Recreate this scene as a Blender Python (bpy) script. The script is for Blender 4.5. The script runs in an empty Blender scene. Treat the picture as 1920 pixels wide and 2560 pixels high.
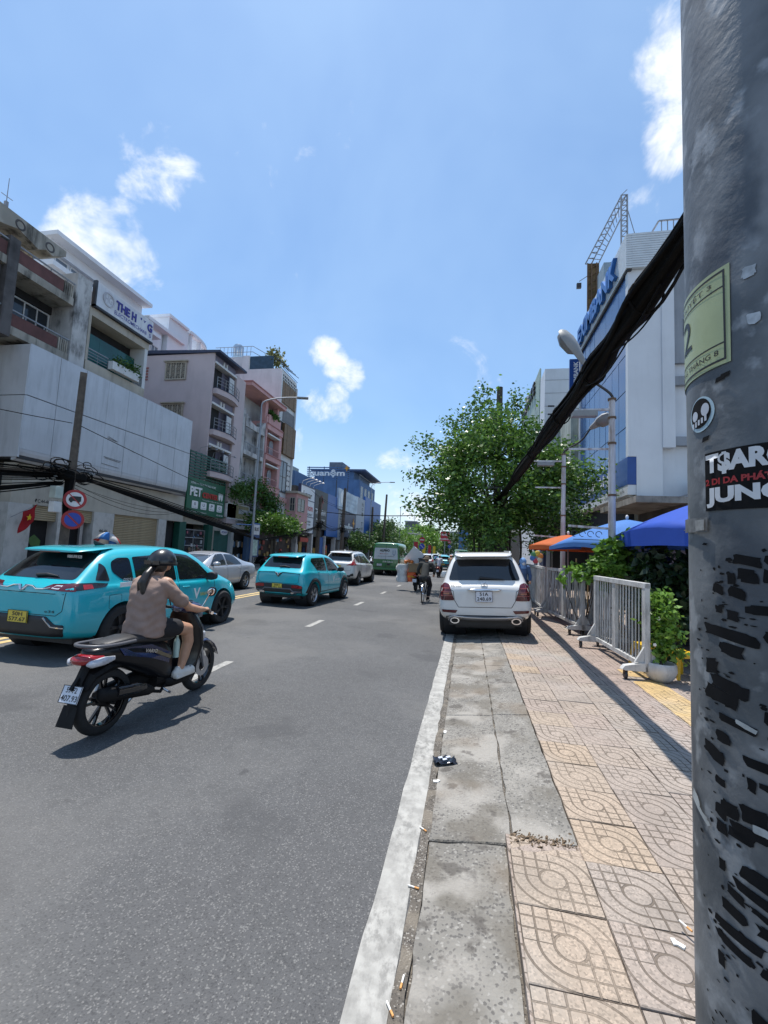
import bpy, bmesh, math, random
import numpy as np
from mathutils import Vector, Matrix
from mathutils.bvhtree import BVHTree
rng = random.Random(7)
nrg = np.random.default_rng(11)
R = math.radians
SC = bpy.context.scene
COL = SC.collection

# ------------------------------------------------------------------ camera
CAMZ = 1.75
cd = bpy.data.cameras.new('camera')
cam = bpy.data.objects.new('camera', cd); COL.objects.link(cam)
yaw, pit, rol, fpx = 0.193626, 0.088587, 0.047012, 1092.0
fw = Vector((-math.sin(yaw)*math.cos(pit), math.cos(yaw)*math.cos(pit), math.sin(pit)))
rt = Vector((math.cos(yaw), math.sin(yaw), 0)); up = rt.cross(fw)
r2 = rt*math.cos(rol) + up*math.sin(rol); u2 = -rt*math.sin(rol) + up*math.cos(rol)
mw = Matrix((r2, u2, -fw)).transposed().to_4x4(); mw.translation = Vector((0, 0, CAMZ))
cam.matrix_world = mw
cd.sensor_fit = 'HORIZONTAL'; cd.sensor_width = 36.0; cd.lens = 36.0*fpx/1920.0
cd.clip_start = 0.05; cd.clip_end = 3000
SC.camera = cam

# ------------------------------------------------------------------ light and sky
SUNV = Vector((-0.15, 0.20, 1.0)).normalized()       # towards the sun
EXPOSURE = 0.30
sl = bpy.data.lights.new('sun', 'SUN'); sl.energy = 5.0; sl.angle = R(0.53); sl.color = (1.0, 0.955, 0.89)
so = bpy.data.objects.new('sun', sl); COL.objects.link(so)
so.rotation_euler = (-SUNV).to_track_quat('-Z', 'Y').to_euler(); so.location = (0, 0, 60)
SC.view_settings.view_transform = 'Standard'; SC.view_settings.look = 'None'
SC.view_settings.gamma = 1.0; SC.view_settings.exposure = EXPOSURE
SC.view_settings.use_curve_mapping = False
try:
    SC.cycles.use_denoising = True; SC.cycles.max_bounces = 6; SC.cycles.diffuse_bounces = 3
    SC.cycles.glossy_bounces = 3; SC.cycles.transmission_bounces = 4; SC.cycles.transparent_max_bounces = 8
    SC.cycles.sample_clamp_indirect = 6.0; SC.cycles.caustics_reflective = False; SC.cycles.caustics_refractive = False
except Exception: pass

wd = bpy.data.worlds.new('World'); SC.world = wd; wd.use_nodes = True
nt = wd.node_tree; N = nt.nodes; N.clear()
def wn(t, **k):
    n = N.new(t)
    for a, b in k.items(): setattr(n, a, b)
    return n
wo = wn('ShaderNodeOutputWorld'); wb = wn('ShaderNodeBackground'); sky = wn('ShaderNodeTexSky')
sky.sky_type = 'NISHITA'; sky.sun_disc = False
sky.sun_elevation = math.asin(SUNV.z); sky.sun_rotation = math.atan2(SUNV.x, SUNV.y)
sky.air_density = 1.15; sky.dust_density = 0.6; sky.ozone_density = 2.6; sky.altitude = 0
wtc = wn('ShaderNodeTexCoord')
def wmath(op, a, b=None, c=None, clamp=False):
    n = wn('ShaderNodeMath', operation=op, use_clamp=clamp)
    for i, v in enumerate((a, b, c)):
        if v is None: continue
        if isinstance(v, (int, float)): n.inputs[i].default_value = v
        else: nt.links.new(v, n.inputs[i])
    return n.outputs[0]
def wnoise(scale, detail, dist=0.0, rough=.6):
    n = wn('ShaderNodeTexNoise'); n.inputs['Scale'].default_value = scale; n.inputs['Detail'].default_value = detail
    n.inputs['Roughness'].default_value = rough; n.inputs['Distortion'].default_value = dist
    nt.links.new(wtc.outputs['Generated'], n.inputs['Vector']); return n.outputs['Fac']
# cumulus banks: (direction, angular radius in degrees, strength)
CLOUDS = [((-.519, .562, .644), 3.0, .80), ((-.545, .545, .638), 2.4, .78), ((-.514, .604, .610), 3.2, .92), ((-.485, .627, .609), 2.0, .78), ((-.53, .585, .613), 2.4, .75), ((-.555, .585, .592), 2.2, .62),
          ((-.636, .592, .495), 4.4, 1.0), ((-.609, .624, .490), 4.0, 1.0), ((-.643, .570, .512), 3.2, .95), ((-.594, .603, .533), 2.6, .72), ((-.66, .60, .455), 4.0, .85),
          ((-.314, .853, .416), 2.2, .90), ((-.262, .889, .378), 2.4, .95), ((-.290, .875, .393), 2.2, .95), ((-.331, .892, .308), 2.6, .72), ((-.288, .909, .302), 2.0, .74), ((-.295, .893, .34), 2.0, .85),
          ((.285, .640, .715), 4.6, .85), ((.299, .688, .661), 3.2, .82), ((.34, .62, .70), 6.0, 1.05),
          ((-.151, .974, .170), 5.5, .62), ((-.11, .985, .120), 5.5, .66), ((-.382, .901, .206), 4.0, .58), ((.03, .95, .30), 5.0, .40),
          ((.80, .30, .52), 14, .9), ((.2, -.85, .49), 16, .9), ((-.75, -.45, .48), 14, .9), ((.75, -.5, .44), 14, .8)]
m = None
for d, r, s in CLOUDS:
    v = Vector(d).normalized()
    dp = wn('ShaderNodeVectorMath', operation='DOT_PRODUCT'); nt.links.new(wtc.outputs['Generated'], dp.inputs[0]); dp.inputs[1].default_value = v
    mr = wn('ShaderNodeMapRange', interpolation_type='SMOOTHSTEP'); nt.links.new(dp.outputs['Value'], mr.inputs['Value'])
    mr.inputs['From Min'].default_value = math.cos(R(r*1.25)); mr.inputs['From Max'].default_value = 1.0
    mr.inputs['To Min'].default_value = 0; mr.inputs['To Max'].default_value = s
    m = mr.outputs[0] if m is None else wmath('MAXIMUM', m, mr.outputs[0])
nz = wnoise(7.0, 6, .5, .6); nz2 = wnoise(34, 3, .3, .6)
t = wmath('MULTIPLY_ADD', wmath('SUBTRACT', nz, .5), 3.0, m)
t = wmath('MULTIPLY_ADD', wmath('SUBTRACT', nz2, .5), .7, t)
mr = wn('ShaderNodeMapRange', interpolation_type='SMOOTHSTEP'); nt.links.new(t, mr.inputs['Value'])
mr.inputs['From Min'].default_value = .42; mr.inputs['From Max'].default_value = 1.35
cl = mr.outputs[0]
# thin veil of haze low over the street
sep = wn('ShaderNodeSeparateXYZ'); nt.links.new(wtc.outputs['Generated'], sep.inputs[0])
hz = wn('ShaderNodeMapRange', interpolation_type='SMOOTHSTEP'); nt.links.new(sep.outputs['Z'], hz.inputs['Value'])
hz.inputs['From Min'].default_value = .30; hz.inputs['From Max'].default_value = -.02
hz.inputs['To Min'].default_value = 0; hz.inputs['To Max'].default_value = .62
veil = wmath('MULTIPLY', wnoise(2.3, 4, .3), .54)
cl = wmath('MAXIMUM', cl, wmath('MULTIPLY', hz.outputs[0], .8))
tint = wn('ShaderNodeMix', data_type='RGBA', blend_type='MULTIPLY'); tint.inputs[0].default_value = 1
nt.links.new(sky.outputs[0], tint.inputs[6]); tint.inputs[7].default_value = (.92, 1.17, 1.36, 1)
vm = wn('ShaderNodeMix', data_type='RGBA'); nt.links.new(veil, vm.inputs[0]); nt.links.new(tint.outputs[2], vm.inputs[6]); vm.inputs[7].default_value = (4.9, 7.0, 9.6, 1)
mx = wn('ShaderNodeMix', data_type='RGBA'); nt.links.new(cl, mx.inputs[0]); nt.links.new(vm.outputs[2], mx.inputs[6]); mx.inputs[7].default_value = (9.3, 9.6, 10.0, 1)
nt.links.new(mx.outputs[2], wb.inputs['Color']); wb.inputs['Strength'].default_value = 0.10
nt.links.new(wb.outputs[0], wo.inputs[0])

# ------------------------------------------------------------------ materials
MATS = {}
def mat(name, col=(.5, .5, .5), rough=.6, metal=0.0, var=.12, vs=3.0, bump=0.0, bs=60.0, coat=0.0, streak=0.0, sdark=.35,
        ss=(3, 3, .35), spec=.5, alpha=1.0, trans=0.0, sss=0.0, emit=None, transl=0.0, dirt=None):
    if name in MATS: return MATS[name]
    m = bpy.data.materials.new(name); m.use_nodes = True; MATS[name] = m
    t = m.node_tree; n = t.nodes; b = n['Principled BSDF']
    tc = n.new('ShaderNodeTexCoord')
    def noise(sc, det=4, vec=None, rough=.55):
        q = n.new('ShaderNodeTexNoise'); q.inputs['Scale'].default_value = sc; q.inputs['Detail'].default_value = det; q.inputs['Roughness'].default_value = rough
        t.links.new(vec if vec is not None else tc.outputs['Object'], q.inputs['Vector']); return q.outputs['Fac']
    def mixc(f, a, c2, blend='MIX'):
        q = n.new('ShaderNodeMix'); q.data_type = 'RGBA'; q.blend_type = blend
        if isinstance(f, float): q.inputs[0].default_value = f
        else: t.links.new(f, q.inputs[0])
        for i, v in ((6, a), (7, c2)):
            if isinstance(v, tuple): q.inputs[i].default_value = (*v[:3], 1)
            else: t.links.new(v, q.inputs[i])
        return q.outputs[2]
    def ramp(f, a, b_):
        q = n.new('ShaderNodeMapRange'); q.interpolation_type = 'SMOOTHSTEP'; t.links.new(f, q.inputs['Value'])
        q.inputs['From Min'].default_value = a; q.inputs['From Max'].default_value = b_; return q.outputs[0]
    c = tuple(col)
    if var > 0:
        lo = tuple(max(0, x*(1-var)) for x in c); hi = tuple(min(1, x*(1+var*.8)) for x in c)
        c = mixc(ramp(noise(vs), .3, .7), lo, hi)
    if streak > 0:
        mp = n.new('ShaderNodeMapping'); mp.inputs['Scale'].default_value = ss; t.links.new(tc.outputs['Object'], mp.inputs['Vector'])
        f = ramp(noise(1.0, 7, mp.outputs[0], .65), .42, .66)
        f2 = ramp(noise(.9, 5), .32, .58)
        mm = n.new('ShaderNodeMath'); mm.operation = 'MULTIPLY'; t.links.new(f, mm.inputs[0]); t.links.new(f2, mm.inputs[1])
        m2 = n.new('ShaderNodeMath'); m2.operation = 'MULTIPLY'; t.links.new(mm.outputs[0], m2.inputs[0]); m2.inputs[1].default_value = streak
        dk = dirt or tuple(x*sdark for x in col)
        c = mixc(m2.outputs[0], c, dk)
    if isinstance(c, tuple): b.inputs['Base Color'].default_value = (*c, 1)
    else: t.links.new(c, b.inputs['Base Color'])
    b.inputs['Roughness'].default_value = rough; b.inputs['Metallic'].default_value = metal
    b.inputs['Specular IOR Level'].default_value = spec
    if coat: b.inputs['Coat Weight'].default_value = coat; b.inputs['Coat Roughness'].default_value = .04
    if trans: b.inputs['Transmission Weight'].default_value = trans
    if sss: b.inputs['Subsurface Weight'].default_value = sss; b.inputs['Subsurface Radius'].default_value = (.012, .005, .003)
    if emit: b.inputs['Emission Color'].default_value = (*emit[:3], 1); b.inputs['Emission Strength'].default_value = emit[3]
    if alpha < 1: b.inputs['Alpha'].default_value = alpha
    if bump:
        bp = n.new('ShaderNodeBump'); bp.inputs['Strength'].default_value = bump; bp.inputs['Distance'].default_value = .02
        t.links.new(noise(bs, 5), bp.inputs['Height']); t.links.new(bp.outputs[0], b.inputs['Normal'])
    if transl:
        tr = n.new('ShaderNodeBsdfTranslucent'); ad = n.new('ShaderNodeMixShader'); ad.inputs[0].default_value = transl
        if isinstance(c, tuple): tr.inputs['Color'].default_value = (*c, 1)
        else: t.links.new(c, tr.inputs['Color'])
        t.links.new(b.outputs[0], ad.inputs[1]); t.links.new(tr.outputs[0], ad.inputs[2])
        t.links.new(ad.outputs[0], n['Material Output'].inputs['Surface'])
    return m

# ------------------------------------------------------------------ mesh helpers
OFF = {}                                             # world offset of each root, so parts can be written in street coordinates
class MB:
    def __init__(s): s.v = []; s.f = []
    def add(s, vs, fs):
        o = len(s.v); s.v.extend([tuple(p) for p in vs]); s.f.extend([tuple(i+o for i in f) for f in fs]); return s
    def box(s, x0, x1, y0, y1, z0, z1):
        if x0 > x1: x0, x1 = x1, x0
        if y0 > y1: y0, y1 = y1, y0
        if z0 > z1: z0, z1 = z1, z0
        return s.add([(x0,y0,z0),(x1,y0,z0),(x1,y1,z0),(x0,y1,z0),(x0,y0,z1),(x1,y0,z1),(x1,y1,z1),(x0,y1,z1)],
                     [(0,3,2,1),(4,5,6,7),(0,1,5,4),(1,2,6,5),(2,3,7,6),(3,0,4,7)])
    def obox(s, c, ux, uy, uz, hx, hy, hz):
        c = Vector(c); ux = Vector(ux).normalized()*hx; uy = Vector(uy).normalized()*hy; uz = Vector(uz).normalized()*hz
        vs = [c+ux*a+uy*b+uz*d for d in (-1, 1) for a, b in ((-1,-1),(1,-1),(1,1),(-1,1))]
        return s.add(vs, [(0,3,2,1),(4,5,6,7),(0,1,5,4),(1,2,6,5),(2,3,7,6),(3,0,4,7)])
    def bar(s, p0, p1, w, h=None, upv=(0, 0, 1)):
        p0 = Vector(p0); p1 = Vector(p1); d = p1-p0; h = h or w
        u = Vector(upv)
        if abs(d.normalized().dot(u)) > .98: u = Vector((1, 0, 0))
        sx = d.cross(u).normalized(); sz = sx.cross(d).normalized()
        return s.obox((p0+p1)/2, d, sx, sz, d.length/2, w/2, h/2)
    def quad(s, a, b, c, d): return s.add([a, b, c, d], [(0, 1, 2, 3)])
    def poly(s, pts): return s.add(pts, [tuple(range(len(pts)))])
    def prism(s, pts, ext):
        n = len(pts); e = Vector(ext); a = [Vector(p) for p in pts]
        return s.add(a + [p+e for p in a], [tuple(reversed(range(n))), tuple(range(n, 2*n))] + [(i, (i+1) % n, n+(i+1) % n, n+i) for i in range(n)])
    def tube(s, pts, r, seg=8, caps=True, sy=1.0):
        pts = [Vector(p) for p in pts]; n = len(pts)
        rs = list(r) if isinstance(r, (list, tuple)) else [r]*n
        vs = []; prev = None
        for i, p in enumerate(pts):
            d = (pts[min(i+1, n-1)] - pts[max(i-1, 0)])
            if d.length < 1e-9: d = Vector((0, 0, 1))
            d.normalize()
            if prev is None:
                u = Vector((0, 0, 1)) if abs(d.z) < .9 else Vector((1, 0, 0))
                a = d.cross(u).normalized()
            else:
                a = (prev - d*prev.dot(d))
                a = a.normalized() if a.length > 1e-6 else d.orthogonal().normalized()
            prev = a; b = d.cross(a)
            for k in range(seg):
                t = 2*math.pi*k/seg; vs.append(p + (a*math.cos(t) + b*math.sin(t)*sy)*rs[i])
        fs = []
        for i in range(n-1):
            for k in range(seg):
                k2 = (k+1) % seg; fs.append((i*seg+k, i*seg+k2, (i+1)*seg+k2, (i+1)*seg+k))
        if caps: fs += [tuple(reversed(range(seg))), tuple((n-1)*seg+k for k in range(seg))]
        return s.add(vs, fs)
    def cyl(s, p0, p1, r0, r1=None, seg=12, caps=True): return s.tube([p0, p1], [r0, r0 if r1 is None else r1], seg, caps)
    def loft(s, rings, caps=True, closed=False):
        n = len(rings[0]); vs = [p for r in rings for p in r]; fs = []
        m = len(rings)
        for i in range(m if closed else m-1):
            j = (i+1) % m
            for k in range(n):
                k2 = (k+1) % n; fs.append((i*n+k, i*n+k2, j*n+k2, j*n+k))
        if caps and not closed: fs += [tuple(reversed(range(n))), tuple((m-1)*n+k for k in range(n))]
        return s.add(vs, fs)
    def lathe(s, prof, c=(0, 0, 0), axis='z', seg=24, caps=False):
        rings = []
        for r, h in prof:
            ring = []
            for k in range(seg):
                t = 2*math.pi*k/seg; a, b = r*math.cos(t), r*math.sin(t)
                q = (a, b, h) if axis == 'z' else ((h, a, b) if axis == 'x' else (b, h, a))
                ring.append((c[0]+q[0], c[1]+q[1], c[2]+q[2]))
            rings.append(ring)
        return s.loft(rings, caps)
    def ball(s, c, rx, ry=None, rz=None, seg=16, rings=10, rot=None):
        ry = rx if ry is None else ry; rz = rx if rz is None else rz; vs = []; fs = []
        for i in range(rings+1):
            p = math.pi*i/rings
            for k in range(seg):
                t = 2*math.pi*k/seg
                q = Vector((rx*math.sin(p)*math.cos(t), ry*math.sin(p)*math.sin(t), rz*math.cos(p)))
                if rot is not None: q = rot @ q
                vs.append(Vector(c)+q)
        for i in range(rings):
            for k in range(seg):
                k2 = (k+1) % seg; fs.append((i*seg+k, (i+1)*seg+k, (i+1)*seg+k2, i*seg+k2))
        return s.add(vs, fs)
    def sloft(s, path, n=16, e=2.6):
        """super-ellipse loft along y: path of (y, z, half width, half height[, x])"""
        rings = []
        for q in path:
            y, z, hw, hh = q[:4]; x0 = q[4] if len(q) > 4 else 0
            ring = []
            for k in range(n):
                t = 2*math.pi*k/n; c, d = math.cos(t), math.sin(t)
                ring.append((x0 + hw*math.copysign(abs(c)**(2/e), c), y, z + hh*math.copysign(abs(d)**(2/e), d)))
            rings.append(ring)
        return s.loft(rings)
    def mesh(s, name, off=(0, 0, 0)):
        me = bpy.data.meshes.new(name); o = Vector(off)
        me.from_pydata([tuple(Vector(p)-o) for p in s.v], [], s.f); me.validate(); return me
    def build(s, name, material, parent=None, smooth=None, bevel=0, subsurf=0, solid=0, world=True, mods=None, fix=True):
        off = OFF.get(parent.name, (0, 0, 0)) if (parent is not None and world) else (0, 0, 0)
        me = s.mesh(name, off)
        if fix and len(s.f) < 6000:
            bm = bmesh.new(); bm.from_mesh(me)
            bmesh.ops.remove_doubles(bm, verts=bm.verts, dist=1e-6)
            bmesh.ops.recalc_face_normals(bm, faces=bm.faces); bm.to_mesh(me); bm.free()
        return link(name, me, material, parent, off, smooth, bevel, subsurf, solid, mods)
def link(name, me, material, parent=None, off=(0, 0, 0), smooth=None, bevel=0, subsurf=0, solid=0, mods=None):
    o = bpy.data.objects.new(name, me); COL.objects.link(o)
    for q in (material if isinstance(material, (list, tuple)) else [material]): me.materials.append(q)
    if parent is not None: o.parent = parent
    OFF[o.name] = off
    if smooth is not None:
        me.polygons.foreach_set('use_smooth', [True]*len(me.polygons))
        if smooth < 179: me.set_sharp_from_angle(angle=R(smooth))
    if subsurf:
        d = o.modifiers.new('s', 'SUBSURF'); d.levels = d.render_levels = subsurf
    if solid:
        d = o.modifiers.new('t', 'SOLIDIFY'); d.thickness = solid; d.offset = -1
    if bevel:
        d = o.modifiers.new('b', 'BEVEL'); d.width = bevel; d.segments = 2; d.limit_method = 'ANGLE'; d.angle_limit = R(40)
    return o
def tag(o, label=None, cat=None, group=None, kind=None):
    if label: o['label'] = label
    if cat: o['category'] = cat
    if group: o['group'] = group
    if kind: o['kind'] = kind
    return o
def thing(name, label, cat, loc=(0, 0, 0), rotz=0.0, group=None, rot=None):
    o = bpy.data.objects.new(name, None); COL.objects.link(o); o.location = loc; o.empty_display_size = .2
    o.rotation_euler = rot or (0, 0, rotz); tag(o, label, cat, group)
    OFF[o.name] = tuple(loc) if (rotz == 0 and rot is None) else (0, 0, 0)
    return o
def struct(name, mb, m, parent=None, **k):
    o = mb.build(name, m, parent, **k)
    if parent is None: o['kind'] = 'structure'
    return o
def pbox(parent, name, m, x0, x1, y0, y1, z0, z1, bevel=0, **k):
    return MB().box(x0, x1, y0, y1, z0, z1).build(name, m, parent, bevel=bevel, **k)
def copy_tree(o, parent=None):
    c = o.copy(); COL.objects.link(c); c.parent = parent; OFF[c.name] = OFF.get(o.name, (0, 0, 0))
    for ch in o.children: copy_tree(ch, c)
    return c
def copy_thing(o, label, loc, rotz=None, scale=None):
    c = copy_tree(o); c['label'] = label; c.location = loc
    if rotz is not None: c.rotation_euler = (0, 0, rotz)
    if scale is not None: c.scale = (scale,)*3 if isinstance(scale, (int, float)) else scale
    return c
def apply_mods(o):
    dg = bpy.context.evaluated_depsgraph_get(); me = bpy.data.meshes.new_from_object(o.evaluated_get(dg)); o.modifiers.clear()
    old = o.data; o.data = me; return o
# ---- lettering
def glyphs(txt, bold=0.0, extrude=0.0, spacing=1.0):
    cu = bpy.data.curves.new('t', 'FONT'); cu.body = txt; cu.offset = bold; cu.extrude = extrude; cu.resolution_u = 3; cu.space_character = spacing
    cu.align_x = 'LEFT'
    o = bpy.data.objects.new('t', cu); COL.objects.link(o)
    dg = bpy.context.evaluated_depsgraph_get(); dg.update()
    me = bpy.data.meshes.new_from_object(o.evaluated_get(dg)); bpy.data.objects.remove(o); bpy.data.curves.remove(cu)
    return me
def lettering(parent, txt, m, o, u, w, v, h, bold=.02, depth=0.0, name='lettering', fn=None, shear=0.0, world=True, sub=0, spacing=1.0):
    """fit the text into the rectangle o + u*w + v*h ; depth raises real letters"""
    me = glyphs(txt, bold, .1 if depth else 0.0, spacing)
    if sub:
        bm = bmesh.new(); bm.from_mesh(me); bmesh.ops.triangulate(bm, faces=bm.faces)
        for _ in range(sub): bmesh.ops.subdivide_edges(bm, edges=bm.edges, cuts=1)
        bm.to_mesh(me); bm.free()
    co = np.empty(len(me.vertices)*3); me.vertices.foreach_get('co', co); co = co.reshape(-1, 3)
    if len(co) == 0: return None
    lo = co.min(0); hi = co.max(0); sp = np.maximum(hi-lo, 1e-6)
    a = (co[:, 0]-lo[0])/sp[0]*w; b = (co[:, 1]-lo[1])/sp[1]*h
    a = a + shear*b
    if fn is not None: out = np.array([fn(x, y) for x, y in zip(a, b)])
    else:
        o = np.array(o, float); u = np.array(u, float); v = np.array(v, float); nn = np.cross(u, v)
        c = (co[:, 2]/.2+.5)*depth if depth else np.zeros(len(co))
        out = o + a[:, None]*u + b[:, None]*v + c[:, None]*nn
    off = OFF.get(parent.name, (0, 0, 0)) if (parent is not None and world) else (0, 0, 0)
    out = out - np.array(off)
    me.vertices.foreach_set('co', out.ravel()); me.update(); me.materials.clear()
    return link(name, me, m, parent, off)
def rounded(poly, r, n=4):
    out = []; L = len(poly)
    for i in range(L):
        p = Vector(poly[i]); a = Vector(poly[i-1])-p; b = Vector(poly[(i+1) % L])-p
        rr = min(r, a.length*.45, b.length*.45); a = p+a.normalized()*rr; b = p+b.normalized()*rr
        for k in range(n+1):
            t = k/n; out.append(tuple(a*(1-t)**2 + p*2*t*(1-t) + b*t*t))
    return out
# ================================================================== ground, road, pavement
def speckle(name, base, dark, light, cell, dthr, lthr, rough=.85, big=.25, bigs=.6, bump=.35, stain=None, finescale=None, cont=1.0):
    """stone-chip surfaces: asphalt, exposed aggregate"""
    m = bpy.data.materials.new(name); m.use_nodes = True; t = m.node_tree; n = t.nodes; b = n['Principled BSDF']
    tc = n.new('ShaderNodeTexCoord'); geo = n.new('ShaderNodeNewGeometry'); P = geo.outputs['Position']
    def nz(sc, det=5):
        q = n.new('ShaderNodeTexNoise'); q.inputs['Scale'].default_value = sc; q.inputs['Detail'].default_value = det; t.links.new(P, q.inputs['Vector']); return q.outputs['Fac']
    def ramp(f, a, c): 
        q = n.new('ShaderNodeMapRange'); q.interpolation_type = 'SMOOTHSTEP'; t.links.new(f, q.inputs['Value']); q.inputs['From Min'].default_value = a; q.inputs['From Max'].default_value = c; return q.outputs[0]
    def mix(f, a, c, bl='MIX'):
        q = n.new('ShaderNodeMix'); q.data_type = 'RGBA'; q.blend_type = bl
        if isinstance(f, (int, float)): q.inputs[0].default_value = f
        else: t.links.new(f, q.inputs[0])
        for i, v in ((6, a), (7, c)):
            if isinstance(v, tuple): q.inputs[i].default_value = (*v, 1)
            else: t.links.new(v, q.inputs[i])
        return q.outputs[2]
    def mul(a, c):
        q = n.new('ShaderNodeMath'); q.operation = 'MULTIPLY'; t.links.new(a, q.inputs[0])
        if isinstance(c, (int, float)): q.inputs[1].default_value = c
        else: t.links.new(c, q.inputs[1])
        return q.outputs[0]
    wq = n.new('ShaderNodeTexNoise'); wq.inputs['Scale'].default_value = cell*.45; wq.inputs['Detail'].default_value = 2; t.links.new(P, wq.inputs['Vector'])
    wv = n.new('ShaderNodeVectorMath'); wv.operation = 'MULTIPLY_ADD'; t.links.new(wq.outputs['Color'], wv.inputs[0]); wv.inputs[1].default_value = (1.4/cell,)*3; t.links.new(P, wv.inputs[2])
    vo = n.new('ShaderNodeTexVoronoi'); vo.inputs['Scale'].default_value = cell; t.links.new(wv.outputs[0], vo.inputs['Vector'])
    sp = n.new('ShaderNodeSeparateColor'); t.links.new(vo.outputs['Color'], sp.inputs[0])
    inside = ramp(vo.outputs['Distance'], .66, .46)
    c = mix(ramp(nz(bigs), .3, .7), tuple(x*(1-big) for x in base), tuple(x*(1+big) for x in base))
    c = mix(mul(ramp(nz(9, 6), .42, .7), .35), c, tuple(x*.7 for x in base))
    c = mix(mul(mul(ramp(sp.outputs[0], dthr, dthr-.04), inside), cont), c, dark)
    c = mix(mul(mul(ramp(sp.outputs[1], lthr, lthr+.04), inside), cont), c, light)
    if stain:
        for col, sc, a, e, k in stain: c = mix(mul(ramp(nz(sc, 6), a, e), k), c, col)
    t.links.new(c, b.inputs['Base Color']); b.inputs['Roughness'].default_value = rough; b.inputs['Specular IOR Level'].default_value = .3
    bp = n.new('ShaderNodeBump'); bp.inputs['Strength'].default_value = bump; bp.inputs['Distance'].default_value = .006
    t.links.new(vo.outputs['Distance'], bp.inputs['Height']); t.links.new(bp.outputs[0], b.inputs['Normal'])
    return m
M_ASPH = speckle('asphalt', (.098, .098, .099), (.048, .048, .05), (.235, .23, .22), 120, .30, .82, big=.12, bigs=.35, bump=.7, cont=.52,
                 stain=[((.060, .060, .062), .9, .56, .66, .50), ((.14, .136, .13), .35, .48, .64, .5), ((.045, .045, .047), 2.6, .69, .73, .55)])
M_SLAB = speckle('exposed_aggregate', (.205, .193, .172), (.085, .08, .076), (.30, .285, .26), 66, .36, .86, big=.24, bigs=1.5, bump=.8, cont=.75,
                 stain=[((.125, .112, .092), 2.6, .48, .62, .7), ((.31, .29, .26), 1.9, .50, .62, .75), ((.07, .062, .055), 6.0, .58, .66, .7), ((.19, .15, .11), 1.1, .52, .64, .45)])
M_DIRT = speckle('gutter_dirt', (.12, .105, .088), (.05, .045, .04), (.30, .28, .25), 120, .3, .85, bump=.8, stain=[((.22, .19, .15), 6, .5, .65, .6)])
M_LINE = mat('white_road_paint', (.335, .325, .30), .75, var=.2, vs=9, streak=.9, ss=(26, 14, 5), sdark=.5, bump=.25, bs=120)
M_YEL = mat('yellow_road_paint', (.58, .42, .18), .75, var=.2, vs=6, streak=.5, ss=(12, 4, 4), sdark=.4)

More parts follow.
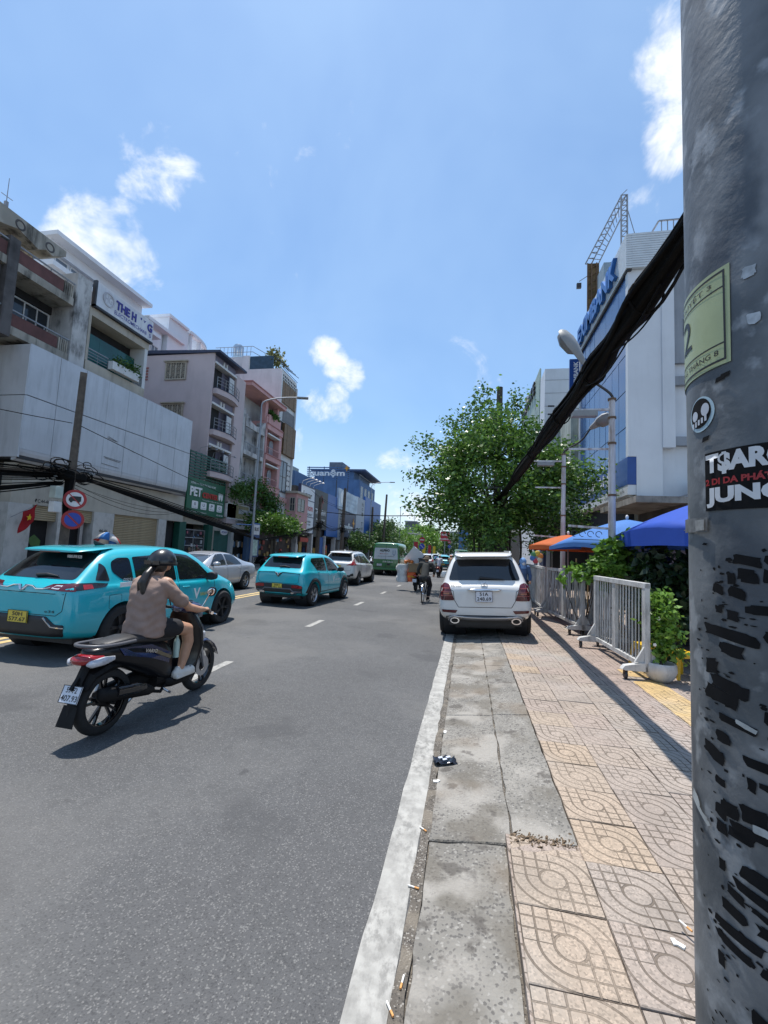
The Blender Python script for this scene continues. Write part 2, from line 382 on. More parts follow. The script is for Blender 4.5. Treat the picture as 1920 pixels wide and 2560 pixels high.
def tile_mat(name, cols, loc=True):
    """terrazzo pavement tile: quarter arcs and a grid pressed into a 40 cm square"""
    m = bpy.data.materials.new(name); m.use_nodes = True; t = m.node_tree; n = t.nodes; b = n['Principled BSDF']
    tc = n.new('ShaderNodeTexCoord'); geo = n.new('ShaderNodeNewGeometry'); P = geo.outputs['Position']
    def M(op, a, c=None, e=None):
        q = n.new('ShaderNodeMath'); q.operation = op
        for i, v in enumerate((a, c, e)):
            if v is None: continue
            if isinstance(v, (int, float)): q.inputs[i].default_value = v
            else: t.links.new(v, q.inputs[i])
        return q.outputs[0]
    def ramp(f, a, c):
        q = n.new('ShaderNodeMapRange'); q.interpolation_type = 'SMOOTHSTEP'; t.links.new(f, q.inputs['Value']); q.inputs['From Min'].default_value = a; q.inputs['From Max'].default_value = c; return q.outputs[0]
    def mix(f, a, c):
        q = n.new('ShaderNodeMix'); q.data_type = 'RGBA'
        if isinstance(f, (int, float)): q.inputs[0].default_value = f
        else: t.links.new(f, q.inputs[0])
        for i, v in ((6, a), (7, c)):
            if isinstance(v, tuple): q.inputs[i].default_value = (*v, 1)
            else: t.links.new(v, q.inputs[i])
        return q.outputs[2]
    def nz(sc, det=5):
        q = n.new('ShaderNodeTexNoise'); q.inputs['Scale'].default_value = sc; q.inputs['Detail'].default_value = det; t.links.new(P, q.inputs['Vector']); return q.outputs['Fac']
    s = n.new('ShaderNodeSeparateXYZ'); t.links.new(tc.outputs['Object'], s.inputs[0])
    def cell(x): return M('SUBTRACT', M('FRACT', M('ADD', M('DIVIDE', x, .4), .5)), .5)
    u, v = cell(s.outputs[0]), cell(s.outputs[1])
    r = M('SQRT', M('ADD', M('MULTIPLY', u, u), M('MULTIPLY', v, v)))
    def near(x, step=1/6):                           # distance to the nearest multiple of step
        return M('ABSOLUTE', M('MULTIPLY', M('SUBTRACT', M('FRACT', M('ADD', M('DIVIDE', x, step), .5)), .5), step))
    arc = ramp(near(r), .017, .008)
    arc = M('MULTIPLY', arc, M('GREATER_THAN', r, .1)); arc = M('MULTIPLY', arc, M('LESS_THAN', r, .58))
    grd = M('MAXIMUM', ramp(near(u), .015, .007), ramp(near(v), .015, .007))
    grd = M('MULTIPLY', grd, M('GREATER_THAN', r, .155))
    core = M('MULTIPLY', ramp(M('ABSOLUTE', M('SUBTRACT', r, 1/6)), .018, .009), 1.0)
    same = M('GREATER_THAN', M('MULTIPLY', u, v), 0)
    g = M('ADD', M('MULTIPLY', same, arc), M('MULTIPLY', M('SUBTRACT', 1, same), grd)); g = M('MAXIMUM', g, core)
    wear = ramp(nz(1.3, 4), .25, .6); g = M('MULTIPLY', g, M('MULTIPLY_ADD', wear, .6, .4))
    oi = n.new('ShaderNodeObjectInfo')
    cr = n.new('ShaderNodeValToRGB'); cr.color_ramp.interpolation = 'LINEAR'
    el = cr.color_ramp.elements
    for i, c in enumerate(cols):
        e = el[i] if i < 2 else el.new(.5)
        e.position = i/(len(cols)-1); e.color = (*c, 1)
    t.links.new(oi.outputs['Random'], cr.inputs[0])
    vo = n.new('ShaderNodeTexVoronoi'); vo.inputs['Scale'].default_value = 120; t.links.new(P, vo.inputs['Vector'])
    sp = n.new('ShaderNodeSeparateColor'); t.links.new(vo.outputs['Color'], sp.inputs[0])
    def scale(c, k):
        q = n.new('ShaderNodeMix'); q.data_type = 'RGBA'; q.blend_type = 'MULTIPLY'; q.inputs[0].default_value = 1; t.links.new(c, q.inputs[6]); q.inputs[7].default_value = (k[0], k[1], k[2], 1); return q.outputs[2]
    base = cr.outputs[0]
    c = mix(M('MULTIPLY', ramp(sp.outputs[0], .30, .24), .55), base, scale(base, (.55, .55, .55)))
    c = mix(M('MULTIPLY', ramp(sp.outputs[1], .72, .78), .5), c, scale(base, (1.45, 1.42, 1.4)))
    c = mix(M('MULTIPLY', ramp(nz(2.2, 6), .48, .68), .55), c, scale(base, (.74, .75, .76)))
    c = mix(M('MULTIPLY', ramp(nz(.7, 5), .5, .66), .35), c, (.34, .325, .30))
    c = mix(M('MULTIPLY', g, .72), c, (.085, .064, .046))
    t.links.new(c, b.inputs['Base Color']); b.inputs['Roughness'].default_value = .8; b.inputs['Specular IOR Level'].default_value = .3
    bp = n.new('ShaderNodeBump'); bp.inputs['Strength'].default_value = .9; bp.inputs['Distance'].default_value = .006
    h = M('MULTIPLY_ADD', g, -1.0, M('MULTIPLY', nz(160, 2), .12)); t.links.new(h, bp.inputs['Height']); t.links.new(bp.outputs[0], b.inputs['Normal'])
    return m
M_TILE_A = tile_mat('tile_beige', [(.345, .268, .195), (.335, .268, .208), (.315, .26, .208)])
M_TILE_B = tile_mat('tile_grey_pink', [(.315, .258, .212), (.295, .252, .215), (.305, .245, .208)])
M_TILE_C = tile_mat('tile_rose', [(.295, .232, .20), (.305, .24, .205), (.29, .235, .203)])
M_TILE_Y = tile_mat('tile_yellow', [(.50, .34, .13), (.47, .33, .16), (.44, .31, .15)])
PZ = .10                                              # pavement level

g = MB().quad((-900, -300, -.02), (900, -300, -.02), (900, 1500, -.02), (-900, 1500, -.02))
struct('ground', g, mat('ground_dust', (.20, .19, .17), .9, var=.2, vs=.2))
mb = MB()
ys = [-6, 0, 4, 8, 14, 24, 40, 80, 160, 420]
for a, b in zip(ys, ys[1:]): mb.quad((-14.3, a, 0), (-.20, a, 0), (-.20, b, 0), (-14.3, b, 0))
struct('road', mb, M_ASPH)
# markings, each its own sheet of paint
ROADM = bpy.data.objects['road']
def paint(name, m, x0, x1, y0, y1, z=.004, jag=.012, step=.12):
    """paint sheet with a worn, uneven edge"""
    n = max(2, int((y1-y0)/step)); n = min(n, 400); L = []; Rr = []
    for i in range(n+1):
        y = y0+(y1-y0)*i/n; L.append((x0+rng.uniform(-jag, jag), y)); Rr.append((x1+rng.uniform(-jag, jag), y))
    b = MB()
    for i in range(n): b.quad((*L[i], z), (*Rr[i], z), (*Rr[i+1], z), (*L[i+1], z))
    return b.build(name, m, ROADM)
paint('edge_line', M_LINE, -.415, -.245, -3, 70, jag=.006, step=.1)
for k in range(-1, 30):
    y = 5.15 + 4.2*k; paint('lane_dash', M_LINE, -3.50, -3.37, y, y+1.0, jag=.006)
for x in (-7.62, -7.36): paint('centre_line', M_YEL, x, x+.13, -4, 140, jag=.006, step=.5)
for k in range(0, 30):
    y = 4.0 + 4.2*k; paint('lane_dash', M_LINE, -11.2, -11.07, y, y+1.0, jag=.006)
paint('gutter_strip', M_DIRT, -.243, -.185, -3, 60, z=.006, jag=.012, step=.06)

# right-hand pavement
pv = MB().box(.69, 6.6, 2.9, 140, -.3, PZ-.012).box(.27, 6.6, -6, 2.899, -.3, PZ-.012)
pave = struct('pavement', pv, M_TILE_B)
def tile_mesh(w, l, th=.03):
    b = MB(); e = .004
    b.add([(-w/2, -l/2, -th), (w/2, -l/2, -th), (w/2, l/2, -th), (-w/2, l/2, -th), (-w/2, -l/2, -e), (w/2, -l/2, -e), (w/2, l/2, -e), (-w/2, l/2, -e),
           (-w/2+e, -l/2+e, 0), (w/2-e, -l/2+e, 0), (w/2-e, l/2-e, 0), (-w/2+e, l/2-e, 0)],
          [(0, 1, 5, 4), (1, 2, 6, 5), (2, 3, 7, 6), (3, 0, 4, 7), (4, 5, 9, 8), (5, 6, 10, 9), (6, 7, 11, 10), (7, 4, 8, 11), (8, 9, 10, 11)])
    return b.mesh('tile')
tmesh = {k: tile_mesh(.397, .397) for k in 'ABCY'}
for k, m in zip('ABCY', (M_TILE_A, M_TILE_B, M_TILE_C, M_TILE_Y)): tmesh[k].materials.append(m)
def tile(k, x, y, z=None, tilt=.008, me=None):
    o = bpy.data.objects.new('tile', me or tmesh[k]); COL.objects.link(o); o.parent = pave
    o.location = (x, y, (PZ if z is None else z)+rng.uniform(-.002, .003)); o.rotation_euler = (rng.uniform(-tilt, tilt), rng.uniform(-tilt, tilt), rng.uniform(-.006, .006)); return o
ntile = 0
for c in range(-1, 7):
    x = .88 + .4*c
    n1 = 5 if c == -1 else (30 if c < 5 else 24)
    y0 = .95
    for r_ in range(n1):
        y = y0 + .4*r_ + (0 if c < 1 else .07*(c % 3))
        if c == -1 and y > 2.65: continue
        if y < 1.0 + .0: continue
        k = 'A' if c == -1 or (c == 0 and rng.random() < .5) else ('B' if c < 3 else ('C' if rng.random() < .7 else 'B'))
        if c == 3 and y > 2.0: k = 'C'
        tile(k, x, y)
        ntile += 1
for i in range(7): tile('Y', 2.5+.8*0+.385*0, 4.9+.4*i, z=PZ+.004)
# the broken tile: two pieces, one sunk
for pts, dz, rz in (([(-.19, -.19), (.19, -.19), (.19, .05), (.05, .02), (-.06, -.03), (-.19, -.06)], 0, 0), ([(-.19, -.02), (-.08, .0), (-.06, .10), (-.18, .13)], -.014, .1)):
    b = MB().prism([(px_, py_, -.02) for px_, py_ in pts], (0, 0, .02)); o = b.build('tile', M_TILE_A, pave, world=False)
    o.location = (.48, 2.78, PZ+dz); o.rotation_euler = (.02, .01, rz)
# debris in the hole left by the broken tile
b = MB()
for i in range(260):
    x = rng.uniform(.29, .67); y = 2.87+rng.gauss(0, .03)+.10*(x-.3); s = rng.choice((.002, .003, .004, .005, .009))
    b.obox((x, y, PZ-.012+s*.4), (rng.random(), rng.random(), .2), (rng.random(), -rng.random(), .1), (.1, .1, 1), s, s*rng.uniform(.3, 1), s*.5)
tag(b.build('grit', mat('grit_brown', (.13, .09, .055), .9, var=.7, vs=60), pave, world=False), kind='stuff')
# sloping concrete kerb slabs
kerb = struct('kerb', MB().add([(-.21, -6, -.3), (.66, -6, -.3), (.66, 140, -.3), (-.21, 140, -.3), (-.21, -6, -.015), (.66, -6, PZ-.022), (.66, 140, PZ-.022), (-.21, 140, -.015)],
              [(0, 3, 2, 1), (4, 5, 6, 7), (0, 1, 5, 4), (1, 2, 6, 5), (2, 3, 7, 6), (3, 0, 4, 7)]), M_DIRT)
def slab(x0, x1, y0, y1, j=.008):
    zz = lambda x: .004 + (PZ-.006)*(x+.2)/.88
    def edge(a, b2, n):
        return [(a[0]+(b2[0]-a[0])*i/n + (rng.uniform(-j, j) if 0 < i else 0), a[1]+(b2[1]-a[1])*i/n + (rng.uniform(-j, j) if 0 < i else 0)) for i in range(n)]
    n = max(3, int((y1-y0)/.12))
    p = edge((x0, y0), (x1, y0), 4)+edge((x1, y0), (x1, y1), n)+edge((x1, y1), (x0, y1), 4)+edge((x0, y1), (x0, y0), n)
    b = MB(); k = len(p); cx = (x0+x1)/2; cy = (y0+y1)/2
    top = [(x+(cx-x)*.010, y+(cy-y)*.006, zz(x)) for x, y in p]; mid = [(x, y, zz(x)-.008) for x, y in p]; bot = [(x, y, zz(x)-.09) for x, y in p]
    b.add(top, [tuple(range(k))]); b.loft([bot, mid, top], caps=False); b.build('slab', M_SLAB, kerb, world=False)
for (y0, y1) in ((-1.5, .72), (.73, 2.84)): slab(-.182, .262, y0, y1)
yy = [2.85, 4.98, 7.1, 9.2, 11.3, 13.4, 15.5, 17.6, 19.7, 21.8, 23.9, 26, 28.1]
for a, b_ in zip(yy, yy[1:]):
    slab(-.185, .305+rng.uniform(-.01, .01), a+.006, b_-.006); slab(.315, .675, a+.03, b_+.02)
# left-hand pavement
lp = MB().box(-19.5, -14.3, -6, 140, -.3, .14)
struct('left_pavement', lp, mat('left_paving', (.30, .28, .26), .85, var=.2, vs=1.5, bump=.2, bs=8))
# litter on the kerb
M_BUTT = mat('cigarette_filter', (.62, .30, .10), .8, var=.2, vs=90); M_PAP = mat('cigarette_paper', (.75, .73, .68), .8, var=.1)
def butt(x, y, a, L=.06, lab=''):
    z = .004 + .094*(x+.2)/.88 + .006 if x > -.2 else .012
    t = thing('cigarette_butt', lab, 'cigarette butt', (x, y, z), a, group='cigarette butts in the gutter')
    MB().cyl((0, 0, 0), (0, L*.4, 0), .0045, seg=8).build('filter', M_BUTT, t, smooth=40)
    MB().cyl((0, L*.4, 0), (0, L, 0), .0042, seg=8).build('paper', M_PAP, t, smooth=40)
for x, y, a, lab in ((-.225, 1.79, .6, 'white cigarette butt with orange tip nearest the camera, beside the white road line'),
                     (-.215, 1.90, -.1, 'cigarette butt with orange tip just beyond the nearest one in the gutter'),
                     (-.20, 2.44, 1.4, 'orange and white cigarette butt lying across the gutter at mid slab'),
                     (-.205, 2.92, .9, 'cigarette butt at the joint between the two near kerb slabs'),
                     (1.02, 2.32, .5, 'cigarette butt lying on the beige patterned tiles')): butt(x, y, a, lab=lab)
for i, (x, y) in enumerate(((-.19, 3.55), (-.17, 4.5), (.95, 2.28))):
    z = .004+.094*(x+.2)/.88+.004 if x < .68 else PZ+.005
    b = MB().obox((0, 0, 0), (1, .3, 0), (-.3, 1, .1), (0, 0, 1), .022, .012, .004).obox((.015, .01, .003), (1, -.6, .2), (.6, 1, 0), (0, 0, 1), .014, .009, .003)
    o = b.build('paper_scrap', M_PAP); o.location = (x, y, z); o.rotation_euler = (0, 0, i*1.1)
    tag(o, ['scrap of white paper beside the black wrapper in the gutter', 'scrap of paper in the gutter behind the black wrapper', 'white folded paper scrap on the beige tiles'][i], 'litter')
wr = thing('crisp_packet', 'crumpled black plastic wrapper lying at the road edge of the kerb', 'wrapper', (-.14, 3.87, .012), .3)
b = MB(); pts = []
for i in range(9):
    for j in range(7):
        x = (i/8-.5)*.19; y = (j/6-.5)*.13*(1-.25*abs(i/8-.5)); pts.append((x, y, .018+.018*math.sin(i*1.9+j*.8)*math.cos(j*1.7+i*.4)))
b.add(pts, [(i*7+j, (i+1)*7+j, (i+1)*7+j+1, i*7+j+1) for i in range(8) for j in range(6)])
b.build('film', mat('black_film', (.012, .014, .022), .22, var=.2, coat=.3), wr, smooth=50, solid=.002)
for x, y in ((-.04, .0), (.03, .01), (-.01, -.03)): MB().obox((x, y, .04), (1, .2, .1), (-.2, 1, .05), (0, 0, 1), .018, .012, .002).build('printed_label', mat('label_silver', (.55, .58, .65), .3, var=.2), wr)
# ================================================================== left side of the street
M_GLASS = mat('dark_window_glass', (.03, .038, .048), .08, var=.1, spec=.6)
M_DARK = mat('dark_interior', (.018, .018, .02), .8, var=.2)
M_WHITEF = mat('white_painted_metal', (.62, .62, .62), .45, var=.08, vs=6)
M_PANEL = mat('aluminium_panel', (.50, .52, .56), .42, var=.07, vs=.8, streak=.38, ss=(5, 5, .5), sdark=.55, metal=.15)
M_CONC = mat('weathered_concrete', (.34, .32, .28), .9, var=.2, vs=1.2, streak=.95, ss=(2.4, 2.4, .35), sdark=.13, bump=.3, bs=25)
M_STAIN = mat('stained_white_wall', (.48, .48, .48), .9, var=.14, vs=1.1, streak=.95, ss=(1.6, 1.6, .6), sdark=.12, bump=.25, bs=20)
M_MAROON = mat('maroon_paint', (.125, .050, .045), .75, var=.2, vs=2, streak=.5, sdark=.5)
M_DKCON = mat('dark_stained_concrete', (.085, .08, .082), .9, var=.35, vs=1.5, streak=.7, ss=(3, 3, .4), sdark=.3)
M_MARBLE = mat('white_marble_cladding', (.50, .49, .47), .35, var=.05, vs=2, streak=.55, ss=(4, 3.2, 2.2), sdark=.5)
M_BEIGE = mat('beige_render', (.43, .395, .335), .85, var=.1, vs=1.2, streak=.4, sdark=.5)
M_SHUT = mat('tan_roller_shutter', (.38, .31, .20), .5, var=.1, vs=3, metal=.1)
M_PURP = mat('lilac_render', (.52, .435, .44), .85, var=.06, vs=.7, streak=.28, ss=(1.6, 1.6, .25), sdark=.7)
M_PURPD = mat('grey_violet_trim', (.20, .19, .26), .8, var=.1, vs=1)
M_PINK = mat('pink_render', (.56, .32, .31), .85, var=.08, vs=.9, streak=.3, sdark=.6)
M_PINKD = mat('dark_pink_trim', (.36, .15, .14), .8, var=.1)
M_WALLW = mat('white_render', (.60, .62, .63), .85, var=.07, vs=.6, streak=.35, ss=(1.8, 1.8, .25), sdark=.55)
M_BRWN = mat('brown_louvre', (.17, .10, .045), .6, var=.2, vs=4)
M_GREEN = mat('green_sign_paint', (.010, .105, .050), .5, var=.08, vs=2)
M_GREENF = mat('green_steel', (.012, .085, .060), .5, var=.15)
M_WTXT = mat('white_lettering', (.75, .75, .75), .5, var=.03)
M_BTXT = mat('blue_lettering', (.022, .022, .25), .5, var=.1)
M_RTXT = mat('red_lettering', (.42, .025, .018), .5, var=.1)
M_KTXT = mat('black_lettering', (.012, .012, .014), .5, var=.05)
M_BLUEB = mat('blue_cladding', (.010, .085, .32), .45, var=.08, vs=.8)
M_BLUEW = mat('faded_blue_wall', (.085, .16, .30), .85, var=.1, vs=.7, streak=.45, ss=(1.2, 1.2, .2), sdark=.6)
M_NAVY = mat('navy_sign', (.010, .018, .075), .45, var=.1)
M_CHAR = mat('charcoal_sign', (.022, .022, .026), .5, var=.15)
M_RAIL = mat('grey_railing', (.25, .26, .28), .5, var=.1, metal=.4)
M_LEAFL = mat('light_leaf', (.075, .16, .022), .5, var=.5, vs=9, transl=.35)
M_LEAFD = mat('dark_leaf', (.068, .15, .028), .40, var=.5, vs=7, transl=.28)
M_BARK = mat('grey_bark', (.075, .062, .050), .95, var=.35, vs=8, bump=.6, bs=30)

def window_x(parent, X, y0, y1, z0, z1, mf=None, mg=None, nv=2, nh=1, d=.06, fw_=.06, name='window'):
    """window in a wall that faces +x: frame with one pane object per light"""
    mf = mf or M_WHITEF; mg = mg or M_GLASS; b = MB()
    b.box(X, X+d, y0, y1, z0, z0+fw_).box(X, X+d, y0, y1, z1-fw_, z1).box(X, X+d, y0, y0+fw_, z0+fw_, z1-fw_).box(X, X+d, y1-fw_, y1, z0+fw_, z1-fw_)
    for i in range(1, nv): yy_ = y0+(y1-y0)*i/nv; b.box(X, X+d*.8, yy_-fw_*.4, yy_+fw_*.4, z0+fw_, z1-fw_)
    for i in range(1, nh): zz_ = z0+(z1-z0)*i/nh; b.box(X, X+d*.7, y0+fw_, y1-fw_, zz_-fw_*.35, zz_+fw_*.35)
    w = b.build(name, mf, parent)
    for i in range(nv):
        for j in range(nh):
            a = y0+(y1-y0)*i/nv+.01; c = y0+(y1-y0)*(i+1)/nv-.01; e = z0+(z1-z0)*j/nh+.01; f = z0+(z1-z0)*(j+1)/nh-.01
            MB().box(X-.01, X+d*.35, a, c, e, f).build('pane', mg, w)
    return w
def window_y(parent, Y, x0, x1, z0, z1, mf=None, mg=None, nv=2, nh=1, d=.06, fw_=.06, name='window'):
    """window in a wall that faces -y (towards the camera)"""
    mf = mf or M_WHITEF; mg = mg or M_GLASS; b = MB()
    b.box(x0, x1, Y-d, Y, z0, z0+fw_).box(x0, x1, Y-d, Y, z1-fw_, z1).box(x0, x0+fw_, Y-d, Y, z0+fw_, z1-fw_).box(x1-fw_, x1, Y-d, Y, z0+fw_, z1-fw_)
    for i in range(1, nv): q = x0+(x1-x0)*i/nv; b.box(q-fw_*.4, q+fw_*.4, Y-d*.8, Y, z0+fw_, z1-fw_)
    for i in range(1, nh): q = z0+(z1-z0)*i/nh; b.box(x0+fw_, x1-fw_, Y-d*.7, Y, q-fw_*.35, q+fw_*.35)
    w = b.build(name, mf, parent)
    for i in range(nv):
        for j in range(nh):
            a = x0+(x1-x0)*i/nv+.01; c = x0+(x1-x0)*(i+1)/nv-.01; e = z0+(z1-z0)*j/nh+.01; f = z0+(z1-z0)*(j+1)/nh-.01
            MB().box(a, c, Y-d*.35, Y+.01, e, f).build('pane', mg, w)
    return w
def railing_x(parent, X, y0, y1, z0, z1, n=10, m=None, r=.018, horiz=0):
    b = MB(); b.bar((X, y0, z1), (X, y1, z1), .05, .05).bar((X, y0, z0), (X, y1, z0), .03, .03)
    for i in range(n+1): y = y0+(y1-y0)*i/n; b.bar((X, y, z0), (X, y, z1), r)
    for k in range(horiz): z = z0+(z1-z0)*(k+1)/(horiz+1); b.bar((X, y0, z), (X, y1, z), .025)
    return b.build('railing', m or M_RAIL, parent)
def shutter_x(parent, X, y0, y1, z0, z1, m=None, pitch=.085):
    """corrugated roller shutter, one slat per rib"""
    root = MB().box(X-.05, X-.02, y0, y1, z0, z1).build('roller_shutter', m or M_SHUT, parent)
    n = int((z1-z0)/pitch); h = (z1-z0)/n
    p = [(X-.02, y0, 0), (X+.012, y0, .2*h), (X+.012, y0, .72*h), (X-.02, y0, .95*h)]
    off = OFF[root.name]
    me = MB().prism([(a, b, c) for a, b, c in p], (0, y1-y0, 0)).mesh('slat', (off[0], off[1], 0)); me.materials.append(m or M_SHUT)
    for i in range(n):
        o = bpy.data.objects.new('slat', me); COL.objects.link(o); o.parent = root; o.location = (0, 0, z0+i*h-off[2])
    return root
def louvre_set(parent, m, X, y0, y1, z0, z1, n, d=.05):
    for i in range(n):
        a = y0+(y1-y0)*i/n; b = y0+(y1-y0)*(i+1)/n; pbox(parent, 'louvre_panel', m, X-d, X+.01*(i % 2), a+.015, b-.015, z0, z1)
def leaves(n, centers, spread, size, flat=.5, seed=1):
    """leaf faces scattered round a list of clump centres; returns MB"""
    g_ = np.random.default_rng(seed); c = np.array(centers, float); k = g_.integers(0, len(c), n)
    s = np.array(spread) if not np.isscalar(spread) else np.full(3, spread)
    p = c[k] + g_.normal(0, 1, (n, 3))*s
    d = g_.normal(0, 1, (n, 3)); d[:, 2] *= flat; d[:, 2] -= .15; d /= np.linalg.norm(d, axis=1)[:, None]
    u = np.cross(d, g_.normal(0, 1, (n, 3))); u /= np.linalg.norm(u, axis=1)[:, None]
    L = size*g_.uniform(.6, 1.3, n); W = L*.28
    nn = np.cross(d, u)
    a = p; b = p + d*L[:, None]*.45 + u*W[:, None] - nn*L[:, None]*.05; e = p + d*L[:, None] - nn*L[:, None]*.12; f = p + d*L[:, None]*.45 - u*W[:, None] - nn*L[:, None]*.05
    mb = MB(); mb.v = list(map(tuple, np.stack([a, b, e, f], 1).reshape(-1, 3))); mb.f = [(4*i, 4*i+1, 4*i+2, 4*i+3) for i in range(n)]
    return mb
def AC(label, x, y, z, face='x', s=1.0):
    t = thing('air_conditioner', label, 'air conditioner', (x, y, z))
    w, h, d = .82*s, .56*s, .30*s
    if face == 'x':
        pbox(t, 'casing', M_WHITEF, x-d, x, y, y+w, z, z+h, bevel=.02)
        MB().lathe([(.0, .0), (h*.40, 0), (h*.43, .02), (h*.43, 0)], (x+.004, y+w*.38, z+h*.5), 'x').build('fan_grille', M_DARK, t)
        for k in range(3): MB().lathe([(h*(.12+.1*k)-.006, 0), (h*(.12+.1*k)-.006, .015), (h*(.12+.1*k)+.006, .015), (h*(.12+.1*k)+.006, 0)], (x+.012, y+w*.38, z+h*.5), 'x', 20).build('fan_ring', M_RAIL, t)
    else:
        pbox(t, 'casing', M_WHITEF, x, x+w, y, y+d, z, z+h, bevel=.02)
        MB().lathe([(.0, .0), (h*.40, 0), (h*.43, -.02), (h*.43, 0)], (x+w*.38, y-.004, z+h*.5), 'y').build('fan_grille', M_DARK, t)
        for k in range(3): MB().lathe([(h*(.12+.1*k)-.006, 0), (h*(.12+.1*k)-.006, -.015), (h*(.12+.1*k)+.006, -.015), (h*(.12+.1*k)+.006, 0)], (x+w*.38, y-.012, z+h*.5), 'y', 20).build('fan_ring', M_RAIL, t)
    return t

# ---- old concrete block with maroon balconies (far left)
bld = thing('old_apartment_block', 'weathered concrete apartment block with maroon balcony bands at the left edge', 'building', (-18.2, 11.5, .14))
pbox(bld, 'wall', M_BEIGE, -24, -18.2, 6, 15.75, .14, 12.3)
for z0, z1 in ((11.95, 12.45), (9.48, 9.95)):
    pbox(bld, 'balcony_band', M_MAROON, -17.1, -17.0, 12.62, 14.5, z0, z1); pbox(bld, 'balcony_band', M_MAROON, -17.1, -17.0, 6, 12.2, z0, z1)
    pbox(bld, 'balcony_slab', M_CONC, -18.2, -16.98, 6, 15.0, z0-.34, z0-.02)
    b = MB().bar((-17.0, 6, z1+.12), (-17.0, 15, z1+.12), .05, .05)
    for k in range(12): b.bar((-17.0, 6.4+k*.75, z1), (-17.0, 6.4+k*.75, z1+.12), .03)
    b.build('handrail', M_RAIL, bld)
    b = MB()
    for k in range(5): b.box(-17.1, -16.99, 14.55+k*.09, 14.60+k*.09, z0-.05, z1+.03)
    b.build('balcony_balusters', M_CONC, bld)
window_x(bld, -18.19, 13.4, 15.0, 10.35, 11.25, M_WHITEF, M_GLASS, nv=3)
pbox(bld, 'transom_shade', M_DARK, -18.19, -18.1, 13.3, 15.1, 11.28, 11.6)
pbox(bld, 'column', M_DKCON, -17.6, -16.93, 12.22, 12.60, 9.0, 12.75); pbox(bld, 'shutter_panel', M_DKCON, -17.5, -17.15, 9, 12.2, 9.9, 11.6)
pbox(bld, 'party_wall', M_STAIN, -18.3, -16.95, 15.05, 15.78, 8.2, 13.15)
# roof canopy beam with a wavy lower edge and round openings
pts = [(-17.0, 8.0, 13.05), (-17.0, 11.2, 13.05), (-17.0, 11.7, 12.95), (-17.0, 12.0, 13.02), (-17.0, 12.5, 13.2), (-17.0, 13.0, 13.05), (-17.0, 13.3, 12.96), (-17.0, 13.6, 13.16), (-17.0, 13.9, 13.1), (-17.0, 14.45, 13.45), (-17.0, 14.45, 13.68), (-17.0, 8.0, 13.72)]
MB().prism(pts, (-1.2, 0, 0)).build('roof_canopy', M_CONC, bld)
for y in (12.55, 13.75): MB().lathe([(.13, 0), (.17, .02), (.20, 0)], (-16.995, y, 13.38 if y < 13 else 13.36), 'x', 20).build('canopy_ring', M_DKCON, bld)
pbox(bld, 'stair_house', M_WALLW, -19.6, -18.4, 11, 12.3, 12.3, 13.0)
b = MB()
for k in range(8): b.bar((-18, 12.2+k*.25, 12.3), (-18, 12.2+k*.25, 13.0), .03)
b.bar((-18, 12.1, 13.0), (-18, 14.1, 13.0), .05).build('roof_railing', M_WHITEF, bld)
ant = thing('roof_antenna', 'thin tall aerial mast on the roof at the far left', 'antenna', (-18.6, 13.1, 12.3))
MB().tube([(-18.6, 13.1, 12.3), (-18.6, 13.1, 16.0)], [.03, .012], 6).build('mast', M_RAIL, ant)
b = MB()
for z, w in ((14.3, .10), (14.5, .14), (14.7, .10), (15.2, .22)): b.bar((-18.6, 13.1-w, z), (-18.6, 13.1+w, z+.02), .02)
b.box(-18.66, -18.54, 13.05, 13.15, 14.25, 15.0).build('dipoles', M_RAIL, ant)

# ---- electro-mechanics shop, upper floor
bld = thing('shop_house', 'narrow stained shop house under a white sign with blue letters', 'building', (-18, 17.7, .14))
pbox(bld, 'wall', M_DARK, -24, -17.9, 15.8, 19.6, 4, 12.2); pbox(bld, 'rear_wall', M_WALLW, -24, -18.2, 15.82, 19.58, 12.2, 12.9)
pbox(bld, 'beam', M_BEIGE, -17.9, -17.0, 15.85, 19.55, 11.75, 12.15); pbox(bld, 'ledge', M_BEIGE, -17.9, -16.95, 15.85, 19.45, 9.05, 9.62)
pbox(bld, 'jamb', M_BEIGE, -17.9, -17.0, 15.85, 15.98, 9.62, 11.75); pbox(bld, 'jamb', M_WALLW, -17.9, -17.0, 19.3, 19.5, 9.62, 11.75)
for k in range(3): pbox(bld, 'green_glass', mat('green_glass', (.012, .085, .075), .12, var=.25, vs=1.2), -17.62, -17.58, 16+k*1.1, 17.09+k*1.1, 9.7, 11.2)
railing_x(bld, -17.02, 15.95, 17.1, 9.65, 10.2, 2, M_RAIL, horiz=3); railing_x(bld, -17.02, 18.75, 19.3, 9.65, 10.2, 1, M_RAIL, horiz=4)
sg = thing('shop_sign', 'white sign board with blue letters and missing characters, above green glass', 'sign', (-16.9, 17.7, 12.2))
pbox(sg, 'board', mat('white_sign_board', (.60, .62, .66), .5, var=.08, vs=1.2, streak=.4, sdark=.6), -17.0, -16.85, 15.95, 19.55, 12.22, 13.3, bevel=.01)
b = MB().box(-17.02, -16.83, 15.88, 15.96, 12.1, 13.35).box(-17.02, -16.83, 15.88, 19.6, 12.12, 12.22); b.build('frame', M_CHAR, sg)
sx_ = -16.845
def ltr(par, t_, m, y, z, w, h, X=sx_, **k): return lettering(par, t_, m, (X, y, z), (0, 1, 0), w, (0, 0, 1), h, **k)
ltr(sg, 'THE H', M_BTXT, 17.05, 12.66, 1.28, .42, bold=.03, depth=.03); ltr(sg, 'G', M_BTXT, 19.12, 12.66, .34, .42, bold=.03, depth=.03); ltr(sg, "'", M_BTXT, 18.62, 12.98, .10, .12, bold=.03)
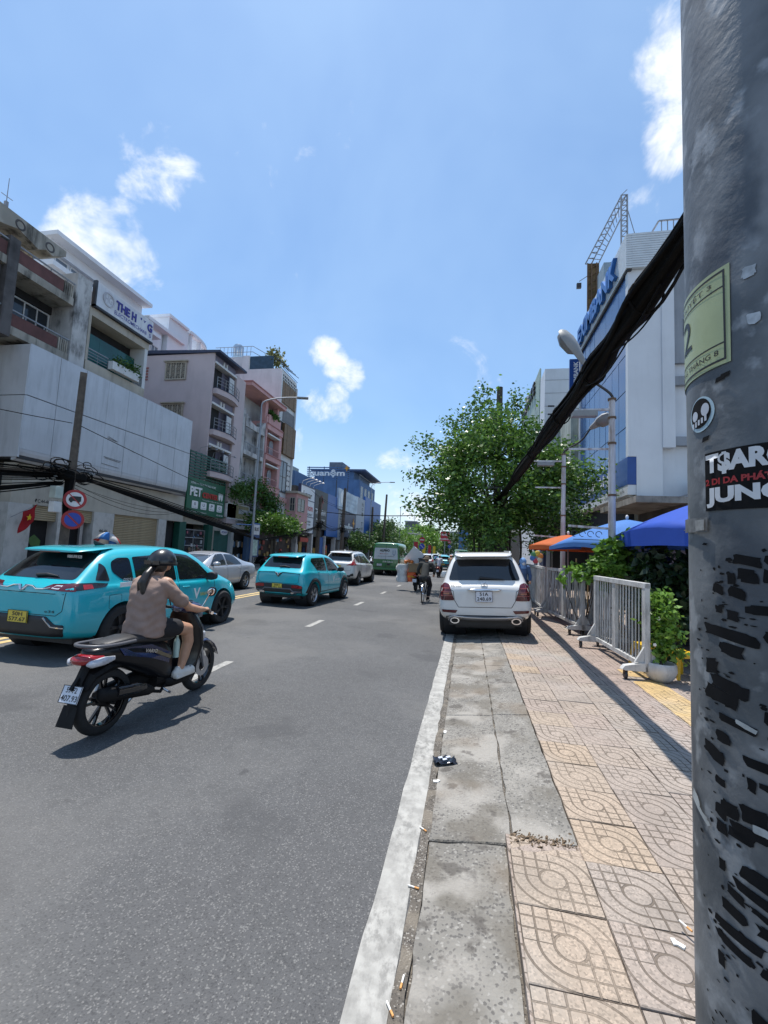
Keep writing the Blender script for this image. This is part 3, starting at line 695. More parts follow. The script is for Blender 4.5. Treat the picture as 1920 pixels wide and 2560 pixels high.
ltr(sg, 'v', M_BTXT, 18.82, 12.95, .18, .13, bold=.03)
ltr(sg, 'ELECTROMECHANI', M_BTXT, 17.0, 12.38, 2.1, .19, bold=.015); ltr(sg, 'S', M_BTXT, 19.3, 12.38, .13, .19, bold=.015)
MB().lathe([(.27, 0), (.27, .03), (.34, .03), (.34, 0)], (sx_, 16.62, 12.83), 'x', 28).build('emblem_ring', mat('grey_emblem', (.42, .42, .46), .5), sg)
ltr(sg, 'HG', mat('grey_emblem'), 16.42, 12.66, .4, .36, bold=.02)
pl = thing('planter_box', 'long white planter with green shrubs on the shop house balcony', 'planter', (-16.9, 17.9, 9.65))
pbox(pl, 'trough', M_WALLW, -17.0, -16.72, 17.1, 18.8, 9.7, 10.1, bevel=.02)
cs = [(-16.86, 17.4+.13*k, 10.2+.1*math.sin(k*2.3)) for k in range(11)]
leaves(500, cs, (.10, .12, .12), .15, seed=3).build('foliage', M_LEAFD, pl)

# ---- big white block standing behind
bld = thing('white_office_block', 'large white block with rows of roof windows behind the shop houses', 'building', (-26, 30, .14))
M_WB = mat('bright_white_render', (.66, .69, .74), .85, var=.04, vs=.5, streak=.2, ss=(1, 1, .2), sdark=.7)
pbox(bld, 'wall', M_WB, -40, -24.6, 19.8, 29.6, 10, 18.4); pbox(bld, 'roof_slab', M_WB, -40, -23.6, 19.4, 27.1, 18.95, 19.2); pbox(bld, 'cornice', M_WB, -40, -23.8, 19.5, 28.5, 17.2, 17.5)
pbox(bld, 'parapet', M_WB, -40, -24.3, 19.6, 26.9, 18.35, 18.95)
pbox(bld, 'roof_slab', M_WB, -40, -23.9, 27.2, 31.5, 18.2, 18.45)
for k in range(8):
    y = 20.2+k*1.02; window_x(bld, -24.59, y, y+.86, 17.6, 18.25, M_WHITEF, mat('grey_glass', (.16, .18, .21), .15, var=.15), nv=1)
for k in range(3): window_x(bld, -24.59, 26.4+k*1.0, 27.2+k*1.0, 16.0, 16.9, M_WHITEF, mat('grey_glass'), nv=2)
window_x(bld, -24.59, 24.0, 26.2, 14.4, 16.2, M_WHITEF, M_DARK, nv=1)
pbox(bld, 'stair_tower', M_WB, -34, -24.2, 29.7, 32.2, 10, 19.7); pbox(bld, 'tower_cap', M_WB, -34, -24.0, 29.5, 32.0, 19.7, 19.9)
pbox(bld, 'wing', M_WB, -36, -24.5, 32.2, 36.5, 10, 17.8)
# curved pergola on the roof
for z, d in ((19.6, .25), (18.0, .15)):
    ring = []
    for k in range(13):
        a = k/12; y = 32.2+4.4*a; x = -24.4-1.6*a**3
        ring.append([(x, y, z), (x+.45, y, z), (x+.45, y, z+d), (x, y, z+d)])
    MB().loft(ring).build('pergola_beam', M_WB, bld)
for k in range(12): a = k/11; y = 32.3+4.1*a; pbox(bld, 'pergola_slat', M_WB, -26.5, -24.1-1.6*a**3, y, y+.12, 19.72, 19.95)
for k in range(4): a = k/3; pbox(bld, 'pergola_post', M_WB, -24.4-1.6*a**3, -24.1-1.6*a**3, 32.4+3.9*a, 32.6+3.9*a, 17.6, 19.65)
for k in range(4): window_x(bld, -24.49, 32.5+k*1.0, 33.4+k*1.0, 15.6, 17.4, M_WHITEF, mat('pale_glass', (.30, .34, .38), .15), nv=1)

# ---- shop 44-46 with the panelled box above
bld = thing('panelled_shop', 'shop with marble pillars and roller shutters under a blank metal panel box', 'building', (-17, 18.4, .14))
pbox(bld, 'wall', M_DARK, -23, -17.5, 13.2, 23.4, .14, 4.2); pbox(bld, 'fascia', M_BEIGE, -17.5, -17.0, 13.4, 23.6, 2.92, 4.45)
for y0, y1 in ((13.35, 14.28), (15.42, 16.0), (17.2, 18.38), (21.52, 22.15)): pbox(bld, 'marble_pillar', M_MARBLE, -17.5, -16.98, y0, y1, .14, 2.92, bevel=.01)
shutter_x(bld, -17.1, 14.28, 15.42, 2.32, 2.92); shutter_x(bld, -17.1, 16.0, 17.2, 2.38, 2.92); shutter_x(bld, -17.1, 18.38, 21.52, .16, 2.92)
pbox(bld, 'door_frame', mat('grey_aluminium', (.35, .35, .36), .4, metal=.5), -17.3, -17.2, 16.75, 16.9, .14, 2.38)
MB().poly([(-17.25, 14.45, 1.55), (-17.25, 14.7, 1.75), (-17.25, 15.0, 1.5), (-17.25, 14.95, 1.2), (-17.25, 14.6, 1.3)]).build('shop_poster', mat('dim_green_poster', (.06, .13, .03), .6), bld)
ltr(bld, '44-46', M_KTXT, 17.55, 1.98, .5, .16, X=-16.974, bold=.02); ltr(bld, 'ĐC:44-46 ĐƯỜNG', M_KTXT, 14.35, 3.02, 1.25, .2, X=-16.994, bold=.012)
ltr(bld, '_____', M_KTXT, 17.58, 1.9, .42, .012, X=-16.974)
box_ = MB().box(-21, -16.56, 13.16, 23.02, 4.55, 8.93); box_.build('sign_box_core', M_CHAR, bld)
ycols = [13.12, 14.36, 15.60, 16.80, 18.02, 19.24, 20.44, 21.66, 23.04]
for a, c in zip(ycols, ycols[1:]):
    for z0, z1 in ((4.92, 6.97), (6.99, 8.98)):
        o = pbox(bld, 'cladding_panel', M_PANEL, -16.56, -16.50-rng.uniform(0, .012), a+.008, c-.008, z0+.008, z1-.008)
    # curled lower edge
    rg = []
    for k in range(7):
        an = k/6*math.pi*.5; rg.append((-16.5-.35*(1-math.cos(an)), 4.92-.44*math.sin(an)))
    if c > 18: pass
    pr_ = [(x, a+.008, z) for x, z in rg]+[(-16.9, a+.008, 4.92)]
    MB().prism(pr_, (0, c-a-.016, 0)).build('cladding_panel', M_PANEL, bld)
for z0, z1 in ((4.6, 6.95), (6.98, 8.95)): pbox(bld, 'side_panel', M_PANEL, -20.9, -16.52, 13.08, 13.15, z0, z1)
b = MB()
for (y0, z0, y1, z1) in ((16.9, 5.45, 17.9, 5.42), (16.95, 5.40, 17.85, 5.36), (16.8, 5.12, 17.8, 5.08), (17.0, 6.35, 17.5, 6.30), (17.05, 6.42, 17.6, 6.3), (18.4, 6.1, 18.7, 6.05)): b.bar((-16.495, y0, z0), (-16.495, y1, z1), .012, .018)
b.build('scratches', mat('dark_scratch', (.12, .12, .13), .8), bld)

# ---- pet shop
bld = thing('pet_shop', 'green fronted pet shop between the panelled shop and the lilac house', 'building', (-17.2, 25.8, .14))
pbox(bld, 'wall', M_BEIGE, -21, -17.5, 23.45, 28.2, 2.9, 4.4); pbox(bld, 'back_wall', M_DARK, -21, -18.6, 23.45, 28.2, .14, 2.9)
pbox(bld, 'green_pier', M_GREENF, -17.5, -17.1, 23.5, 24.1, .14, 2.95); pbox(bld, 'green_pier', M_GREENF, -17.5, -17.1, 26.5, 27.0, .14, 2.95)
w = window_x(bld, -17.4, 24.1, 26.5, .2, 2.55, mat('grey_aluminium'), mat('display_glass', (.05, .05, .055), .06, var=.6, vs=3), nv=2)
for k in range(22):
    y = rng.uniform(24.2, 26.4); z = rng.uniform(.5, 2.3); s = rng.uniform(.06, .16)
    MB().box(-17.36, -17.31, y, y+s, z, z+s*1.4).build('hanging_goods', [mat('goods_pink', (.35, .12, .15), .7), mat('goods_white', (.5, .5, .5), .7), mat('goods_blue', (.10, .2, .35), .7), mat('goods_tan', (.25, .17, .10), .7)][k % 4], bld)
for z in (1.0, 1.5, 2.0): MB().box(-17.36, -17.33, 24.3, 26.3, z, z+.03).build('shelf', M_WHITEF, bld)
sg = thing('pet_shop_sign', 'big green sign board with white letters and four white icons under green slats', 'sign', (-16.9, 25.8, 3.5))
pbox(sg, 'board', M_GREEN, -17.05, -16.95, 23.72, 27.92, 3.48, 5.75)
X_ = -16.945
ltr(sg, 'CÔNG TY TNHH TM TAILS HOME', M_WTXT, 24.0, 5.38, 2.7, .16, X=X_, bold=.008); ltr(sg, 'PET', M_WTXT, 23.95, 4.62, 1.2, .58, X=X_, bold=.03, depth=.04)
ltr(sg, 'CENTER', M_RTXT, 25.25, 4.62, 1.75, .36, X=X_, bold=.04, depth=.04); ltr(sg, 'Trung tâm chăm sóc thú cưng', M_WTXT, 25.3, 4.42, 2.4, .10, X=X_, bold=.004)
ltr(sg, 'Địa chỉ: 48 đường 3 Tháng 2, Phường 12', M_WTXT, 23.85, 3.58, 2.0, .11, X=X_, bold=.004); ltr(sg, '0932 000 468', M_WTXT, 27.0, 3.58, .8, .1, X=X_, bold=.004)
for k, tx in enumerate(('THUỐC', 'PHỤ KIỆN', 'SPA', 'HOTEL')):
    y = 24.25+k*.92; MB().prism([(X_, a, b_) for a, b_ in rounded([(y, 3.85), (y+.62, 3.85), (y+.62, 4.33), (y, 4.33)], .08)], (.012, 0, 0)).build('icon_tile', M_WTXT, sg)
    ltr(sg, tx, M_KTXT, y+.08, 3.9, .46, .07, X=X_+.014, bold=.005); ltr(sg, '@UPO'[k], M_NAVY, y+.2, 4.04, .22, .2, X=X_+.014, bold=.01)
b = MB()
for yc in (27.22, 27.5):                              # two animal heads with ears
    b.prism([(X_, a, c) for a, c in [(yc-.1, 4.75), (yc-.13, 5.0), (yc-.08, 5.18), (yc-.03, 5.0), (yc+.03, 5.0), (yc+.08, 5.18), (yc+.12, 5.0), (yc+.1, 4.75), (yc, 4.62)]], (.02, 0, 0))
b.build('animal_heads', M_WTXT, sg)
for k in range(9): pbox(sg, 'slat', M_GREENF, -17.0, -16.94, 23.75, 27.9, 5.82+k*.185, 5.92+k*.185)
b = MB()
for k in range(8): y = 23.78+k*.58; b.box(-17.06, -17.0, y, y+.05, 5.7, 7.45)
b.build('slat_posts', M_GREENF, sg)
for k in range(5):
    y = 24.6+.75*k; b = MB().tube([(-17.0, y, 7.4), (-16.9, y, 7.75), (-16.3, y, 7.85)], .014, 6); b.build('lamp_arm', M_RAIL, sg)
    MB().lathe([(.02, .1), (.05, .06), (.10, 0)], (-16.25, y, 7.76), 'z', 10).build('lamp_shade', M_RAIL, sg)
sg2 = thing('oval_hanging_sign', 'small white oval sign hanging under the green pet shop board', 'sign', (-16.6, 27.5, 2.5))
MB().lathe([(0, 0), (.44, 0), (.46, .05), (0, .06)], (0, 0, 0), 'x', 28).build('plate', M_WHITEF, sg2, world=False).scale = (1, 1, .42)
lettering(sg2, 'PET SHOP', M_BTXT, (.07, -.3, -.06), (0, 1, 0), .6, (0, 0, 1), .13, world=False, bold=.01)
MB().bar((0, -.2, .18), (0, -.2, 1.0), .02).bar((0, .2, .18), (0, .2, 1.0), .02).build('hanger', M_RAIL, sg2, world=False)

# ---- lilac house
bld = thing('lilac_house', 'tall lilac house with dark open balconies and two grille windows in its side wall', 'building', (-17, 27, .14))
pbox(bld, 'side_wall', M_PURP, -22.4, -17.55, 25.42, 28.75, 2.95, 14.4); pbox(bld, 'corner_pier', M_PURP, -17.55, -17.0, 25.40, 25.52, 4.4, 14.55)
pbox(bld, 'pier', M_PURP, -17.55, -16.95, 28.28, 29.55, 3.2, 14.0)
MB().prism([(-17.5, 25.3, 14.4), (-16.55, 25.3, 14.4), (-16.55, 25.3, 14.55), (-22.5, 25.3, 14.75), (-22.5, 25.3, 14.5)], (0, 3.6, 0)).build('roof_edge', mat('dark_blue_trim', (.035, .045, .085), .6), bld)
for i, z in enumerate((12.05, 9.25, 6.45)):
    rg = []
    for k in range(9):                               # bowed balcony front
        a = k/8; y = 25.55+2.8*a; x = -16.72+.28*math.sin(math.pi*a); rg.append((x, y))
    pl_ = [(x, y, z-.38) for x, y in rg]+[(-17.55, 28.3, z-.38), (-17.55, 25.55, z-.38)]
    MB().prism(pl_, (0, 0, .36)).build('balcony_slab', M_PURP, bld); MB().prism([(p[0]+.03, p[1], z-.02) for p in pl_], (0, 0, .05)).build('slab_edge', mat('dark_blue_trim'), bld)
    b = MB()
    for zz_ in (z+.3, z+.52, z+.74): b.tube([(x, y, zz_) for x, y in rg], .022, 6)
    for x, y in rg[::2]: b.bar((x, y, z), (x, y, z+.76), .03)
    b.build('railing', M_RAIL, bld)
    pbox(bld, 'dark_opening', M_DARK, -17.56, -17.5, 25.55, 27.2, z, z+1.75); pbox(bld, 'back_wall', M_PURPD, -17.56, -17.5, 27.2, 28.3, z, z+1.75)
    pbox(bld, 'roller_hood', M_WHITEF, -17.5, -16.95, 25.53, 28.28, z+1.72, z+1.86)
    pbox(bld, 'lintel', M_PURPD, -17.56, -17.1, 25.53, 28.28, z+1.9, z+2.35)
    b = MB().box(-17.1, -17.02, 26.6, 26.75, z+1.86, z+2.2).box(-17.1, -17.02, 26.95, 27.1, z+1.86, z+2.2); b.build('hood_bracket', M_WHITEF, bld)
    d_ = pbox(bld, 'shutter_door', M_WALLW, -17.12, -17.06, 27.55, 28.15, z+.1, z+1.5); MB().box(-17.14, -17.1, 27.48, 28.22, z+.05, z+1.58).build('door_trim', mat('dark_blue_trim'), d_)
for (x0, x1, z0, z1) in ((-20.6, -19.0, 12.6, 13.85), (-20.6, -19.0, 9.6, 10.95)):
    w = window_y(bld, 25.41, x0, x1, z0, z1, mat('beige_grille', (.40, .35, .28), .7), M_DARK, nv=4, nh=1, d=.09, fw_=.09)
    b = MB()
    for q in range(4):
        cx = x0+(x1-x0)*(q+.5)/4
        for zz_ in (z0+.33, (z0+z1)/2, z1-.33):
            for rr in (.09, .16): b.tube([(cx+rr*.9*math.cos(t_), 25.36, zz_+rr*1.25*math.sin(t_)) for t_ in [k*math.pi/6 for k in range(13)]], .016, 5, False)
        b.bar((cx, 25.36, z0), (cx, 25.36, z1), .025)
    b.build('grille', mat('beige_grille'), w); pbox(bld, 'window_hood', mat('beige_grille'), x0-.1, x1+.1, 25.22, 25.4, z1, z1+.08)
for k in range(5): pbox(bld, 'vent_slat', M_PINKD, -22.28, -21.95, 25.34, 25.41, 12.65+k*.2, 12.75+k*.2)

# ---- grey narrow house
bld = thing('grey_balcony_house', 'narrow grey old house with stained balconies and columns between lilac and pink houses', 'building', (-17, 31.5, .14))
pbox(bld, 'wall', M_STAIN, -23, -17.7, 29.6, 33.35, 3.2, 11.6); pbox(bld, 'party_wall', M_STAIN, -17.7, -16.96, 29.58, 29.9, 3.4, 12.0); pbox(bld, 'party_wall', M_STAIN, -17.7, -17.0, 33.1, 33.32, 3.4, 11.9)
for z in (8.95, 6.55, 4.35):
    pbox(bld, 'balcony_slab', M_STAIN, -17.7, -16.9, 29.9, 33.1, z-.35, z); railing_x(bld, -16.95, 29.95, 33.05, z, z+.6, 12, M_RAIL)
    MB().lathe([(.13, 0), (.10, .15), (.10, 1.8), (.15, 2.0)], (-17.0, 32.2, z), 'z', 12).build('column', M_WALLW, bld)
    window_x(bld, -17.69, 30.2, 31.1, z+.1, z+1.8, M_WHITEF, M_GLASS, nv=2)
rg = [(-17.0, 29.9, 11.25), (-17.0, 29.9, 11.75), (-17.0, 30.6, 11.35), (-17.0, 31.5, 11.2), (-17.0, 32.4, 11.4), (-17.0, 33.1, 12.0), (-17.0, 33.1, 11.0), (-17.0, 31.5, 10.8)]
MB().prism([(-17.02, 29.92, 10.75), (-17.02, 29.92, 11.7), (-17.02, 30.7, 11.3), (-17.02, 31.5, 11.15), (-17.02, 32.4, 11.35), (-17.02, 33.08, 11.9), (-17.02, 33.08, 10.75)], (.14, 0, 0)).build('curved_parapet', M_STAIN, bld)

# ---- pink house
bld = thing('pink_house', 'pink house with arched balconies and a flat overhanging roof', 'building', (-17, 35, .14))
pbox(bld, 'wall', M_PINK, -23, -17.5, 33.4, 36.55, 3.2, 12.2); pbox(bld, 'pier', M_PINK, -17.5, -16.95, 33.36, 33.6, 3.4, 12.6); pbox(bld, 'pier', M_PINK, -17.5, -16.95, 36.0, 36.55, 3.4, 12.2)
pbox(bld, 'roof', M_PINK, -23, -16.6, 29.9, 36.3, 13.95, 14.2); pbox(bld, 'roof_trim', M_PINKD, -23.05, -16.55, 29.85, 36.35, 14.2, 14.3)
pbox(bld, 'roof_post', M_PINK, -17.5, -17.1, 33.3, 33.75, 12.2, 13.95); pbox(bld, 'roof_post', M_PINK, -17.5, -17.1, 35.6, 35.9, 12.2, 13.95); pbox(bld, 'roof_room', M_WALLW, -23, -18.5, 31, 36.2, 12.2, 13.95)
for z in (11.55, 8.95, 6.35):
    pbox(bld, 'cornice', M_PINKD, -17.5, -16.8, 33.4, 36.5, z+.42, z+.5); pbox(bld, 'cornice', M_PINK, -17.5, -16.85, 33.4, 36.5, z, z+.42); pbox(bld, 'awning_hood', M_WHITEF, -17.4, -16.85, 33.65, 36.0, z-.42, z-.3)
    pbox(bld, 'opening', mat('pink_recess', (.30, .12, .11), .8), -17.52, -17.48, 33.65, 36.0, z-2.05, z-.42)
    ar = [(-17.46, 35.05, z-1.9)] + [(-17.46, 35.05+.75*(.5-.5*math.cos(math.pi*k/8)), z-.95+.38*math.sin(math.pi*k/8)) for k in range(9)] + [(-17.46, 35.8, z-1.9)]
    MB().prism(ar, (.06, 0, 0)).build('arched_window', mat('pale_glass'), bld)
    railing_x(bld, -16.92, 33.6, 36.0, z-2.05, z-1.5, 10, M_PINK)
pbox(bld, 'parapet', M_PINK, -17.5, -16.9, 33.65, 36.0, 12.05, 12.85)
bt = thing('balcony_plants', 'spiky potted plants on the pink house roof terrace', 'plants', (-17.1, 34.3, 12.85))
leaves(90, [(-17.1, 34.3+.25*k, 13.0) for k in range(4)], (.06, .08, .05), .5, 1.5, 5).build('foliage', M_LEAFD, bt)

# ---- white house with brown louvres
bld = thing('white_louvre_house', 'tall narrow white house with brown louvre screens and rooftop glass', 'building', (-17.5, 38.5, .14))
pbox(bld, 'wall', M_WALLW, -21.7, -17.55, 36.62, 40.4, 3.2, 18.2)
pbox(bld, 'frame_wall', M_WALLW, -17.55, -17.4, 36.62, 36.85, 6, 18.0); pbox(bld, 'frame_wall', M_WALLW, -17.55, -17.4, 40.2, 40.42, 6, 17.6)
pbox(bld, 'lattice_band', M_WALLW, -17.55, -17.45, 36.85, 40.2, 17.25, 17.9)
for k in range(9):
    for j in range(2): MB().lathe([(0, 0), (.11, 0), (.11, .02), (0, .02)], (-17.45, 37.05+k*.37, 17.4+j*.3), 'x', 8).build('lattice_hole', M_DARK, bld)
louvre_set(bld, M_BRWN, -17.4, 36.9, 40.2, 15.15, 17.1, 6); louvre_set(bld, M_BRWN, -17.25, 37.6, 40.3, 10.4, 13.3, 4, d=.3)
pbox(bld, 'dark_opening', M_DARK, -17.56, -17.5, 37.0, 40.2, 10.4, 13.4); pbox(bld, 'opening', mat('grey_recess', (.18, .18, .19), .8), -17.56, -17.5, 37.6, 40.2, 13.5, 14.7)
window_x(bld, -17.54, 37.6, 39.3, 6.8, 9.8, M_CHAR, mat('grey_glass'), nv=2, nh=2)
for k in range(7):
    for j in range(2): MB().lathe([(0, 0), (.08, 0), (.08, .02), (0, .02)], (-17.54, 39.6+j*.4, 6.6+k*.5), 'x', 8).build('round_vent', M_DARK, bld)
pbox(bld, 'roof_room', M_WALLW, -21.6, -20.9, 36.7, 40, 18.2, 19.6); pbox(bld, 'glass_rail', mat('blue_glass', (.03, .06, .09), .1, var=.2), -20.8, -18.4, 36.7, 36.75, 18.2, 19.5)
b = MB()
for k in range(6): b.bar((-18.4+.2*k, 36.8, 18.3), (-18.4+.2*k, 40.2, 18.3-.02*k), .04)
for k in range(5): b.bar((-18.3, 36.8+.8*k, 19.4), (-17.2, 36.8+.8*k, 18.6), .05)
b.bar((-18.4, 36.8, 19.45), (-18.4, 40.2, 19.45), .06).build('pergola', M_CHAR, bld)
b = MB()
for k in range(9): b.bar((-24+.4*k, 36.7, 19.6), (-24+.4*k, 36.7, 20.5), .03)
for z in (19.95, 20.5): b.bar((-24.5, 36.7, z), (-20.6, 36.7, z), .04).bar((-20.6, 36.7, z), (-19.5, 39, z-.2), .04)
b.build('roof_railing', M_RAIL, bld)
wt = thing('water_tank', 'shiny steel water tank on the roof behind the railing', 'water tank', (-23, 38.2, 19.6))
MB().lathe([(0, 0), (.5, 0), (.52, .1), (.52, 1.3), (.4, 1.5), (0, 1.6)], (-23, 38.2, 19.9), 'z', 20).build('drum', mat('stainless', (.6, .6, .6), .18, metal=1), wt, smooth=40)
MB().bar((-23.3, 38, 19.5), (-23.3, 38, 20), .06).bar((-22.7, 38, 19.5), (-22.7, 38, 20), .06).build('stand', M_RAIL, wt)
pbox(bld, 'tank_platform', M_WALLW, -26, -21.6, 36.8, 40, 14, 19.55)
bt = thing('roof_bush', 'feathery green plant growing on the white house roof', 'plant', (-18.8, 38, 19.4))
leaves(420, [(-18.9+.3*math.sin(k*1.7), 37.2+.22*k, 19.8+.3*math.sin(k)) for k in range(9)], (.28, .3, .32), .34, 1.0, 8).build('foliage', mat('dry_leaf', (.16, .17, .06), .6, var=.4, vs=6, transl=.3), bt)

# ---- low pink house and the shop row beneath
bld = thing('low_pink_house', 'low pink house with a white framed window behind the climbing plants', 'building', (-17.5, 38, .14))
pbox(bld, 'wall', M_PINK, -21, -16.4, 39.5, 42.6, 3.3, 6.9); pbox(bld, 'roof_slab', M_BEIGE, -21.2, -16.2, 39.3, 42.8, 6.9, 7.1)
window_y(bld, 39.49, -17.05, -16.5, 5.15, 6.5, M_BEIGE, M_GLASS, nv=2, nh=2)
window_x(bld, -16.39, 39.8, 41.6, 5.15, 6.5, M_BEIGE, M_GLASS, nv=2, nh=2)
pbox(bld, 'pink_parapet', M_PINK, -20.5, -17.3, 36.6, 39.3, 5.9, 6.3)
def shopfront(label, y0, y1, h, mw_, md, pier=None, X=-17.2):
    b_ = thing('shop_unit', label, 'shop', (X, (y0+y1)/2, .14), group='shop fronts along the left pavement')
    pbox(b_, 'back', md, X-2.5, X-.35, y0, y1, .14, h); pbox(b_, 'fascia', mw_, X-2.5, X, y0, y1, h, h+.55)
    pbox(b_, 'pier', pier or mw_, X-.4, X-.02, y0, y0+.35, .14, h)
    return b_
s1 = shopfront('teal shuttered shop front right of the pet shop window', 27.0, 29.6, 2.6, M_BEIGE, mat('teal_shutter', (.06, .19, .17), .6, var=.1))
shutter_x(s1, -17.45, 27.4, 29.55, .2, 2.6, mat('teal_shutter'))
sw = thing('yellowed_sign_board', 'blank yellowed sign board right of the green pet shop sign', 'sign', (-17, 29.8, 3.6))
pbox(sw, 'board', mat('yellowed_board', (.34, .29, .14), .7, var=.15, vs=2, streak=.3), -17.05, -16.95, 28.3, 31.4, 3.62, 4.62); b = MB().box(-17.08, -16.92, 28.2, 28.3, 3.55, 4.7).box(-17.08, -16.92, 31.4, 31.5, 3.55, 4.7).box(-17.08, -16.92, 28.2, 31.5, 3.52, 3.62).box(-17.08, -16.92, 28.2, 31.5, 4.62, 4.7); b.build('frame', M_WHITEF, sw)
AC('outdoor air conditioning unit above the yellowed sign board', -16.75, 29.4, 4.72)
s2 = shopfront('dark open shop front with magazines behind the bus stop', 29.6, 33.3, 2.9, M_WALLW, M_DARK)
for k in range(16):
    y = 29.9+.2*(k % 8); z = .5+1.0*(k//8)+.05*(k % 3); MB().box(-17.3, -17.25, y, y+.16, z, z+.42).build('magazine', [M_WTXT, mat('goods_blue'), M_KTXT, mat('goods_tan')][k % 4], s2)
pbox(s2, 'counter', M_BLUEW, -17.3, -17.0, 31.6, 32.8, .14, 2.6)
s3 = shopfront('brown shop front under the leafy awning tree', 33.3, 37.0, 3.1, M_BEIGE, mat('brown_interior', (.05, .035, .028), .8, var=.5, vs=2))
s4 = shopfront('shop front with framed goods next to the tall white sign', 37.0, 41.2, 3.1, M_BEIGE, mat('brown_interior'))
for s_, ya, yb in ((s3, 33.8, 36.9), (s4, 37.5, 41.0)):
    for k in range(14):
        y = rng.uniform(ya, yb-.4); z = rng.uniform(.4, 2.3); w_ = rng.uniform(.2, .5)
        MB().box(-17.52, -17.46, y, y+w_, z, z+w_*.9).build('display_item', [mat('goods_red', (.40, .05, .03), .6), mat('goods_tan'), M_WTXT, mat('goods_gold', (.4, .25, .06), .5), mat('goods_blue')][k % 5], s_)
pbox(s3, 'teal_awning', M_GREENF, -17.2, -16.2, 32.0, 37.5, 4.3, 4.55)

# climbing plants over the shop row
cp = thing('balcony_creeper', 'flowering creeper and potted shrubs spilling over the balcony above the yellowed sign', 'plants', (-16.7, 31, 4.6))
cs = [(-16.6+rng.uniform(-.3, .3), 28.6+k*.42, 5.3+.8*math.exp(-((k-7)/4)**2)+rng.uniform(-.35, .35)) for k in range(17)]
leaves(2600, cs, (.3, .34, .34), .22, .8, 21).build('foliage', M_LEAFD, cp); leaves(900, cs, (.32, .36, .36), .2, .8, 22).build('young_leaves', M_LEAFL, cp)
leaves(90, cs[4:9], (.3, .3, .4), .12, .8, 23).build('blossom_mass', mat('pink_flower', (.55, .12, .16), .5, transl=.3), cp)
def street_tree(label, x, y, z0, rx, ry, rz, trunk_h, n, size, m, seed, name='street_tree', nc=60, m2=None, tr=.12):
    t = thing(name, label, 'tree', (x, y, .14)); g_ = random.Random(seed); cs = []
    for i in range(nc):
        a = g_.uniform(0, 2*math.pi); ph = math.acos(g_.uniform(-.75, 1)); q = g_.uniform(.55, 1.0)**.6
        cs.append((x+rx*q*math.sin(ph)*math.cos(a), y+ry*q*math.sin(ph)*math.sin(a), z0+rz*q*math.cos(ph)))
    sp = .16*(rx+ry+rz)/3+.06
    leaves(n, cs, (sp, sp, sp*.75), size, .6, seed).build('crown', m, t)
    if m2: leaves(n//2, [(c[0], c[1], c[2]+.1) for c in cs if c[2] > z0], (sp, sp, sp*.6), size, .6, seed+1).build('young_leaves', m2, t)
    b = MB().tube([(x, y, .0), (x+.05, y, trunk_h*.5), (x, y+.05, z0-rz*.3), (x, y, z0)], [tr*1.3, tr, tr*.8, tr*.5], 8)
    for i in range(9):
        c = cs[i*5 % nc]; b.tube([(x, y, z0-rz*.5), ((x+c[0])/2, (y+c[1])/2, (z0-rz*.3+c[2])/2+.1), c], [tr*.5, tr*.3, tr*.1], 6)
    b.build('trunk', M_BARK, t, smooth=60); return t
street_tree('low bright green tree spreading over the shop fronts on the left pavement', -15.2, 32.6, 3.45, 1.0, 3.7, .62, 2.6, 5200, .26, M_LEAFL, 31, nc=70)

# ---- tall sign boards further along
def board(name, label, X, y0, y1, z0, z1, m, th=.25, frame=None):
    t = thing(name, label, 'sign', (X, (y0+y1)/2, z0)); pbox(t, 'board', m, X-th, X, y0, y1, z0, z1)
    if frame: MB().box(X-th-.02, X+.03, y0-.12, y0, z0-.1, z1+.1).box(X-th-.02, X+.03, y1, y1+.12, z0-.1, z1+.1).box(X-th-.02, X+.03, y0, y1, z1, z1+.12).build('frame', frame, t)
    return t
bw = thing('sign_block', 'dark building carrying the row of tall shop signs', 'building', (-19, 50, .14)); pbox(bw, 'wall', M_CHAR, -24, -17.4, 41.6, 56, 3.0, 8.0)
pbox(bw, 'shop_interior', mat('brown_interior'), -24, -18.2, 41.6, 64, .14, 3.0)
for k in range(12):
    y = 42.2+k*1.1; MB().box(-17.9, -17.8, y, y+.7, .6+.3*(k % 3), 1.7+.3*(k % 3)).build('display_item', [mat('goods_red'), M_WTXT, mat('goods_gold'), M_NAVY][k % 4], bw)
for y in (41.9, 46.4, 50.9, 55.0): pbox(bw, 'pier', M_STAIN, -17.6, -17.1, y-.2, y+.2, .14, 3.2)
pbox(bw, 'red_banner', mat('goods_red'), -17.3, -17.25, 43.3, 45.6, 2.3, 2.75); pbox(bw, 'navy_door', M_BLUEB, -17.4, -17.3, 49.6, 50.8, .14, 3.0)
for k in range(3): MB().box(-17.28, -17.2, 51.1, 51.9, .5+.6*k, .9+.6*k).build('red_panel', mat('goods_red'), bw)
sg = board('tall_camera_sign', 'tall white sign with red and black camera lettering in a navy frame', -17.0, 42.0, 46.1, 3.3, 8.15, mat('lightbox_white', (.62, .64, .68), .4, var=.06, vs=1), frame=M_NAVY)
X_ = -16.99
ltr(sg, 'Lexor', M_KTXT, 42.7, 6.95, 2.5, .72, X=X_, bold=.03); ltr(sg, 'Canon', M_RTXT, 42.5, 5.65, 3.2, .72, X=X_, bold=.03); ltr(sg, 'Nikon SONY', M_KTXT, 42.5, 5.12, 3.1, .28, X=X_, bold=.02)
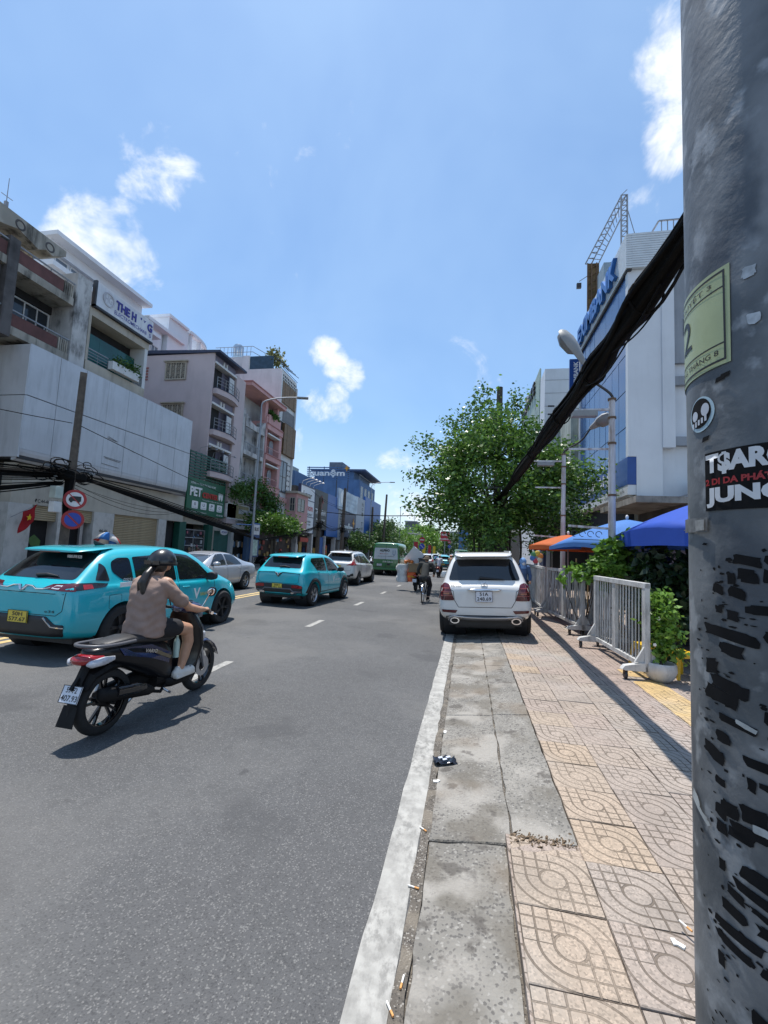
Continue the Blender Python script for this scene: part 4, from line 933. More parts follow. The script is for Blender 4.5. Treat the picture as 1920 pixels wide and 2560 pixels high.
ltr(sg, '28 NĂM', M_KTXT, 43.9, 4.4, 1.3, .24, X=X_, bold=.03); ltr(sg, 'UY TÍN', M_KTXT, 43.9, 4.1, 1.3, .2, X=X_, bold=.03); ltr(sg, 'C U N G   C Ấ P', M_KTXT, 42.5, 3.72, 2.8, .16, X=X_, bold=.01); ltr(sg, 'máy ảnh - phụ kiện', M_KTXT, 42.5, 3.45, 2.4, .12, X=X_)
for z in (5.0, 6.75): pbox(sg, 'divider', M_NAVY, -17.0, -16.97, 42.0, 46.1, z-.04, z+.04)
MB().lathe([(0, 0), (.34, 0), (.34, .02), (0, .02)], (X_, 43.3, 4.38), 'x', 24).build('yellow_disc', mat('sign_yellow', (.62, .46, .02), .5), sg)
for k in range(4):
    y = 42.4+k*1.1; MB().tube([(-17.1, y, 8.25), (-17.0, y, 8.6), (-16.0, y, 8.95)], .025, 6).build('lamp_arm', M_WHITEF, sg); MB().lathe([(.03, .12), (.1, .07), (.16, 0)], (-15.95, y, 8.85), 'z', 10).build('lamp_shade', M_WHITEF, sg)
sg = board('dark_optician_sign', 'charcoal sign board with a red crest and white capitals', -17.0, 46.35, 50.7, 3.9, 8.35, M_CHAR)
ltr(sg, 'THE ARMY', M_WTXT, 46.6, 5.55, 3.8, .62, X=X_, bold=.02); ltr(sg, 'BARBER SHOP', M_WTXT, 47.0, 4.9, 3.0, .2, X=X_); ltr(sg, 'hotline 0902 113 113', M_WTXT, 47.0, 4.4, 2.8, .16, X=X_)
b = MB(); b.box(X_, X_+.02, 48.3, 48.75, 6.3, 7.6).prism([(X_, 47.7, 7.0), (X_, 49.3, 7.0), (X_, 48.5, 7.9)], (.02, 0, 0)); b.build('red_crest', mat('crest_red', (.22, .05, .04), .6), sg)
board('blank_blue_sign', 'blank bright blue cladding panel beside the charcoal sign', -17.0, 50.75, 55.4, 3.2, 8.4, M_BLUEB)
sg = board('mattress_sign_column', 'narrow grey vertical sign reading upwards beside the pole', -17.0, 55.5, 57.6, 2.9, 7.0, mat('grey_sign', (.22, .24, .28), .5))
lettering(sg, 'VUA NỆM', M_KTXT, (-16.985, 57.2, 3.3), (0, 0, 1), 3.2, (0, -1, 0), 1.1, bold=.03)
sg = board('navy_mattress_sign', 'navy shop sign with white letters and an orange star below the billboard', -17.0, 57.7, 64.2, 3.4, 6.9, M_NAVY)
ltr(sg, 'anệm', M_WTXT, 58.2, 4.1, 4.6, 1.35, X=X_, bold=.03, depth=.05)
def star(par, y, z, s, X): MB().prism([(X, y+s*a, z+s*b_) for a, b_ in ((0, 1), (.28, .28), (1, 0), (.28, -.28), (0, -1), (-.28, -.28), (-1, 0), (-.28, .28))], (.05, 0, 0)).build('orange_star', mat('orange_star', (.62, .28, .03), .5), par)
star(sg, 63.2, 5.6, .75, X_)
sg = board('pale_billboard', 'pale blue billboard with faint lettering above the navy sign', -16.8, 54.6, 64.4, 7.0, 9.7, mat('pale_billboard', (.42, .50, .58), .5, var=.25, vs=.7))
for k in range(3): ltr(sg, ['NHIỀU ƯU ĐÃI', 'GIẢM GIÁ ĐẾN 50%', 'MUA 1 TẶNG 1'][k], mat('pale_blue_text', (.28, .38, .50), .5), 58.6, 8.8-.62*k, 5.2, .4, X=-16.79, bold=.01)
MB().prism([(-16.79, 55.2, 8.9), (-16.79, 55.5, 7.9), (-16.79, 56.3, 7.6), (-16.79, 56.9, 8.0), (-16.79, 56.6, 9.2), (-16.79, 55.8, 9.5)], (.01, 0, 0)).build('pictured_pillow', M_WTXT, sg)
sg = board('grey_corner_building_sign', 'pale grey building face with dark vertical lettering', -17.0, 64.6, 70.0, 3.0, 9.9, mat('grey_panel', (.34, .37, .42), .6, var=.05))
for k, c in enumerate('NỘI THẤT'):
    if c != ' ': ltr(sg, c, M_CHAR, 68.0, 8.7-.78*k, 1.0, .6, X=-16.99, bold=.02)
board('long_blue_hoarding', 'long royal blue hoarding wall at the end of the sign row', -17.0, 70.2, 83.2, 2.2, 10.6, M_BLUEB)
# faded blue buildings behind with the roof sign
bld = thing('faded_blue_block', 'faded blue block with open top storey behind the sign row', 'building', (-22, 62, .14))
pbox(bld, 'wall', M_BLUEW, -30, -19.5, 46, 57, 5, 10.35); pbox(bld, 'rear_block', mat('grey_green_wall', (.30, .33, .30), .85, var=.1), -30, -23.6, 50, 57, 10.35, 12.6)
pbox(bld, 'wall_tall', M_BLUEW, -28, -19.4, 75, 88, 4, 14.2); pbox(bld, 'roof', mat('blue_roof', (.05, .08, .16), .7), -28.5, -18.3, 74.4, 88.5, 15.7, 16.0)
pbox(bld, 'upper_room', M_BLUEW, -28, -20.6, 75.2, 88, 14.2, 15.7); pbox(bld, 'upper_block', mat('slate_wall', (.12, .15, .20), .8), -25.3, -22.8, 75.2, 80, 16.0, 17.4)
for k in range(4): window_x(bld, -19.39, 76+k*2.9, 77.6+k*2.9, 10.6, 13.2, M_WALLW, M_GLASS, nv=2, nh=2)
railing_x(bld, -19.5, 75.2, 88, 14.2, 15.2, 14, M_WHITEF)
sg = thing('roof_letter_sign', 'white roof-top letters with an orange star on a blue slatted frame', 'sign', (-20, 60, 10.4))
for k in range(7): pbox(sg, 'slat', M_BLUEW, -23.6, -17.1, 60.1, 60.16, 11.65+k*.29, 11.8+k*.29)
b = MB()
for x in (-23.3, -21, -19, -17.3): b.box(x-.05, x+.05, 60.16, 60.26, 7.0, 13.6)
b.build('posts', M_CHAR, sg)
lettering(sg, 'vuanệm', M_WTXT, (-23.3, 60.08, 12.0), (1, 0, 0), 5.5, (0, 0, 1), 1.15, bold=.03, depth=.08)
MB().prism([(-17.55+.38*a, 60.05, 13.35+.5*b_) for a, b_ in ((0, 1), (.3, .3), (1, 0), (.3, -.3), (0, -1), (-.3, -.3), (-1, 0), (-.3, .3))], (0, .08, 0)).build('orange_star', mat('orange_star'), sg)
# ================================================================== right side of the street
# ---- near utility pole with stickers
def pole_mat():
    m = bpy.data.materials.new('galvanised_pole'); m.use_nodes = True; t = m.node_tree; n = t.nodes; b = n['Principled BSDF']
    tc = n.new('ShaderNodeTexCoord')
    def nz(sc, det=5, mp=None):
        q = n.new('ShaderNodeTexNoise'); q.inputs['Scale'].default_value = sc; q.inputs['Detail'].default_value = det
        if mp: 
            k = n.new('ShaderNodeMapping'); k.inputs['Scale'].default_value = mp; t.links.new(tc.outputs['Object'], k.inputs['Vector']); t.links.new(k.outputs[0], q.inputs['Vector'])
        else: t.links.new(tc.outputs['Object'], q.inputs['Vector'])
        return q.outputs['Fac']
    def ramp(f, a, c):
        q = n.new('ShaderNodeMapRange'); q.interpolation_type = 'SMOOTHSTEP'; t.links.new(f, q.inputs['Value']); q.inputs['From Min'].default_value = a; q.inputs['From Max'].default_value = c; return q.outputs[0]
    def mix(f, a, c):
        q = n.new('ShaderNodeMix'); q.data_type = 'RGBA'; t.links.new(f, q.inputs[0])
        for i, v in ((6, a), (7, c)):
            if isinstance(v, tuple): q.inputs[i].default_value = (*v, 1)
            else: t.links.new(v, q.inputs[i])
        return q.outputs[2]
    c = mix(ramp(nz(7, 6), .35, .68), (.09, .10, .11), (.20, .21, .22))
    c = mix(ramp(nz(19, 4), .54, .66), c, (.27, .285, .30)); c = mix(ramp(nz(6.0, 6, (1, 1, .6)), .55, .66), c, (.07, .08, .095))
    t.links.new(c, b.inputs['Base Color']); b.inputs['Roughness'].default_value = .55; b.inputs['Metallic'].default_value = .35
    bp = n.new('ShaderNodeBump'); bp.inputs['Strength'].default_value = .25; bp.inputs['Distance'].default_value = .004; t.links.new(nz(60, 4), bp.inputs['Height']); t.links.new(bp.outputs[0], b.inputs['Normal'])
    return m
PC = Vector((.517, .797)); PR = .15; PT = math.atan2(PC.x, PC.y)
def pol(phi, z, lift=.0015):
    a = R(phi); f = Vector((-math.sin(PT), -math.cos(PT))); rr = Vector((math.cos(PT), -math.sin(PT)))
    p = PC + (f*math.cos(a)+rr*math.sin(a))*(PR+lift); return (p.x, p.y, z)
upole = thing('utility_pole', 'grey steel utility pole covered in torn black stickers at the right edge', 'pole', (PC.x, PC.y, PZ))
MB().lathe([(PR, 0), (PR, 1.0), (PR, 2), (PR, 3), (PR*.97, 4.5), (PR*.9, 8.2), (0, 8.21)], (PC.x, PC.y, PZ), 'z', 64).build('shaft', pole_mat(), upole, smooth=40)
MB().lathe([(PR+.002, 0), (PR+.10, 0), (PR+.10, .03), (PR+.002, .03)], (PC.x, PC.y, PZ), 'z', 48).build('base_plate', M_RAIL, upole)
def wrap(name, poly, m, lift, parent=upole, step=3.0):
    """flat sheet wrapped on the pole: poly of (phi degrees, z)"""
    bm = bmesh.new(); vs = [bm.verts.new((a, 0, z*100)) for a, z in poly]; bm.faces.new(vs)
    lo = min(p[0] for p in poly); hi = max(p[0] for p in poly); a = lo+step
    while a < hi:
        bmesh.ops.bisect_plane(bm, geom=bm.verts[:]+bm.edges[:]+bm.faces[:], plane_co=(a, 0, 0), plane_no=(1, 0, 0)); a += step
    me = bpy.data.meshes.new(name); off = OFF[parent.name]
    for v in bm.verts: v.co = Vector(pol(v.co.x, v.co.z/100, lift)) - Vector(off)
    bmesh.ops.recalc_face_normals(bm, faces=bm.faces); bm.to_mesh(me); bm.free()
    return link(name, me, m, parent, off, smooth=180)
def ptext(txt, m, phi, z, wdeg, h, lift, bold=.01, parent=upole, rise=0.0, sub=1):
    return lettering(parent, txt, m, None, None, wdeg, None, h, bold=bold, fn=lambda a, b_: pol(phi+a, z+b_+rise*a, lift), sub=sub)
M_STG = mat('pale_green_sticker', (.34, .39, .22), .45, var=.06, vs=20); M_STK = mat('black_sticker', (.006, .006, .007), .8, var=.3, vs=40, spec=.2)
st = wrap('number_sticker', [(-104, 2.062), (-29, 2.062), (-28.6, 2.220), (-104, 2.222)], M_STG, .0016)
for a, b_, c, d in ((-100, -31.6, 2.211, 2.2145), (-100, -31.6, 2.068, 2.0715), (-100, -32, 2.186, 2.1885), (-100, -32, 2.095, 2.0975)): wrap('border_line', [(a, c), (b_, c), (b_, d), (a, d)], M_KTXT, .0022, st)
wrap('border_line', [(-32.6, 2.068), (-31.4, 2.068), (-31.4, 2.2145), (-32.6, 2.2145)], M_KTXT, .0022, st)
ptext('TUYẾN DUYỆT 3', M_KTXT, -108, 2.1925, 68, .0145, .0024, .006, st); ptext('CÁCH MẠNG THÁNG 8', M_KTXT, -106, 2.0765, 70, .0135, .0024, .006, st); ptext('2', M_KTXT, -75, 2.118, 16, .056, .0024, .0, st)
# round skull sticker
sk = wrap('skull_sticker', [(-51+11.5*math.cos(t_), 1.996+.029*math.sin(t_)) for t_ in [k*math.pi/14 for k in range(28)]], mat('sticker_pale_blue', (.33, .45, .52), .4), .0015)
M_SKW = mat('sticker_grey_white', (.42, .45, .50), .4)
wrap('skull_outline', [(-51.5+9.6*math.cos(t_), 1.998+.0245*math.sin(t_)) for t_ in [k*math.pi/14 for k in range(28)]], M_STK, .002, sk)
for cx, cz, rx, rz in ((-56, 1.996, 3.0, .0085), (-46.5, 2.001, 3.4, .0105)): wrap('eye_patch', [(cx+rx*math.cos(t_), cz+rz*math.sin(t_)) for t_ in [k*math.pi/8 for k in range(16)]], M_SKW, .0025, sk)
for k in range(5): wrap('tooth', [(-59+k*3.0, 1.976+.0015*k), (-57.2+k*3.0, 1.976+.0015*k), (-57.2+k*3.0, 1.985+.0015*k), (-59+k*3.0, 1.985+.0015*k)], M_SKW, .0025, sk)
# black lettered sticker
bs_ = wrap('lettered_sticker', [(-47.5, 1.836), (8, 1.834), (8, 1.927), (-47.6, 1.928)], M_STK, .0016)
M_PALE = mat('sticker_white', (.55, .57, .60), .4, var=.08, vs=30)
ptext('T$ARC', M_PALE, -46.6, 1.8905, 43, .034, .0024, .055, bs_, sub=2); ptext('JUNG', M_PALE, -46.4, 1.8405, 42, .031, .0024, .055, bs_, sub=2)
ptext('2 DI DA PHÁT', mat('sticker_red', (.30, .015, .018), .5), -46.8, 1.8755, 36, .0125, .0024, .04, bs_)
wrap('blue_corner', [(-13, 1.8745), (-4, 1.8745), (-4, 1.889), (-13, 1.888)], mat('sticker_blue', (.05, .22, .42), .5), .0022, bs_)
cb = wrap('strap_clip', [(-80, 1.806), (-45.5, 1.803), (-45.2, 1.826), (-80, 1.829)], mat('worn_steel', (.20, .20, .20), .5, metal=.5, var=.3, vs=60), .004)
wrap('clip_plate', [(-55, 1.806), (-47, 1.806), (-47, 1.823), (-55, 1.823)], mat('worn_light_steel', (.30, .30, .29), .5, metal=.3, var=.3, vs=60), .006, cb)
for a, z in ((-36, 2.04), (-33, 2.043), (-47, 1.952)): wrap('sticker_scrap', [(a-3, z-.004), (a+2.5, z-.002), (a+3.5, z+.005), (a-2, z+.004)], M_STK, .0016)
# torn remains of black posters below, each scrap a sheet
def scrap(phi, z, w, h, m=M_STK, tilt=0.0, lift=.0014):
    n = rng.randint(11, 19); pts = []
    for k in range(n):
        t_ = 2*math.pi*k/n; q = rng.uniform(.66, 1.0)
        ca, sa = math.cos(t_), math.sin(t_); ex = .32
        pts.append((phi+w*.5*q*math.copysign(abs(ca)**ex, ca), z+h*.5*q*math.copysign(abs(sa)**ex, sa)+tilt*w*.5*math.copysign(abs(ca)**ex, ca)))
    wrap('sticker_scrap', pts, m, lift+rng.uniform(0, .0005), step=4)
z = 1.785; row = 0; nsc = 0; fl_ = MB()
while z > .25:
    a = rng.uniform(-54, -38)
    while a < 4:
        w_ = rng.choice((5, 8, 11, 16, 24, 34)); h_ = rng.uniform(.010, .026)
        if rng.random() < .66 and nsc < 250: scrap(a+w_/2, z+rng.uniform(-.008, .008), w_, h_, tilt=-rng.uniform(-.0002, .0005)); nsc += 1
        a += w_*rng.uniform(.8, 1.3)
    z -= rng.uniform(.018, .032); row += 1
for k in range(330):
    a = rng.uniform(-58, 4); z = rng.uniform(.3, 1.79); w_ = rng.uniform(.6, 3.2); h_ = rng.uniform(.001, .004); n = rng.randint(4, 7); t0 = rng.uniform(0, 6)
    fl_.poly([pol(a+w_*math.cos(t0-2*math.pi*i/n)*rng.uniform(.5, 1), z+h_*math.sin(t0-2*math.pi*i/n)*rng.uniform(.5, 1), .0012) for i in range(n)])
tag(fl_.build('sticker_flakes', M_STK, upole, fix=False), kind='stuff')
M_TAPE = mat('dirty_tape', (.34, .36, .36), .5, var=.2, vs=40)
for a, z, w_, h_, tl in ((-58, 1.375, 22, .012, -.0009), (-62, 1.385, 10, .016, -.001), (-26, 1.53, 14, .008, -.0005), (-20, 1.40, 8, .014, 0)): scrap(a, z, w_, h_, M_TAPE, tl, .003)
for a, z in ((-17, 2.115), (-19, 2.19)): scrap(a, z, 8, .02, mat('label_residue', (.36, .40, .44), .6, var=.3, vs=50))

# ---- bundle of overhead cables
M_CABLE = mat('black_cable', (.0035, .0034, .0033), .75, var=.4, vs=12, spec=.12)
bun = thing('cable_bundle', 'thick sagging bundle of black overhead cables running from the near pole to the tree', 'cables', (1.3, 3, 3.8))
cp_ = [(1.28, -9, 4.3), (1.3, -3, 3.95), (1.3, 1, 3.83), (1.3, 2.9, 3.82), (1.3, 4.2, 3.83), (1.3, 5.3, 3.83), (1.3, 8.0, 3.93), (1.29, 12, 4.02), (1.27, 17.1, 4.16), (1.28, 21.0, 4.35)]
def spline(P, n):
    P = [Vector(p) for p in P]; out = []
    for i in range(len(P)-1):
        p0, p1, p2, p3 = P[max(i-1, 0)], P[i], P[i+1], P[min(i+2, len(P)-1)]
        for k in range(n):
            t = k/n; out.append(.5*((2*p1)+(p2-p0)*t+(2*p0-5*p1+4*p2-p3)*t*t+(3*p1-p0-3*p2+p3)*t**3))
    return out+[P[-1]]
path = spline(cp_, 6)
def pinch(i): return .82+.18*math.cos(i*.9)
for k in range(30):
    rr = math.sqrt(rng.random())*.128; a0 = rng.uniform(0, 6.28); tw = rng.uniform(-.05, .05); w_ = rng.choice((.011, .014, .018, .022))
    pts = []
    for i, p in enumerate(path):
        a = a0+tw*i; s_ = pinch(i)*(1.0+.12*math.sin(i*.7+k)); pts.append(p+Vector((math.cos(a)*rr*s_, 0, math.sin(a)*rr*s_*1.15)))
    MB().tube(pts, w_, 6).build('cable', M_CABLE, bun, smooth=60)
MB().tube(path, [.10*pinch(i) for i in range(len(path))], 10).build('cable_core', M_CABLE, bun, smooth=60)
for y in (2.0, 3.55, 5.0, 6.7, 9.5, 13):
    zc = np.interp(y, [p.y for p in path], [p.z for p in path]); MB().tube([(1.3+.125*math.cos(t_), y+.012*math.sin(3*t_), zc+.142*math.sin(t_)) for t_ in [k*math.pi/8 for k in range(17)]], .010, 6, False).build('cable_tie', M_CABLE, bun)
for a, b_, c in (((1.27, 3.2, 3.70), (1.22, 4.2, 3.50), (1.24, 5.1, 3.70)), ((1.30, 6.0, 3.76), (1.25, 7.5, 3.66), (1.28, 9, 3.84)), ((1.32, 2.6, 3.72), (1.30, 3.6, 3.60), (1.28, 4.3, 3.72))): MB().tube(spline([a, b_, c], 8), .007, 5).build('loose_wire', M_CABLE, bun)

# ---- far utility pole in the tree
M_POLEC = mat('brown_concrete_pole', (.105, .085, .070), .9, var=.25, vs=5, streak=.5, bump=.4, bs=30)
fp = thing('concrete_pole', 'dark concrete utility pole rising out of the banyan tree', 'pole', (1.28, 21.2, PZ))
MB().tube([(1.28, 21.2, PZ), (1.28, 21.2, 4), (1.28, 21.2, 9.9)], [.20, .18, .14], 14).build('shaft', M_POLEC, fp, smooth=60)
b = MB().bar((.7, 21.0, 4.6), (1.8, 21.0, 4.6), .07).bar((.75, 21.0, 4.95), (1.7, 21.0, 4.95), .06); b.build('cross_arm', M_RAIL, fp)
for k in range(12):
    p = Vector((1.25+.1*math.sin(k), 20.9, 4.4)); MB().tube(spline([p, p+Vector((.3*math.sin(k*2.1), -.5, -.5-.25*(k % 3))), p+Vector((.35*math.cos(k*1.3), .1, -.25))], 6), .012, 5).build('coiled_cable', M_CABLE, fp)

# ---- banyan tree
def big_tree():
    t = thing('banyan_tree', 'large leafy banyan tree with hanging roots behind the parked white car', 'tree', (1.5, 20.2, PZ)); g_ = random.Random(5)
    cx, cy, cz = 1.4, 19.6, 4.9; cs = []
    while len(cs) < 420:
        a = g_.uniform(0, 2*math.pi); ph = math.acos(g_.uniform(-.92, 1)); q = g_.uniform(.45, 1.0)**.55
        lob = 1+.20*math.sin(3*a+1.0)+.12*math.sin(5*a+ph*4)+.10*math.sin(7*ph)
        c_ = (cx+3.4*q*lob*math.sin(ph)*math.cos(a), cy+2.9*q*lob*math.sin(ph)*math.sin(a), cz+2.9*q*lob*math.cos(ph))
        if (c_[0]-1.0)**2/7+max(0, c_[2]-5.2)**2/9 > 1 and c_[2] > 5.6: continue
        cs.append(c_)
    for tip in ((-2.4, 20, 4.1), (-2.2, 20, 5.3), (-2.0, 19.6, 6.6), (-.9, 20, 7.6), (.5, 20, 8.9), (1.9, 20, 8.7), (.2, 19.5, 8.2), (5.0, 19.6, 5.7), (4.6, 19.4, 4.4), (5.2, 19.4, 4.9), (-1.7, 19.8, 3.5), (3.9, 20, 6.6), (-.2, 20, 8.0), (2.6, 20.2, 7.4)):
        for k in range(7):
            f = .55+.09*k; cs.append((cx+(tip[0]-cx)*f+g_.uniform(-.12, .12), tip[1], cz+(tip[2]-cz)*f+g_.uniform(-.1, .1)))
    leaves(22000, cs, (.27, .27, .22), .19, .55, 41).build('crown', M_LEAFD, t)
    leaves(14000, [c for c in cs], (.30, .30, .22), .17, .55, 42).build('young_leaves', mat('mid_leaf', (.15, .275, .045), .35, var=.45, vs=7, transl=.3), t)
    b = MB()
    for k in range(9):
        a = k*.7; r0 = .28*(k > 0); b.tube(spline([(1.35+r0*math.cos(a), 20.2+r0*math.sin(a), 0), (1.35+r0*1.1*math.cos(a+.3), 20.2+r0*math.sin(a+.3), 1.6), (1.35+.5*math.cos(a), 20.2+.5*math.sin(a), 3.2), (1.4+1.6*math.cos(a), 20.2+1.5*math.sin(a), 5.0), (1.5+2.6*math.cos(a+.2), 20.2+2.2*math.sin(a+.2), 6.2)], 5), [(.24 if k == 0 else .13)*(1-.042*i) for i in range(21)], 8)
    b.build('trunk', M_BARK, t, smooth=60)
    for k in range(16):
        x = .35+rng.random()*2.2; y = 19.2+rng.random()*1.4; MB().tube(spline([(x, y, PZ), (x+rng.uniform(-.08, .08), y, 1.2), (x+rng.uniform(-.15, .15), y, 2.4), (x+rng.uniform(-.2, .2), y+.2, 3.8)], 4), rng.uniform(.018, .06), 6).build('aerial_root', M_BARK, t)
    return t
big_tree()

# ---- bank building
M_BWH = mat('white_bank_cladding', (.60, .63, .67), .6, var=.05, vs=.6, streak=.25, ss=(1.5, 1.5, .2), sdark=.7)
M_BGL = mat('blue_curtain_glass', (.030, .10, .27), .16, var=.18, vs=.35, spec=.7)
M_BCOR = mat('corrugated_white', (.55, .60, .64), .5, var=.06, vs=2)
M_EXB = mat('bank_blue', (.010, .060, .25), .4, var=.08)
M_CRAC = mat('patchy_concrete', (.30, .28, .25), .95, var=.3, vs=1.6, streak=.7, ss=(2, 2, .8), sdark=.25, bump=.5, bs=12)
bk = thing('bank_building', 'white bank building with blue glass front and corrugated sign band', 'building', (7, 22, PZ))
pbox(bk, 'core', M_BWH, 6.12, 16, 18.45, 25.7, 4.3, 14.9)
pbox(bk, 'corner_pier', M_BWH, 6.0, 7.22, 18.2, 18.45, 5.85, 13.5); pbox(bk, 'corner_pier', M_BWH, 6.30, 7.22, 18.2, 18.45, 4.3, 5.85)
pbox(bk, 'corner_pier', M_BWH, 7.22, 7.66, 18.15, 18.5, 6.2, 14.4); pbox(bk, 'recess_wall', mat('grey_render', (.27, .295, .33), .9, var=.08, vs=.6, streak=.3), 7.66, 16, 18.9, 19.2, 4.3, 14.0)
pbox(bk, 'upper_block', mat('grey_render'), 7.7, 12, 18.3, 18.9, 9.6, 14.6)
for z in (8.7, 6.3): pbox(bk, 'ledge', mat('grey_render'), 7.66, 12, 18.25, 18.9, z, z+.35)
pbox(bk, 'rust_panel', mat('rust_brown', (.14, .09, .04), .8, var=.5, vs=2), 7.75, 8.0, 18.8, 18.88, 6.8, 8.6)
w = window_y(bk, 18.29, 8.05, 8.7, 10.7, 11.4, M_RAIL, M_GLASS, nv=1, nh=4)
# curtain wall panes, each its own sheet
yb = [18.45+.906*k for k in range(9)]; zb = [5.85, 7.1, 8.6, 10.1, 11.7, 13.45]
for a, c in zip(yb, yb[1:]):
    for e, f in zip(zb, zb[1:]):
        q = rng.uniform(-.006, .006); MB().add([(6.03+q, a+.02, e+.02), (6.03-q, c-.02, e+.02), (6.03-q*.5, c-.02, f-.02), (6.03+q*1.5, a+.02, f-.02), (6.1, a+.02, e+.02), (6.1, c-.02, e+.02), (6.1, c-.02, f-.02), (6.1, a+.02, f-.02)], [(3, 2, 1, 0), (4, 5, 6, 7), (0, 1, 5, 4), (1, 2, 6, 5), (2, 3, 7, 6), (3, 0, 4, 7)]).build('glass_pane', M_BGL, bk)
pbox(bk, 'mullion_backing', M_RAIL, 6.06, 6.13, 18.45, 25.7, 5.85, 13.45)
pbox(bk, 'edge_trim', M_BWH, 5.96, 6.12, 25.7, 25.9, 4.6, 13.5)
# sign band: ribs
for k in range(15): z = 13.52+k*.098; pbox(bk, 'rib', M_BCOR, 5.90, 6.12, 18.05, 25.95, z, z+.082); pbox(bk, 'rib', M_BCOR, 6.12, 7.9, 18.04, 18.2, z, z+.082)
pbox(bk, 'band_soffit', M_CHAR, 5.95, 6.12, 18.1, 25.9, 13.44, 13.52)
lt = lettering(bk, 'EXIMBANK', mat('raised_blue_letter', (.02, .12, .38), .4), (5.895, 25.4, 13.75), (0, -1, 0), 6.4, (0, 0, 1), .95, bold=.035, depth=.16)
pbox(bk, 'blue_band', M_EXB, 5.98, 6.3, 18.22, 25.7, 4.75, 5.84); lettering(bk, 'EXIMBANK', M_WTXT, (5.97, 25.3, 5.02), (0, -1, 0), 5.6, (0, 0, 1), .62, bold=.03); pbox(bk, 'white_strip', M_BWH, 5.99, 6.3, 18.24, 25.7, 4.36, 4.745)
lettering(bk, 'PGD 3 THÁNG 2 - Q.10', M_KTXT, (5.98, 21.0, 4.46), (0, -1, 0), 2.4, (0, 0, 1), .14, bold=.01)
pbox(bk, 'concrete_beam', M_CRAC, 6.2, 16, 17.9, 18.6, 3.75, 4.28); pbox(bk, 'broken_beam', M_CRAC, 6.1, 7.1, 17.7, 18.3, 3.9, 4.2); pbox(bk, 'ground_pier', M_CRAC, 7.15, 8.6, 17.9, 18.6, PZ, 3.74); pbox(bk, 'ground_pier', M_CRAC, 6.35, 7.0, 18.2, 18.6, PZ, 3.74)
pbox(bk, 'white_patch', M_WALLW, 7.1, 8.5, 17.86, 17.895, 2.3, 3.7); pbox(bk, 'dark_interior', M_DARK, 6.4, 16, 19.4, 25.7, PZ, 4.3)
MB().tube(spline([(6.3, 17.85, 4.25), (7.2, 17.8, 4.15), (7.9, 17.8, 4.35), (8.6, 17.8, 4.6)], 6), .035, 6).build('hose', M_RAIL, bk)
b = MB()
for k in range(16): b.bar((7.3+.22*k, 18.3, 14.9), (7.3+.22*k, 18.3, 15.6), .03)
b.bar((7.2, 18.3, 15.6), (10.8, 18.3, 15.6), .05).bar((7.2, 18.3, 15.6), (6.9, 19.6, 15.1), .05).build('roof_railing', M_RAIL, bk)
vs_ = thing('vertical_bank_sign', 'narrow blue vertical sign projecting beside the bank front', 'sign', (5.8, 26, 11.5))
pbox(vs_, 'board', M_EXB, 5.46, 6.1, 25.95, 26.1, 11.4, 13.32); lettering(vs_, 'EXIMBANK', M_WTXT, (5.92, 25.94, 11.55), (0, 0, 1), 1.62, (-1, 0, 0), .25, bold=.03)
AC('white outdoor air conditioner on the concrete ledge beside the bank', 8.0, 17.75, 4.36, 'y', .95)
# billboard frame on the roof
ms = thing('roof_lattice', 'tall empty steel billboard lattice on the bank roof', 'steel frame', (7, 24, 15))
b = MB(); P0 = [(7.6, 24.0), (7.9, 24.0)]
for x, y in P0: b.bar((x, y, 15), (x, y, 21.6), .07)
for k in range(9): z = 19.2+.3*k; b.bar((7.6, 24, z), (7.9, 24, z), .04); b.bar((7.6, 24, z), (7.9, 24, z+.3), .03)
for (xa, za, xb, zb_) in ((7.62, 21.6, 6.4, 18.55), (7.86, 21.6, 6.75, 18.55), (7.6, 20.3, 7.15, 18.55)): b.bar((xa, 24.0, za), (xb, 26.5, zb_+.9), .05)
for k in range(12):
    f = k/11; b.bar((7.62-1.22*f, 24+2.5*f, 21.6-2.15*f), (7.86-1.11*f, 24+2.5*f, 21.6-2.15*f), .035)
    b.bar((7.62-1.22*f, 24+2.5*f, 21.6-2.15*f), (7.6-.45*f, 24.0+2.5*f, 20.6-1.2*f), .025)
b.bar((7.9, 24, 20.8), (9.2, 24, 15.5), .03); b.build('lattice', M_RAIL, ms)
bb = thing('roof_billboard', 'rusty brown billboard side standing on the bank roof', 'billboard', (6.8, 26, 15))
pbox(bb, 'panel', mat('rust_brown'), 6.55, 7.15, 26.4, 26.5, 15.2, 19.4); pbox(bb, 'side_sheet', mat('blue_grey_sheet', (.20, .27, .33), .6, var=.1), 6.9, 9.0, 24.6, 25.8, 14.9, 18.2)
b = MB()
for x in (6.5, 6.72, 7.0): b.bar((x, 26.35, 15.2), (x, 26.35, 19.4), .06)
for k in range(9): b.bar((6.5, 26.36, 15.4+.45*k), (7.1, 26.36, 15.7+.45*k), .035)
b.bar((6.5, 26.35, 18.6), (6.0, 26.2, 18.2), .03).build('frame', mat('rusty_steel', (.13, .075, .04), .7, var=.3, vs=5), bb); MB().box(5.85, 6.1, 26.1, 26.25, 17.75, 18.05).build('floodlight', M_CHAR, bb)
